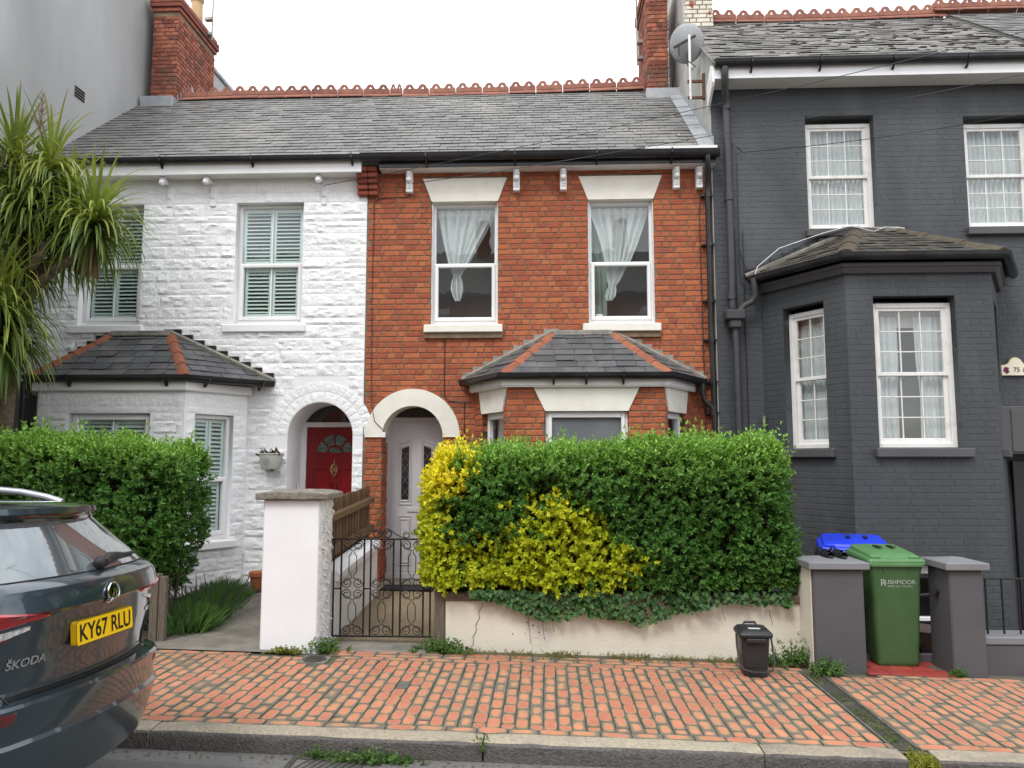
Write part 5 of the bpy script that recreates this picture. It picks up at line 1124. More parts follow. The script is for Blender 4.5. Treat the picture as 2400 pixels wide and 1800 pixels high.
# house plaque
sg = thing('house_plaque', 'cream house number plaque reading 75 with purple flowers', 'sign', (6.1, 10.2, 3))
pl = [(5.925, 2.925), (6.295, 2.925), (6.295, 3.055), (6.25, 3.06), (6.21, 3.075)]+arc(6.11, 3.07, .085, .35, pi-.35, 8)+[(6.01, 3.075), (5.97, 3.06), (5.925, 3.055)]
mkobj('plate', from_curve('plate', [pl], .02, M('cream_ceramic', (.74, .68, .52), rough=.25), Frame(0, 10.20)), sg)
mkobj('edge', from_curve('edge', [[(6.11+(x-6.11)*1.03, 3.0+(z-3.0)*1.05) for x, z in pl]], .014, M('ochre_glaze', (.5, .36, .16), rough=.3), Frame(0, 10.214)), sg)
mkobj('number', text_mesh('number', '75', .085, M('black_print', (.03, .03, .03)), .003), sg, loc=(6.115, 10.197, 2.995), rot=(pi/2, 0, 0))
for x, z in ((5.985, 2.99), (6.235, 2.99)):
    b = MB(); r = random.Random(int(x*100))
    for k in range(7): a = k*2.4; b.lathe([(.018, 0), (.001, .003)], (0, 0, 0), 8).xf(lambda p: (x+.024*cos(a)*(k > 0)+p[0], 10.196-p[2], z+.028*sin(a)*(k > 0)+p[1]), len(b.v)-16)
    b.obj('flower_motif', M('purple_print', (.20, .02, .08), (.10, .01, .05), 90), sg)
mb_ = thing('meter_cabinet', 'charcoal painted meter cabinet below the number plaque', 'cabinet', (6.1, 10, 1.9))
MB().box(5.66, 6.6, 9.84, 10.25, 1.90, 2.50, .012).obj('case', GREYS, mb_); MB().box(5.79, 6.56, 9.825, 9.845, 1.93, 2.46, .006).obj('door', GREYS, mb_)
MB().box(5.98, 6.9, 10.19, 10.24, -.3, 1.82, .006).obj('side_door', M('black_gloss_door', (.018, .018, .02), rough=.35), gh)  # black panel puts the shade of the recessed porch into its colour
# satellite dish
sd = thing('satellite_dish', 'grey satellite dish on a white pole above the roof', 'satellite dish', (2.05, 10.6, 6.9))
DG = M('dish_grey', (.33, .34, .35), (.26, .26, .26), 6, .5, c3=(.36, .25, .16), sc3=3.5, lo3=.62, hi3=.75); RUST = M('rusty_steel', (.16, .085, .05), (.09, .05, .035), 30, .9, .4, 60)
dn = Vector((.35, .90, .30)).normalized(); du = dn.cross(Vector((0, 0, 1))).normalized(); dv = du.cross(dn); dc = Vector((2.04, 10.62, 7.80))
b = MB(); K_ = 7
b.v = [tuple(dc)]
for i in range(1, K_+1):
    for j in range(32): a = 2*pi*j/32; rr_ = i/K_; b.v.append(tuple(dc+du*.245*rr_*cos(a)+dv*.275*rr_*sin(a)+dn*.06*rr_*rr_))
b.f = [(0, 1+(j+1) % 32, 1+j) for j in range(32)]+[(1+(i-1)*32+j, 1+(i-1)*32+(j+1) % 32, 1+i*32+(j+1) % 32, 1+i*32+j) for i in range(1, K_) for j in range(32)]; b.mi = [0]*len(b.f)
do = b.obj('reflector', DG, sd, 60); m_ = do.modifiers.new('s', 'SOLIDIFY'); m_.thickness = .008
MB().tube([(2.07, 10.52, 6.90), (2.07, 10.52, 7.86)], .019, 10).obj('pole', UPVCOLD, sd, 40)
MB().tube([tuple(dc-du*.17-dn*.05-dv*.04), tuple(dc+du*.15-dn*.05+dv*.06)], .02, 6).obj('back_bar', IRON, sd)
MB().tube([tuple(dc-dv*.12-dn*.03), tuple(dc-dv*.30+dn*.05), tuple(dc-dv*.33+dn*.28)], .013, 8).obj('feed_arm', STEEL, sd, 50)
MB().tube([tuple(dc-dv*.33+dn*.26), tuple(dc-dv*.27+dn*.36)], .03, 10).obj('receiver', UPVCOLD, sd, 50)
for z in (7.17, 6.93): MB().box(2.03, 2.30, 10.51, 10.545, z-.018, z+.018, .003).obj('wall_bracket', RUST, sd)
MB().box(2.235, 2.27, 10.50, 10.55, 6.9, 7.28, .003).obj('wall_bracket', RUST, sd)
MB().tube([tuple(dc-du*.1-dn*.04), tuple(dc-du*.1-dn*.06-dv*.2), (2.06, 10.5, 7.45), (2.15, 10.52, 7.38)], .008, 6).obj('coax_cable', BLACKP, sd, 60)
def aerial(label, x, y, z0_, z1, s):
    t = thing('aerial_mast', label, 'aerial', (x, y, z0_)); MB().tube([(x, y, z0_), (x, y, z1)], .016, 8).obj('mast', STEEL, t, 40)
    for z in (z0_+.12, z0_+.42): MB().box(min(x, x+s*.14), max(x, x+s*.14), y-.05, y+.05, z-.03, z+.03, .004).obj('clamp', STEEL, t)
    MB().tube([(x, y-.6, z1-.1), (x, y+.7, z1-.1)], .01, 6).obj('boom', STEEL, t)
    for k in range(9): MB().tube([(x-.14, y-.5+k*.13, z1-.1), (x+.14, y-.5+k*.13, z1-.1)], .004, 5).obj('element', STEEL, t)
aerial('tall thin aerial mast on the red chimney next to the grey building', -6.29, 13.6, 9.75, 12.6, -1)
aerial('thin aerial mast clamped to the red chimney by the satellite dish', 1.64, 13.0, 8.75, 12.4, 1)
def cable(label, pts, r_=.006):
    P = []
    for i in range(len(pts)-1):
        a, c = Vector(pts[i]), Vector(pts[i+1])
        for k in range(12): t = k/12; P.append(a.lerp(c, t)-Vector((0, 0, .10*4*t*(1-t))))
    P.append(Vector(pts[-1])); MB().tube(P, r_, 6).obj('overhead_cable', BLACKP, None, 60, label=label, cat='cable', group='overhead cables')
cable('overhead cable rising from the white house eaves across the roofs', [(-3.06, 10.22, 5.62), (6.905, 8.5, 7.01), (12, 7.6, 7.9)], .0045)
cable('overhead cable rising from a bracket of the red brick house', [(-1.81, 10.10, 5.58), (6.857, 8.5, 6.45), (12, 7.6, 7.1)], .0045)
cable('overhead cable fixed to the charcoal wall beside its upper window', [(2.69, 10.19, 5.98), (6.82, 8.5, 5.98), (12, 6.4, 6.1)], .0045)
wire(gh, [(2.69, 10.2, 5.98), (2.62, 10.2, 6.05), (2.56, 10.2, 6.1), (2.5, 10.2, 5.95), (2.42, 10.2, 5.92), (2.34, 10.22, 6.0)], .006)
# ================================================================= PLANTS
LEAF = leafmat('leaf'); LEAFG = leafmat('glossy_leaf', .25, .38); WOOD = M('twig_bark', (.06, .045, .03), (.09, .07, .05), 20, .95, .5, 60)
R_ = np.random.RandomState(4)
def nrm(a): return a/np.maximum(np.linalg.norm(a, axis=1, keepdims=True), 1e-9)
def leaves_mesh(name, base, d, n, ln, wd, col, mat, fold=.25, bend=.15, shape=(.3, .68, .8, .62)):
    """two-quad folded leaves; base, direction, approximate normal, length, width, colour per leaf"""
    N = len(base); d = nrm(d); s = nrm(np.cross(d, n)); n = np.cross(s, d); ln = ln[:, None]; w2 = (wd/2)[:, None]
    t1, t2, k1, k2 = shape
    tip = base+d*ln-n*ln*bend; m1 = base+d*ln*t1; m2 = base+d*ln*t2-n*ln*bend*.4
    V = np.stack([base, m1+s*w2*k1*1.25+n*w2*fold, m2+s*w2*k2*1.25+n*w2*fold, tip, m2-s*w2*k2*1.25+n*w2*fold, m1-s*w2*k1*1.25+n*w2*fold], 1).reshape(-1, 3)
    F = (np.arange(N)[:, None, None]*6+np.array([[0, 1, 2, 3], [0, 3, 4, 5]])[None]).reshape(-1, 4)
    me = bpy.data.meshes.new(name); me.vertices.add(len(V)); me.vertices.foreach_set('co', V.astype(np.float32).ravel())
    me.loops.add(F.size); me.loops.foreach_set('vertex_index', F.astype(np.int32).ravel()); me.polygons.add(len(F)); me.polygons.foreach_set('loop_start', np.arange(0, F.size, 4, dtype=np.int32)); me.polygons.foreach_set('loop_total', np.full(len(F), 4, dtype=np.int32))
    a = me.color_attributes.new('Col', 'FLOAT_COLOR', 'POINT'); C4 = np.ones((N, 6, 4), np.float32); C4[:, :, :3] = col[:, None, :]; a.data.foreach_set('color', C4.ravel())
    me.materials.append(mat); me.update(); me.validate(); return me
def sprigs(P, D, L, npair, lsize, rs, spread=.85):
    """opposite leaf pairs along short shoots"""
    N = len(P); D = nrm(D); ref = nrm(rs.normal(size=(N, 3))); S = nrm(np.cross(D, ref)); S2 = np.cross(D, S); B = []; DD = []; NN = []; LN = []; ID = []; TT = []
    for k in range(npair):
        t = (k+.5)/npair; pos = P+D*(L*t)[:, None]; ax = S if k % 2 == 0 else S2
        for sg in (-1, 1):
            ang = spread*(1-.35*t); dd = D*np.cos(ang)+ax*sg*np.sin(ang)+rs.normal(size=(N, 3))*.16
            B.append(pos); DD.append(dd); NN.append(D+rs.normal(size=(N, 3))*.25-ax*sg*.3); LN.append(lsize*(1.05-.4*abs(t-.45))*rs.uniform(.6, 1.3, N)); ID.append(np.arange(N)); TT.append(np.full(N, t))
    B.append(P+D*L[:, None]*.95); DD.append(D+rs.normal(size=(N, 3))*.15); NN.append(S); LN.append(lsize*rs.uniform(.6, .9, N)); ID.append(np.arange(N)); TT.append(np.ones(N))
    return [np.concatenate(x) for x in (B, DD, NN, LN, ID, TT)]
def hedge_points(n, x0, x1, y0, y1, z0, z1, rs, top=.3, bulge=.06, zt=None, xr=None):
    """points and normals on a clipped, slightly uneven hedge body"""
    A = [(x1-x0)*(z1-z0), (x1-x0)*(y1-y0)*1.15, (y1-y0)*(z1-z0)*.8, (y1-y0)*(z1-z0)*.8]; A = np.array(A)/sum(A)
    k = rs.choice(4, n, p=A); u, v = rs.rand(n), rs.rand(n); P = np.zeros((n, 3)); Nn = np.zeros((n, 3))
    X = lambda t: x0+(x1-x0)*t; Y = lambda t: y0+(y1-y0)*t; Z = lambda t: z0+(z1-z0)*t
    for i, (px, py, pz, nn) in enumerate(((X(u), Y(0*u), Z(v), (0, -1, 0)), (X(u), Y(v), Z(1+0*u), (0, 0, 1)), (X(0*u), Y(u), Z(v), (-1, 0, 0)), (X(1+0*u), Y(u), Z(v), (1, 0, 0)))):
        m = k == i; P[m] = np.stack([px, py, pz], 1)[m]; Nn[m] = nn
    c = np.array([(x0+x1)/2, (y0+y1)/2, (z0+z1)/2]); h = np.array([(x1-x0)/2, (y1-y0)/2, (z1-z0)/2])
    q = (P-c); rad = .24                                     # rounded edges
    ex = np.clip(np.abs(q)-(h-rad), 0, None); L_ = np.linalg.norm(ex, axis=1); m = L_ > rad; 
    sc_ = np.where(m, rad/np.maximum(L_, 1e-6), 1)[:, None]; P = c+np.sign(q)*(np.minimum(np.abs(q), h-rad)+ex*sc_)
    Nn = nrm(Nn*.6+np.sign(q)*ex*sc_/rad)
    f = np.array([mnoise.noise((p[0]*2.1, p[1]*2.1, p[2]*2.1))*.10+mnoise.noise((p[0]*5, p[1]*5, p[2]*5))*.07 for p in P]); P = P+Nn*f[:, None]
    if xr is not None: P[:, 0] = xr(P)
    if zt is not None: P[:, 2] = zt(P)
    return P, Nn
def mixcol(a, b, t): return np.array(a)[None]*(1-t[:, None])+np.array(b)[None]*t[:, None]
def poly_in(px, pz, poly):
    ins = np.zeros(len(px), bool); n = len(poly)
    for i in range(n):
        (xa, za), (xb, zb) = poly[i], poly[(i+1) % n]; c = ((za > pz) != (zb > pz)) & (px < (xb-xa)*(pz-za)/((zb-za) if zb != za else 1e-9)+xa); ins ^= c
    return ins
def twigs(par, P, D, name='branches', r=.006):
    b = MB()
    for p, d in zip(P, D): b.tube([tuple(p), tuple(p+d*.5+np.array((.02, 0, 0))), tuple(p+d)], [r, r*.7, r*.4], 4, cap=False)
    b.obj(name, WOOD, par, kind='stuff')
GP = lambda d, y: (-1.205+(d-908)/223., .555+(1282-y)/226.)
gold_polys = [[GP(*q) for q in ((895, 950), (1040, 950), (1030, 1000), (985, 1060), (955, 1130), (930, 1170), (895, 1180))], [GP(*q) for q in ((895, 1310), (895, 1150), (935, 1140), (1000, 1175), (1060, 1180), (1110, 1165), (1135, 1120), (1150, 1085), (1230, 1085), (1290, 1130), (1320, 1185), (1370, 1195), (1400, 1215), (1360, 1250), (1270, 1300))], [GP(*q) for q in ((895, 940), (940, 940), (935, 1310), (895, 1310))]]
def gold_mask(P, rs):
    jx = P[:, 0]+rs.normal(size=len(P))*.055; jz = P[:, 2]+rs.normal(size=len(P))*.055; m = np.zeros(len(P), bool)
    for pl in gold_polys: m |= poly_in(jx, jz, pl)
    cl = np.array([mnoise.noise((p[0]*5.5, p[2]*5.5, 7.)) for p in P]); near = (P[:, 0] < .85)
    m = np.where(m, cl > -.48, (cl > .53) & near & (P[:, 0] < .55))
    return m
def hedge(label, x0, x1, y0, y1, z0, z1, n, seed, gold=False, xr=None, zt=None):
    rs = np.random.RandomState(seed); t = thing('hedge', label, 'hedge', ((x0+x1)/2, (y0+y1)/2, z0), 'privet hedges')
    P, Nn = hedge_points(n, x0, x1, y0, y1, z0, z1, rs, xr=xr, zt=zt)
    dep = np.abs(rs.normal(size=n))*.07; dep[rs.rand(n) < .3] *= 2; dep += .17*np.clip(np.array([mnoise.noise((p[0]*4.3, p[1]*4.3, p[2]*4.3+8)) for p in P])-.12, 0, .8)*(P[:, 2] < z1-.22); P = P-Nn*dep[:, None]
    topf = np.clip((P[:, 2]-(z1-.42))/.42, 0, 1); up = np.array([0, 0, 1.])
    D = nrm(Nn*.75+up*(.45+.55*topf)[:, None]+rs.normal(size=(n, 3))*.38)
    shoot = (topf > .60) & (rs.rand(n) < .62) & (dep < .09); D[shoot] = nrm(up*1.1+rs.normal(size=(shoot.sum(), 3))*.22+Nn[shoot]*.15)
    L_ = rs.uniform(.06, .11, n); L_[shoot] = rs.uniform(.08, .36, shoot.sum())*rs.uniform(.5, 1., shoot.sum())*(.75+.5*np.array([mnoise.noise((p[0]*3, p[1]*3, 5.)) for p in P[shoot]]))
    g = gold_mask(P, rs) if gold else np.zeros(n, bool)
    for nm, m in (('green_foliage', ~g), ('golden_foliage', g)):
        if not m.any(): continue
        B, DD, NN, LN, ID, TT = sprigs(P[m], D[m], L_[m], 5, .044 if nm[1] == 'r' else .041, rs)
        tf = topf[m][ID]; k = len(B); v = rs.uniform(.65, 1.35, k)[:, None]; young_lit = np.clip(tf*.75+.25*TT*rs.rand(k)+shoot[m][ID]*.35, 0, 1)
        if nm == 'green_foliage': col = mixcol((.075, .185, .036), (.25, .44, .085), young_lit**1.2)*v  # paler towards the top: young growth, with sky light added to the colour
        if nm == 'green_foliage' and gold:
            jj = P[m][ID]+rs.normal(size=(k, 3))*.11; lim = np.zeros(k, bool)
            for pl in gold_polys: lim |= poly_in(jj[:, 0], jj[:, 2], pl)
            lim &= rs.rand(k) < .6; col[lim] = mixcol((.13, .24, .026), (.30, .38, .035), rs.rand(lim.sum()))
        elif nm != 'green_foliage': col = mixcol((.40, .52, .028), (.93, .82, .055), np.clip(rs.rand(k)*.55+np.clip((P[m][ID][:, 2]-1.25)/.35, 0, 1)*.6, 0, 1))*rs.uniform(.72, 1.15, k)[:, None]
        sub = rs.rand(k) < .96
        mkobj(nm, leaves_mesh(nm, B[sub], DD[sub], NN[sub], LN[sub], LN[sub]*(.48 if nm[1] == 'r' else .58), col[sub], LEAFG), t)
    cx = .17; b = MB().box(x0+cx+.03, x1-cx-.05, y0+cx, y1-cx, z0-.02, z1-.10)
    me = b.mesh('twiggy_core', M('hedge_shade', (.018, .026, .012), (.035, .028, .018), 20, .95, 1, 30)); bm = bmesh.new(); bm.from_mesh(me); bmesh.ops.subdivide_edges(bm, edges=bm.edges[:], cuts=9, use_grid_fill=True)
    for v in bm.verts: v.co += Vector((mnoise.noise(v.co*5), mnoise.noise(v.co*5+Vector((9, 0, 0))), mnoise.noise(v.co*5+Vector((0, 9, 0)))))*.10
    for v in bm.verts:
        if xr is not None: v.co.x = min(v.co.x, float(xr(np.array([[x1, v.co.y, v.co.z]]))[0])-.16)
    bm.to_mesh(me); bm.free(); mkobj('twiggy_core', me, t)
    S = rs.rand(60) < 2; sx = rs.uniform(x0+.2, x1-.2, 60); twigs(t, np.stack([sx, np.full(60, (y0+y1)/2+.05)+rs.uniform(-.15, .15, 60), np.full(60, z0-.15)], 1), np.stack([rs.normal(size=60)*.10, rs.normal(size=60)*.05+.08, np.full(60, (z1-z0)*.8)], 1), r=.012)
    return t
# green and golden privet over the cream wall
hedge('clipped green privet hedge streaked with golden leaves above the cream wall', -1.17, 2.36, 7.46, 8.38, .53, 1.87, 11500, 11, True,
      xr=lambda P: P[:, 0]+np.where(P[:, 0] > 1.9, (P[:, 0]-1.9)*(.12*np.clip((1.5-P[:, 2])/.9, -.3, 1)), 0), zt=lambda P: P[:, 2]+np.clip((P[:, 2]-.6)/1.4, 0, 1)*.035*(P[:, 0]+.6))
hedge('clipped plain green privet hedge beside the parked car', -6.3, -3.66, 7.50, 8.45, .45, 1.96, 7800, 12, False,
      xr=lambda P: P[:, 0]-np.where(P[:, 0] > -4.4, np.clip((1.15-P[:, 2])/.8, 0, 1)*.34*(P[:, 0]+4.4)/.74, 0), zt=lambda P: P[:, 2]+.05*np.sin(P[:, 0]*2.1))
# trailing vine on the wall
rs = np.random.RandomState(21); n = 1500
vx = rs.uniform(-.72, 2.30, n); env = np.interp(vx, [-.72, -.4, -.1, .1, .35, .6, .9, 1.2, 1.5, 1.75, 1.8, 2.3], [.06, .13, .26, .28, .22, .26, .32, .22, .16, .08, .10, .13])
keep = (vx < 1.55) | (rs.rand(n) < .35); vx = vx[keep]; env = env[keep]; n = len(vx)
vz = .60-env*rs.rand(n)**.8; vy = np.where(vz > .55, rs.uniform(7.44, 7.56, n), np.where(vz > .47, 7.535-rs.rand(n)*.07, 7.56-rs.rand(n)*.10))
B = np.stack([vx, vy, vz], 1); DD = np.stack([rs.normal(size=n)*.5, -.35-rs.rand(n)*.3, -.75+rs.normal(size=n)*.3], 1); NN = np.stack([rs.normal(size=n)*.3, np.full(n, -1.), np.full(n, .55)], 1)
col = mixcol((.036, .105, .026), (.085, .185, .045), rs.rand(n))
vt = thing('trailing_vine', 'heart-leaved vine trailing over the coping of the cream wall', 'vine', (.6, 7.5, .4)); ls = rs.uniform(.032, .055, n)
mkobj('leaves', leaves_mesh('leaves', B, DD, NN, ls, ls*.85, col, LEAF, shape=(.18, .6, .95, .65)), vt)
b = MB()
for x0_, l in ((-.18, .34), (-.05, .30), (.04, .22), (1.66, .1), (2.1, .14)): b.tube([(x0_, 7.54, .42), (x0_+.01, 7.535, .42-l*.4), (x0_+.03, 7.54, .42-l)], .003, 4)
b.obj('stems', WOOD, vt); k = 46; fx = np.concatenate([rs.normal(-.12, .08, 18), rs.normal(2.0, .15, 18), rs.uniform(-.6, 1.8, 10)]); fz = np.concatenate([rs.uniform(.12, .40, 18), rs.uniform(.44, .56, 18), rs.uniform(.46, .56, 10)])
fd = rs.normal(size=(k, 3)); fd[:, 1] = -abs(fd[:, 1]); mkobj('flowers', leaves_mesh('flowers', np.stack([fx, np.full(k, 7.52), fz], 1), fd, rs.normal(size=(k, 3)), np.full(k, .022), np.full(k, .018), mixcol((.30, .20, .50), (.10, .05, .05), (rs.rand(k) < .5)*1.), LEAF), vt)
# lavender
def blades(name, par, n, cx, cy, sx, sy, z, h, lean, cols, rs, w=.006, mat=None):
    x = cx+rs.normal(size=n)*sx; y = cy+rs.normal(size=n)*sy; hh = h*rs.uniform(.45, 1.1, n); D = np.stack([lean[0]+rs.normal(size=n)*.34+(x-cx)*3.2, lean[1]+rs.normal(size=n)*.30+(y-cy)*1.6, np.full(n, 1.)], 1)
    zz = z if np.ndim(z) else np.full(n, z)
    return mkobj(name, leaves_mesh(name, np.stack([x, y, zz], 1), D, np.stack([rs.normal(size=n), np.full(n, -1.), np.full(n, .3)], 1), hh, np.full(n, w)*rs.uniform(.7, 1.5, n), mixcol(cols[0], cols[1], rs.rand(n)), mat or LEAF, bend=.12), par, kind='stuff')
lv = thing('lavender_bush', 'low tufted lavender bush spilling onto the concrete path', 'shrub', (-3.85, 8.5, .15))
for k, (cx, cy) in enumerate(((-3.68, 8.0), (-3.74, 8.35), (-3.80, 8.7), (-3.86, 9.05), (-3.92, 9.4))): blades('foliage', lv, 1500, cx, cy, .075, .10, .05, .34, (.04, -.05), ((.11, .23, .065), (.20, .35, .10)), np.random.RandomState(30+k), .010)
blades('flower_spikes', lv, 110, -3.78, 8.6, .10, .4, .15, .46, (.15, -.05), ((.16, .18, .13), (.20, .18, .20)), np.random.RandomState(36), .005)
# weeds
def weed(label, cx, cy, z, sx, sy, n, size, cols, seed, h=.10):
    rs = np.random.RandomState(seed); t = thing('weed', label, 'weed', (cx, cy, z), 'weeds in the pavement')
    P = np.stack([cx+rs.normal(size=n)*sx*.5, cy+rs.normal(size=n)*sy*.5, np.full(n, z)], 1); k = np.exp(-((P[:, 0]-cx)/sx)**2); D = nrm(np.stack([rs.normal(size=n)*.6, rs.normal(size=n)*.5-.25, np.full(n, .9)], 1))
    B, DD, NN, LN, ID, TT = sprigs(P, D, h*k*rs.uniform(.5, 1.3, n), 4, size, rs, 1.1); col = mixcol(cols[0], cols[1], rs.rand(len(B)))*rs.uniform(.7, 1.2, len(B))[:, None]
    mkobj('leaves', leaves_mesh('leaves', B, DD, NN, LN, LN*.62, col, LEAF), t); return t
GC = ((.06, .13, .035), (.15, .26, .06)); YC = ((.14, .19, .03), (.30, .30, .05))
weed('leafy weed clump at the foot of the white gate pillar', -2.08, 7.35, gz(-2.1), .18, .10, 95, .027, GC, 51, .12)
weed('dry grassy weed tuft in front of the white gate pillar', -2.42, 7.22, gz(-2.4), .16, .06, 60, .022, YC, 52, .06)
weed('sprawling green weed clump at the foot of the wooden gate post', -1.0, 7.46, gz(-1), .22, .10, 130, .028, GC, 53, .14)
weed('tall weed growing in the corner of cream wall and grey pillar', 2.33, 7.42, gz(2.3), .10, .08, 70, .030, GC, 54, .26)
weed('leafy weed at the foot of the grey pillar beside the channel', 2.48, 7.12, gz(2.45), .13, .08, 70, .030, GC, 55, .15)
weed('straggling weed between black caddy and grey pillar', 2.08, 7.35, gz(2.1), .15, .08, 60, .026, GC, 56, .15)
weed('bushy weed growing around the gully at the kerb', -1.12, 5.10, gz(-1.1)-.125, .26, .05, 110, .024, GC, 57, .08)
weed('low green weed by the kerb face above the gully grate', -1.46, 5.13, gz(-1.4)-.125, .12, .02, 34, .022, GC, 61, .07)
weed('small weed sprouting from the kerb joint', -.41, 5.20, gz(-.4)-.06, .03, .06, 26, .02, GC, 58, .08)
weed('yellow-green mossy weed filling the gap between kerbstones', 2.385, 5.24, gz(2.38)-.06, .10, .09, 260, .016, ((.20, .24, .03), (.34, .34, .05)), 59, .07)
weed('small weed at the foot of the grey pillar by the railing', 3.62, 7.16, gz(3.6), .05, .04, 22, .026, GC, 60, .08)
weed('small weed below the low grey wall', 4.35, 7.29, gz(4.35), .05, .03, 16, .02, GC, 62, .05)
rs = np.random.RandomState(70); n = 1100; x = rs.uniform(-1.0, 2.3, n); cl = np.array([mnoise.noise((a*3.1, 1., 0.)) for a in x]); kp = cl+rs.normal(size=n)*.2 > -.05; x = x[kp]; n = len(x)
y = 7.52-np.abs(rs.normal(size=n))*.10; P = np.stack([x, y, gz(x)-.002], 1); D = nrm(np.stack([rs.normal(size=n)*.7, rs.normal(size=n)*.4-.3, np.full(n, .7)], 1)); B, DD, NN, LN, ID, TT = sprigs(P, D, rs.uniform(.015, .06, n), 3, .017, rs, 1.1)
mkobj('weeds', leaves_mesh('weeds', B, DD, NN, LN, LN*.45, mixcol((.09, .13, .03), (.26, .22, .07), rs.rand(len(B))), LEAF), None, label='sparse weeds and moss along the foot of the cream wall', cat='weeds', kind='stuff')
n = 420; x = 2.34+rs.normal(size=n)*.035; y = rs.uniform(5.4, 7.1, n); kp = np.array([mnoise.noise((b_*2.6, 4., 0.)) for b_ in y])+rs.normal(size=n)*.15 > .0; x, y = x[kp], y[kp]; n = len(x); P = np.stack([x, y, gz(x)-.012], 1)
B, DD, NN, LN, ID, TT = sprigs(P, nrm(np.stack([rs.normal(size=n), rs.normal(size=n), np.full(n, 1.)], 1)), rs.uniform(.008, .025, n), 2, .013, rs, 1.1)
mkobj('moss', leaves_mesh('moss', B, DD, NN, LN, LN*.6, mixcol((.06, .11, .03), (.16, .20, .06), rs.rand(len(B))), LEAF), None, label='green moss growing along the drainage channel', cat='moss', kind='stuff')
n = 2600; x = rs.uniform(-3, 4.2, n); y = rs.uniform(5.4, 7.1, n); kp = (np.abs(((x+9)/.0985) % 1-.0) < .12) | (rs.rand(n) < .05); kp &= np.array([mnoise.noise((a*1.1, b_*1.3, 2.)) for a, b_ in zip(x, y)]) > -.1; x, y = x[kp], y[kp]; n = len(x); P = np.stack([x, y, gz(x)-.010], 1)
B, DD, NN, LN, ID, TT = sprigs(P, nrm(np.stack([rs.normal(size=n), rs.normal(size=n), np.full(n, 1.)], 1)), rs.uniform(.004, .014, n), 2, .009, rs, 1.1)
mkobj('moss', leaves_mesh('moss', B, DD, NN, LN, LN*.6, mixcol((.05, .085, .025), (.12, .14, .045), rs.rand(len(B))), LEAF), None, label='specks of moss in the joints between the pavers', cat='moss', kind='stuff')
n = 260; x = rs.uniform(-3, 4, n); y = 5.13-np.abs(rs.normal(size=n))*.06; P = np.stack([x, y, np.array([roadz(a, b_) for a, b_ in zip(x, y)])+.004], 1)
mkobj('leaf_litter', leaves_mesh('leaf_litter', P, np.stack([rs.normal(size=n), rs.normal(size=n)*.6, rs.rand(n)*.3], 1), np.stack([rs.normal(size=n)*.4, rs.normal(size=n)*.4, np.full(n, 1.)], 1), rs.uniform(.012, .04, n), rs.uniform(.005, .016, n), mixcol((.30, .24, .16), (.10, .07, .04), rs.rand(n)), LEAF), None, label='dry leaves and grit gathered along the kerb', cat='litter', kind='stuff')
# plant in the wall tub
pk = thing('potted_plant', 'reddish succulent growing in the pale wall tub', 'plant', (-3.66, 10.14, 1.89)); rs = np.random.RandomState(80); n = 46
P = np.stack([-3.665+rs.normal(size=n)*.07, 10.13+rs.normal(size=n)*.03, np.full(n, 1.885)], 1); D = np.stack([rs.normal(size=n)*.9, rs.normal(size=n)*.5-.3, rs.uniform(.0, 1.2, n)], 1)
mkobj('leaves', leaves_mesh('leaves', P, D, rs.normal(size=(n, 3)), rs.uniform(.06, .14, n), rs.uniform(.02, .04, n), mixcol((.13, .03, .035), (.10, .11, .05), (rs.rand(n) < .4)*1.), LEAF), pk)
# cabbage palm
ptree = thing('cabbage_palm', 'branching cabbage palm with strap leaves in front of the white house', 'tree', (-6.2, 8.6, .1)); PBARK = M('palm_bark', (.20, .15, .105), (.10, .075, .055), 8, .95, .9, 26, aniso=(1, 1, 3))
heads = [(-6.3, 8.05, 3.45, .1, .7), (-5.98, 8.2, 3.35, .25, .6), (-5.55, 8.55, 4.95, .2, .5), (-6.28, 8.55, 5.42, .1, .62), (-5.80, 8.5, 5.30, .12, .60), (-5.14, 8.35, 4.62, .55, .60), (-6.06, 8.1, 3.72, .15, .66), (-6.75, 8.5, 4.8, -.3, .62), (-5.72, 8.75, 4.62, .2, .55), (-6.45, 8.2, 4.2, -.2, .66), (-6.55, 8.15, 3.1, -.2, .62), (-5.95, 8.35, 4.85, .1, .5), (-6.2, 8.7, 4.35, 0, .6)]
br = [[(-6.32, 8.6, 0), (-6.28, 8.6, 1.2), (-6.25, 8.6, 2.4), (-6.2, 8.58, 3.1), (-6.12, 8.56, 3.6)], [(-6.12, 8.56, 3.6), (-6.02, 8.55, 4.2), (-5.95, 8.52, 4.7), (-5.82, 8.5, 5.05), (-5.80, 8.5, 5.3)], [(-6.1, 8.56, 3.55), (-5.85, 8.48, 3.85), (-5.55, 8.42, 4.05), (-5.28, 8.38, 4.22), (-5.18, 8.35, 4.6)], [(-6.05, 8.55, 4.05), (-6.15, 8.55, 4.6), (-6.25, 8.55, 5.0), (-6.28, 8.55, 5.4)], [(-6.2, 8.55, 3.1), (-6.12, 8.3, 3.35), (-6.06, 8.12, 3.7)], [(-6.0, 8.55, 3.9), (-5.8, 8.65, 4.2), (-5.72, 8.75, 4.6)], [(-6.2, 8.58, 3.2), (-6.5, 8.5, 3.9), (-6.75, 8.5, 4.75)], [(-6.05, 8.5, 4.0), (-5.85, 8.35, 4.02), (-5.72, 8.3, 4.15), (-5.68, 8.3, 4.3)]]
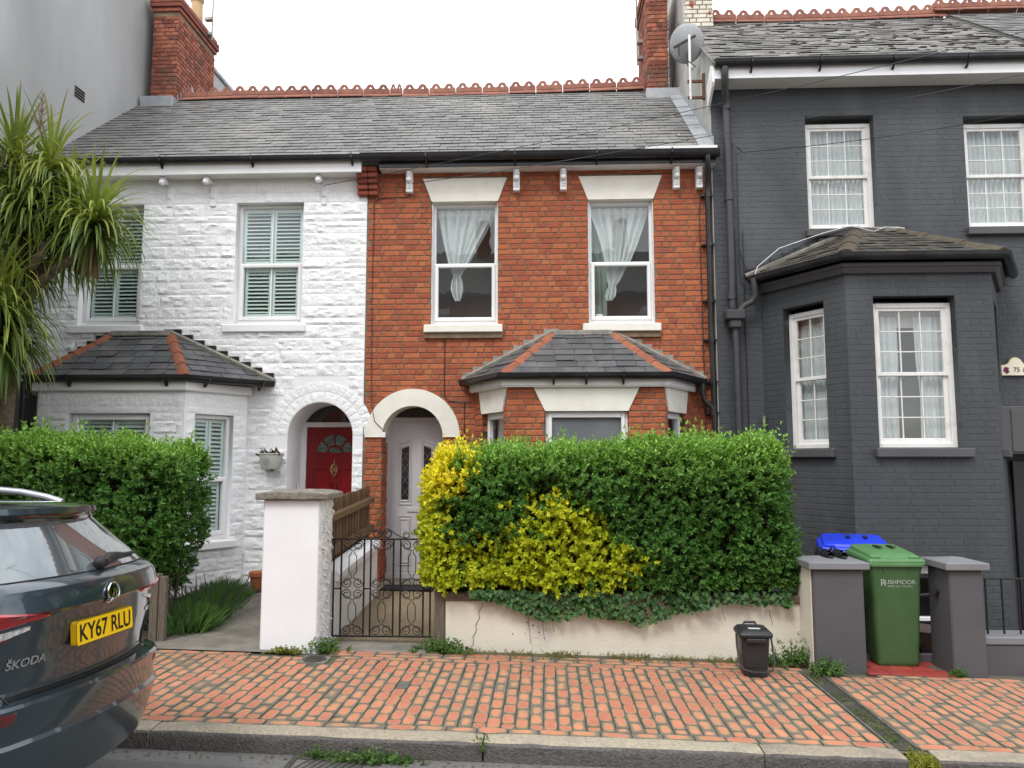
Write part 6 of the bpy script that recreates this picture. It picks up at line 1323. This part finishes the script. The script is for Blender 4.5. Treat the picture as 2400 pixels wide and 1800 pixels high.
for i, q in enumerate(br):
    r0 = .13 if i == 0 else .06; b = MB(); P = []
    for k in range(len(q)-1): P += [Vector(q[k]).lerp(Vector(q[k+1]), t/5) for t in range(5)]
    P.append(Vector(q[-1])); b.tube([p+Vector((mnoise.noise(p*3), mnoise.noise(p*3+Vector((4, 4, 4))), 0))*.02 for p in P], [r0*(1-.35*j/len(P))*(1+.10*mnoise.noise((j*1.7, i, 0))) for j in range(len(P))], 10); b.obj('trunk' if i == 0 else 'branch', PBARK, ptree, 60)
def straps(name, hd, n, seed, dead=0):
    rs = random.Random(seed); V = []; F = []; Cc = []
    for i in range(n):
        el = (rs.uniform(-1.0, 1.4) if rs.random() < .7 else rs.uniform(-.6, .6)) if not dead else rs.uniform(-1.5, -.7); az = rs.uniform(0, 2*pi); Ln = hd[4]*rs.uniform(.75, 1.25); wd = rs.uniform(.030, .046); o = Vector((hd[0], hd[1], hd[2]-(.22*(1-(el+.9)/2.35))-(.12 if dead else 0)))
        d = Vector((cos(az)*cos(el)+hd[3]*.3, sin(az)*cos(el), sin(el))).normalized(); p = o.copy(); k = 7; droop = rs.uniform(.16, .62)*(1.0 if el < .9 else .45); side = d.cross(Vector((0, 0, 1))); side = side.normalized() if side.length > .05 else Vector((cos(az+1.5), sin(az+1.5), 0)); c0 = len(V)
        t_ = rs.random(); base = [.15+.18*t_, .215+.16*t_, .046+.03*t_] if el > .1 else [.075+.11*t_, .135+.11*t_, .036]
        if dead: base = [.20, .13, .075]
        for j in range(k+1):
            t = j/k; w_ = wd*(.75+.6*t if t < .3 else (1.0-(t-.3)/.7)**.7)+.002; tip = max(0, (t-.8)*3)*(rs.random() < .8)
            V += [p-side*w_*.5, p+side*w_*.5]; Cc += [[base[0]+tip*.10, base[1]+tip*.06, base[2], 1]]*2; p = p+d*(Ln/k); d = (d+Vector((0, 0, -droop*(.35+t*1.3)))).normalized()
        F += [(c0+2*j, c0+2*j+1, c0+2*j+3, c0+2*j+2) for j in range(k)]
    me = bpy.data.meshes.new(name); me.from_pydata([tuple(v) for v in V], [], F); a = me.color_attributes.new('Col', 'FLOAT_COLOR', 'POINT'); a.data.foreach_set('color', np.array(Cc, np.float32).ravel()); me.materials.append(LEAFG); me.polygons.foreach_set('use_smooth', [True]*len(F)); me.update(); return me
for i, h in enumerate(heads): mkobj('leaf_head', straps('leaf_head', (*h[:4], h[4]*1.22), 220, i+1), ptree)
for i in (5, 6, 4): mkobj('dead_leaves', straps('dead_leaves', (*heads[i][:4], .4), 26, 90+i, 1), ptree)
def plume(x, y, z, h, w_, seed):
    b = MB(); rs = random.Random(seed); b.tube([(x, y, z-.2), (x+.01, y, z+h)], [.008, .003], 5)
    for i in range(60): t = rs.random(); az = rs.uniform(0, 6.3); l = w_*(1-t*.75)*rs.uniform(.5, 1.1); p = Vector((x, y, z+h*t)); q = p+Vector((cos(az)*l, sin(az)*l, l*.9)); b.tube([p, p.lerp(q, .5)+Vector((0, 0, .012)), q], [.0035, .0028, .0018], 3, cap=False)
    b.obj('flower_plume', M('dry_flower', (.30, .20, .13), (.20, .13, .09), 30, .9), ptree)
plume(-5.85, 8.35, 5.60, .48, .17, 1); plume(-6.22, 8.0, 3.95, .34, .17, 2)
# ================================================================= PARKED CAR
PAINT = M('slate_grey_metallic_paint', (.032, .050, .064), (.028, .045, .058), 3, .28, 0, metal=.5, coat=1.0, spec=.5)
CGL = M('dark_car_glass', (.16, .185, .195), rough=.02, spec=1.0, coat=1.0, metal=.5); CPL = M('black_car_plastic', (.014, .014, .015), (.02, .02, .02), 60, .5, .2, 160)
CRED = M('red_lamp_lens', (.42, .006, .010), (.30, .004, .008), 20, .08, .15, 60, coat=1); CDRED = M('dark_red_lens', (.10, .006, .008), rough=.1, coat=1); CCLR = M('clear_lamp_lens', (.62, .62, .60), (.30, .30, .30), 45, .1, .6, 60, coat=1)
CHR = M('chrome', (.72, .72, .72), rough=.12, metal=1); PLATE = M('yellow_plate', (.86, .52, .006), rough=.35, coat=.5); PBLK = M('plate_black', (.008, .008, .008), rough=.4); SILV = M('silver_rail', (.45, .46, .49), rough=.35, metal=.7, coat=.4)
CX0, CY0, CZ0 = -2.265, 3.93, -.015
car = thing('parked_car', 'dark grey estate car parked at the kerb with a yellow number plate', 'car', (CX0-.9, CY0, CZ0))
# level table: height above road, rear setback, half width, front reach
LV = [(.26, .12, .84, 4.45), (.32, .02, .90, 4.58), (.42, -.015, .92, 4.63), (.50, -.035, .925, 4.65), (.585, -.052, .937, 4.66), (.60, -.035, .935, 4.66), (.68, -.032, .94, 4.66), (.745, -.045, .94, 4.66), (.76, -.035, .938, 4.65), (.768, .03, .93, 4.65), (.80, .045, .925, 4.65), (.86, .042, .93, 4.64), (.98, .022, .935, 4.62), (1.10, .012, .935, 4.58), (1.118, .006, .935, 4.56), (1.135, -.022, .935, 4.50), (1.20, -.012, .925, 3.75), (1.235, .004, .915, 3.5), (1.26, .035, .905, 3.42), (1.275, .075, .895, 3.40), (1.34, .125, .86, 3.25), (1.45, .215, .79, 2.95), (1.555, .305, .715, 2.70), (1.572, .302, .70, 2.66), (1.60, .272, .69, 2.60), (1.632, .275, .67, 2.52), (1.650, .36, .64, 2.40), (1.672, .85, .55, 2.25), (1.682, 1.3, .35, 2.0), (1.684, 1.55, .10, 1.75)]
LV = [(z if z < 1.28 else 1.275+(z-1.275)*.89, a, h_, f_) for z, a, h_, f_ in LV]
LZ = [l[0] for l in LV]
def setback(s, z): s = abs(s); bow = .185*s**2.0; c = .30; s0 = .66; return bow+(c*(1-sqrt(max(0, 1-((s-s0)/(1-s0))**2))) if s > s0 else 0)
def prof(z): return [float(np.interp(z, LZ, [l[k] for l in LV])) for k in (1, 2, 3)]
def surf(l, z, o=0.0):
    v, hw, vf = prof(z); s = max(-1, min(1, l/hw)); return (CX0-v-setback(s, z)+o, CY0+l, CZ0+z)
RS_ = [0, .12, .25, .38, .5, .6, .68, .74, .79, .84, .88, .92, .95, .975, .99, 1.0]
def ringc(z, v, hw, vf):
    H = [(v+setback(s, z), hw*s) for s in RS_]; v1 = H[-1][0]; fr_ = [(vf-.30*s**2.2-(.25*(1-sqrt(max(0, 1-((s-.7)/.3)**2))) if s > .7 else 0), hw*s*.96) for s in (1.0, .96, .9, .8, .65, .4, 0)]
    side = [(v1+(fr_[0][0]-v1)*t, hw*(1-.04*t**4)) for t in (.08, .18, .3, .45, .6, .75, .88)]
    half = H+side+fr_; return half+[(a, -b_) for a, b_ in half[-2:0:-1]]
rings = [ringc(*l) for l in LV]; n = len(rings[0]); nr = len(RS_)
V_ = [(CX0-a, CY0+b_, CZ0+LV[i][0]) for i, g in enumerate(rings) for a, b_ in g]
def isrear(j): return j < nr-1 or j > n-nr
def smid(j): return (abs(rings[0][j][1])+abs(rings[0][(j+1) % n][1]))/2/LV[0][2]
parts = {'bumper': [], 'body': [], 'rear_window': [], 'side_windows': [], 'spoiler': [], 'skirt': []}
for i in range(len(LV)-1):
    zc = (LZ[i]+LZ[i+1])/2
    for j in range(n):
        f = (i*n+j, i*n+(j+1) % n, (i+1)*n+(j+1) % n, (i+1)*n+j)
        if zc < .32: k = 'skirt'
        elif zc < .80 and isrear(j): k = 'bumper'
        elif 1.27 < zc < 1.524: k = ('rear_window' if smid(j) < .93 else 'spoiler') if isrear(j) else 'side_windows'
        elif 1.524 < zc < 1.565 and isrear(j): k = 'spoiler'
        else: k = 'body'
        parts[k].append(f)
for k, m in (('bumper', PAINT), ('body', PAINT), ('rear_window', CGL), ('side_windows', CGL), ('spoiler', M('gloss_black', (.008, .009, .010), rough=.1, coat=1)), ('skirt', CPL)):
    used_ = sorted(set(i for f in parts[k] for i in f)); mp_ = {a: b_ for b_, a in enumerate(used_)}; b = MB(); b.add([V_[i] for i in used_], [tuple(mp_[i] for i in f) for f in parts[k]]); b.obj(k, m, car, 24)
MB().add([(CX0-a, CY0+b_, CZ0+.26) for a, b_ in rings[0]], [tuple(range(n))]).obj('floor_pan', CPL, car)
def patch_(name, l0, l1, zt, zb, m, o=.006, nl=24, nz=6, par=None, th=True):
    b = MB()
    for k in range(nz+1):
        for i in range(nl+1):
            l = l0+(l1-l0)*i/nl; z = zb(l)+(zt(l)-zb(l))*k/nz; e_ = i in (0, nl) or k in (0, nz); b.v.append(surf(l, z, -.004 if e_ and th else o))
    b.f = [(k*(nl+1)+i, k*(nl+1)+i+1, (k+1)*(nl+1)+i+1, (k+1)*(nl+1)+i) for k in range(nz) for i in range(nl)]; b.mi = [0]*len(b.f); return b.obj(name, m, par or car, 50)
for s in (-1, 1):
    a, c = (-.928, -.40) if s < 0 else (.40, .928); q = lambda l: (abs(l)-.40)/.528
    lm = patch_('tail_lamp', a, c, lambda l: 1.118+.075*q(l), lambda l: 1.108-.05*q(l)**.8, CRED, .012)
    patch_('indicator_lens', min(s*.50, s*.925), max(s*.50, s*.925), lambda l: 1.088-.040*q(l), lambda l: 1.086-.115*q(l), CCLR, .011, par=lm)
    patch_('lamp_base', min(s*.60, s*.925), max(s*.60, s*.925), lambda l: 1.098-.118*q(l), lambda l: 1.092-.150*q(l), CDRED, .009, par=lm)
    patch_('reflector', min(s*.60, s*.90), max(s*.60, s*.90), lambda l: .742, lambda l: .675, CDRED, .008, nz=2)
    MB().tube([surf(s*x, z, .002) for x, z in ((.70, 1.03), (.665, .99), (.635, .93), (.615, .87), (.605, .80), (.60, .765))], .0045, 5).obj('panel_gap', PBLK, car)
    MB().tube([surf(s*x, z, .002) for x, z in ((.72, 1.158), (.735, 1.2), (.76, 1.24), (.78, 1.27))], .0045, 5).obj('panel_gap', PBLK, car)
MB().tube([surf(.59*(i/12-1)*1 if i < 12 else .59*(i/12-1), .776, .004) for i in range(25)], .006, 5).obj('tailgate_gap', PBLK, car)
MB().tube([surf(.88*(i/12-1), 1.272, .002) for i in range(25)], .005, 5).obj('window_seal', PBLK, car)
patch_('step_pad', -.62, .90, lambda l: .800, lambda l: .772, CPL, .004, nz=2)
patch_('brake_light', -.30, .30, lambda l: 1.560, lambda l: 1.541, CDRED, .006, nz=2)
# number plate
pz0, pz1 = 1.005, 1.118-.0; PC = (CY0-.02, .995)
def onplate(y, z, o=0): p = surf(0, .995); return (p[0]+.022+o-(z-.995)*.10, CY0+y, CZ0+z)
pb = MB(); P = []
for (cy, cz, a0) in ((.245, .952, -pi/2), (.245, 1.038, 0), (-.245, 1.038, pi/2), (-.245, .952, pi)): P += [(cy+.014*cos(a0+pi/2*i/4), cz+.014*sin(a0+pi/2*i/4)) for i in range(5)]
pb.add([onplate(y, z) for y, z in P]+[onplate(y, z, -.03) for y, z in P], [tuple(range(20))]+[(i, 20+i, 20+(i+1) % 20, (i+1) % 20) for i in range(20)]); plo = pb.obj('number_plate', PLATE, car)
me = text_mesh('registration', 'KY67 RLU', .098, PBLK, .0006, bold=.0016); xs = [v.co.x for v in me.vertices]; ys = [v.co.y for v in me.vertices]; sx_ = .465/(max(xs)-min(xs)); sy_ = .084/(max(ys)-min(ys)); mx_, my_ = (max(xs)+min(xs))/2, (max(ys)+min(ys))/2
for v in me.vertices: v.co = onplate((v.co.x-mx_)*sx_, .995+(v.co.y-my_)*sy_, .0012+v.co.z)
mkobj('registration', me, plo)
b = MB(); b.tube([onplate(y*1.0, z, .0006) for y, z in P], .0012, 4, closed=True); b.obj('plate_border', PBLK, plo)
# emblem and badges
def onpanel(y, z, o=0.006): return surf(y, z, o)
ec = (0, 1.178)
b = MB(); b.tube([onpanel(ec[0]+.05*cos(a), ec[1]-.02+.05*sin(a), .010) for a in [2*pi*i/28 for i in range(28)]], .006, 6, closed=True); eo = b.obj('emblem', CHR, car, 60)
MB().add([onpanel(0, 1.158, .010)]+[onpanel(.046*cos(a), 1.158+.046*sin(a), .006) for a in [2*pi*i/24 for i in range(24)]], [(0, 1+i, 1+(i+1) % 24) for i in range(24)]).obj('emblem_disc', M('dark_chrome', (.12, .12, .12), rough=.08, metal=1), eo, 60)
b = MB()                                                    # winged arrow
b.add([onpanel(y, 1.158+z, .013) for y, z in ((-.006, -.030), (.006, -.030), (.008, .004), (.024, .012), (.020, .020), (.006, .016), (0, .032), (-.008, .014), (-.006, 0))], [tuple(range(9))]); b.add([onpanel(y, 1.158+z, .013) for y, z in ((-.024, -.022), (.024, -.022), (.018, -.012), (-.018, -.012))], [(0, 1, 2, 3)]); b.obj('emblem_arrow', CHR, eo)
def badge(s, size, l0, l1, zc, nm):
    me = text_mesh(nm, s, size, CHR, .003, bold=.0015); xs = [v.co.x for v in me.vertices]; ys = [v.co.y for v in me.vertices]; k = (l1-l0)/(max(xs)-min(xs)); x0_ = min(xs); ym = (max(ys)+min(ys))/2
    for v in me.vertices: v.co = surf(l0+(v.co.x-x0_)*k, zc+(v.co.y-ym)*.85, .004+max(0, v.co.z))
    mkobj(nm, me, car)
badge('ŠKODA', .062, -.60, -.385, .925, 'lettering'); badge('KODIAQ', .034, .575, .74, .985, 'lettering')
# wiper, rails, fin
b = MB(); b.ball(surf(.03, 1.305, .03), .035, 10, 6); b.tube([surf(.03, 1.305, .045), surf(.14, 1.33, .045), surf(.30, 1.325, .035)], [.026, .022, .014], 8); b.tube([surf(.28, 1.325, .03), surf(.56, 1.315, .018)], .009, 6); b.obj('rear_wiper', CPL, car, 50)
for s in (-1, 1):
    pts = [(CX0-v, CY0+s*(.615+.03*min(1, (v-.7)/.6)), CZ0+z-.05) for v, z in ((.66, 1.655), (.76, 1.685), (.92, 1.715), (1.15, 1.735), (1.6, 1.75), (2.2, 1.74), (2.5, 1.71))]
    P = []
    for i in range(len(pts)-1): P += [Vector(pts[i]).lerp(Vector(pts[i+1]), t/3) for t in range(3)]
    MB().tube(P+[Vector(pts[-1])], .02, 8).obj('roof_rail', SILV, car, 60)
MB().add([(CX0-.78, CY0-.012, CZ0+1.625), (CX0-.78, CY0+.012, CZ0+1.625), (CX0-1.0, CY0+.02, CZ0+1.63), (CX0-1.0, CY0-.02, CZ0+1.63), (CX0-.775, CY0, CZ0+1.72), (CX0-.81, CY0, CZ0+1.72)], [(0, 1, 4), (1, 2, 5, 4), (2, 3, 5), (3, 0, 4, 5), (0, 3, 2, 1)]).obj('shark_fin_aerial', CPL, car)
for v in (.97, 3.76):
    for s in (-1, 1):
        c = (CX0-v, CY0+s*.80, CZ0+.345); T = lambda p: (c[0]+p[0], c[1]+p[2], c[2]+p[1])
        ty = MB().lathe([(.2, -.11), (.31, -.11), (.34, -.09), (.345, 0), (.34, .09), (.31, .11), (.2, .11)], (0, 0, 0), 32).xf(T).obj('wheel', M('tyre_rubber', (.018, .018, .018), rough=.85), car, 30)
        MB().lathe([(.04, -.06), (.19, -.05), (.215, -.10), (.215, .10), (.19, .05), (.04, .06)], (0, 0, 0), 24).xf(T).obj('rim', SILV, ty, 30)
        MB().box(c[0]-.42, c[0]+.42, min(c[1]-s*.2, c[1]+s*.165), max(c[1]-s*.2, c[1]+s*.165), CZ0+.30, CZ0+.70, .02).obj('wheel_arch_lining', CPL, car)
car.rotation_euler = (-.030, TILT*0, .012)
# ================================================================= HOUSES ACROSS THE ROAD (they show in the window reflections)
for hx, lab in ((-5.6, 'red brick house across the road mirrored in the windows of the white house'), (0.0, 'red brick house across the road mirrored in the windows of the brick house'), (5.6, 'red brick house across the road mirrored in the windows of the charcoal house'), (-11.2, 'red brick house across the road mirrored in the rear window of the car')):
    oh = thing('terraced_house', lab, 'house', (hx, -7.4, 0), 'houses across the road'); OF = Frame(hx, -7.4, pi)
    OB = M('far_brick', (.30, .085, .045), (.22, .06, .035), 5, .9, .2, 30, c3=(.2, .06, .04), sc3=.8)
    wn_ = [(-1.9, -.9, 5.3, 7.2), (.9, 1.9, 5.3, 7.2), (.6, 2.2, 1.6, 3.8)]
    mkobj('wall', from_curve('wall', [rect(-2.8, 2.8, -.3, 8.0)]+[rect(*q) for q in wn_], .25, OB, OF), oh)
    for q in wn_:
        wdd = MB(); members(wdd, *q, .08, .14, .07, T=OF); wdd.box(q[0], q[1], .09, .13, (q[2]+q[3])/2-.03, (q[2]+q[3])/2+.03, .004, OF); wo = wdd.obj('window', UPVC, oh); pane(OF, q[0], q[1], q[2], q[3], .11, wo, M('far_dark_glass', (.03, .035, .04), rough=.08, spec=.8))
        MB().box(q[0]-.15, q[1]+.15, -.03, .05, q[3], q[3]+.3, .01, OF).obj('lintel', CREAM, wo)
    MB().box(-1.9, -.9, .1, .16, .1, 2.3, .01, OF).obj('door', M('far_door', (.05, .08, .12), rough=.4), oh)
    b = MB(); b.add([OF(p) for p in ((-2.8, -.3, 7.95), (2.8, -.3, 7.95), (2.8, 2.7, 10.3), (-2.8, 2.7, 10.3), (2.8, 5.7, 7.95), (-2.8, 5.7, 7.95))], [(0, 1, 2, 3), (3, 2, 4, 5)]); ro = b.obj('roof', SLATE, oh)
    MB().box(-2.8, 2.8, -.35, -.25, 7.86, 8.0, .01, OF).obj('gutter', BLACKP, oh); MB().box(2.3, 2.78, 2.2, 3.2, 9.6, 11.6, .03, OF).obj('chimney', OB, ro)
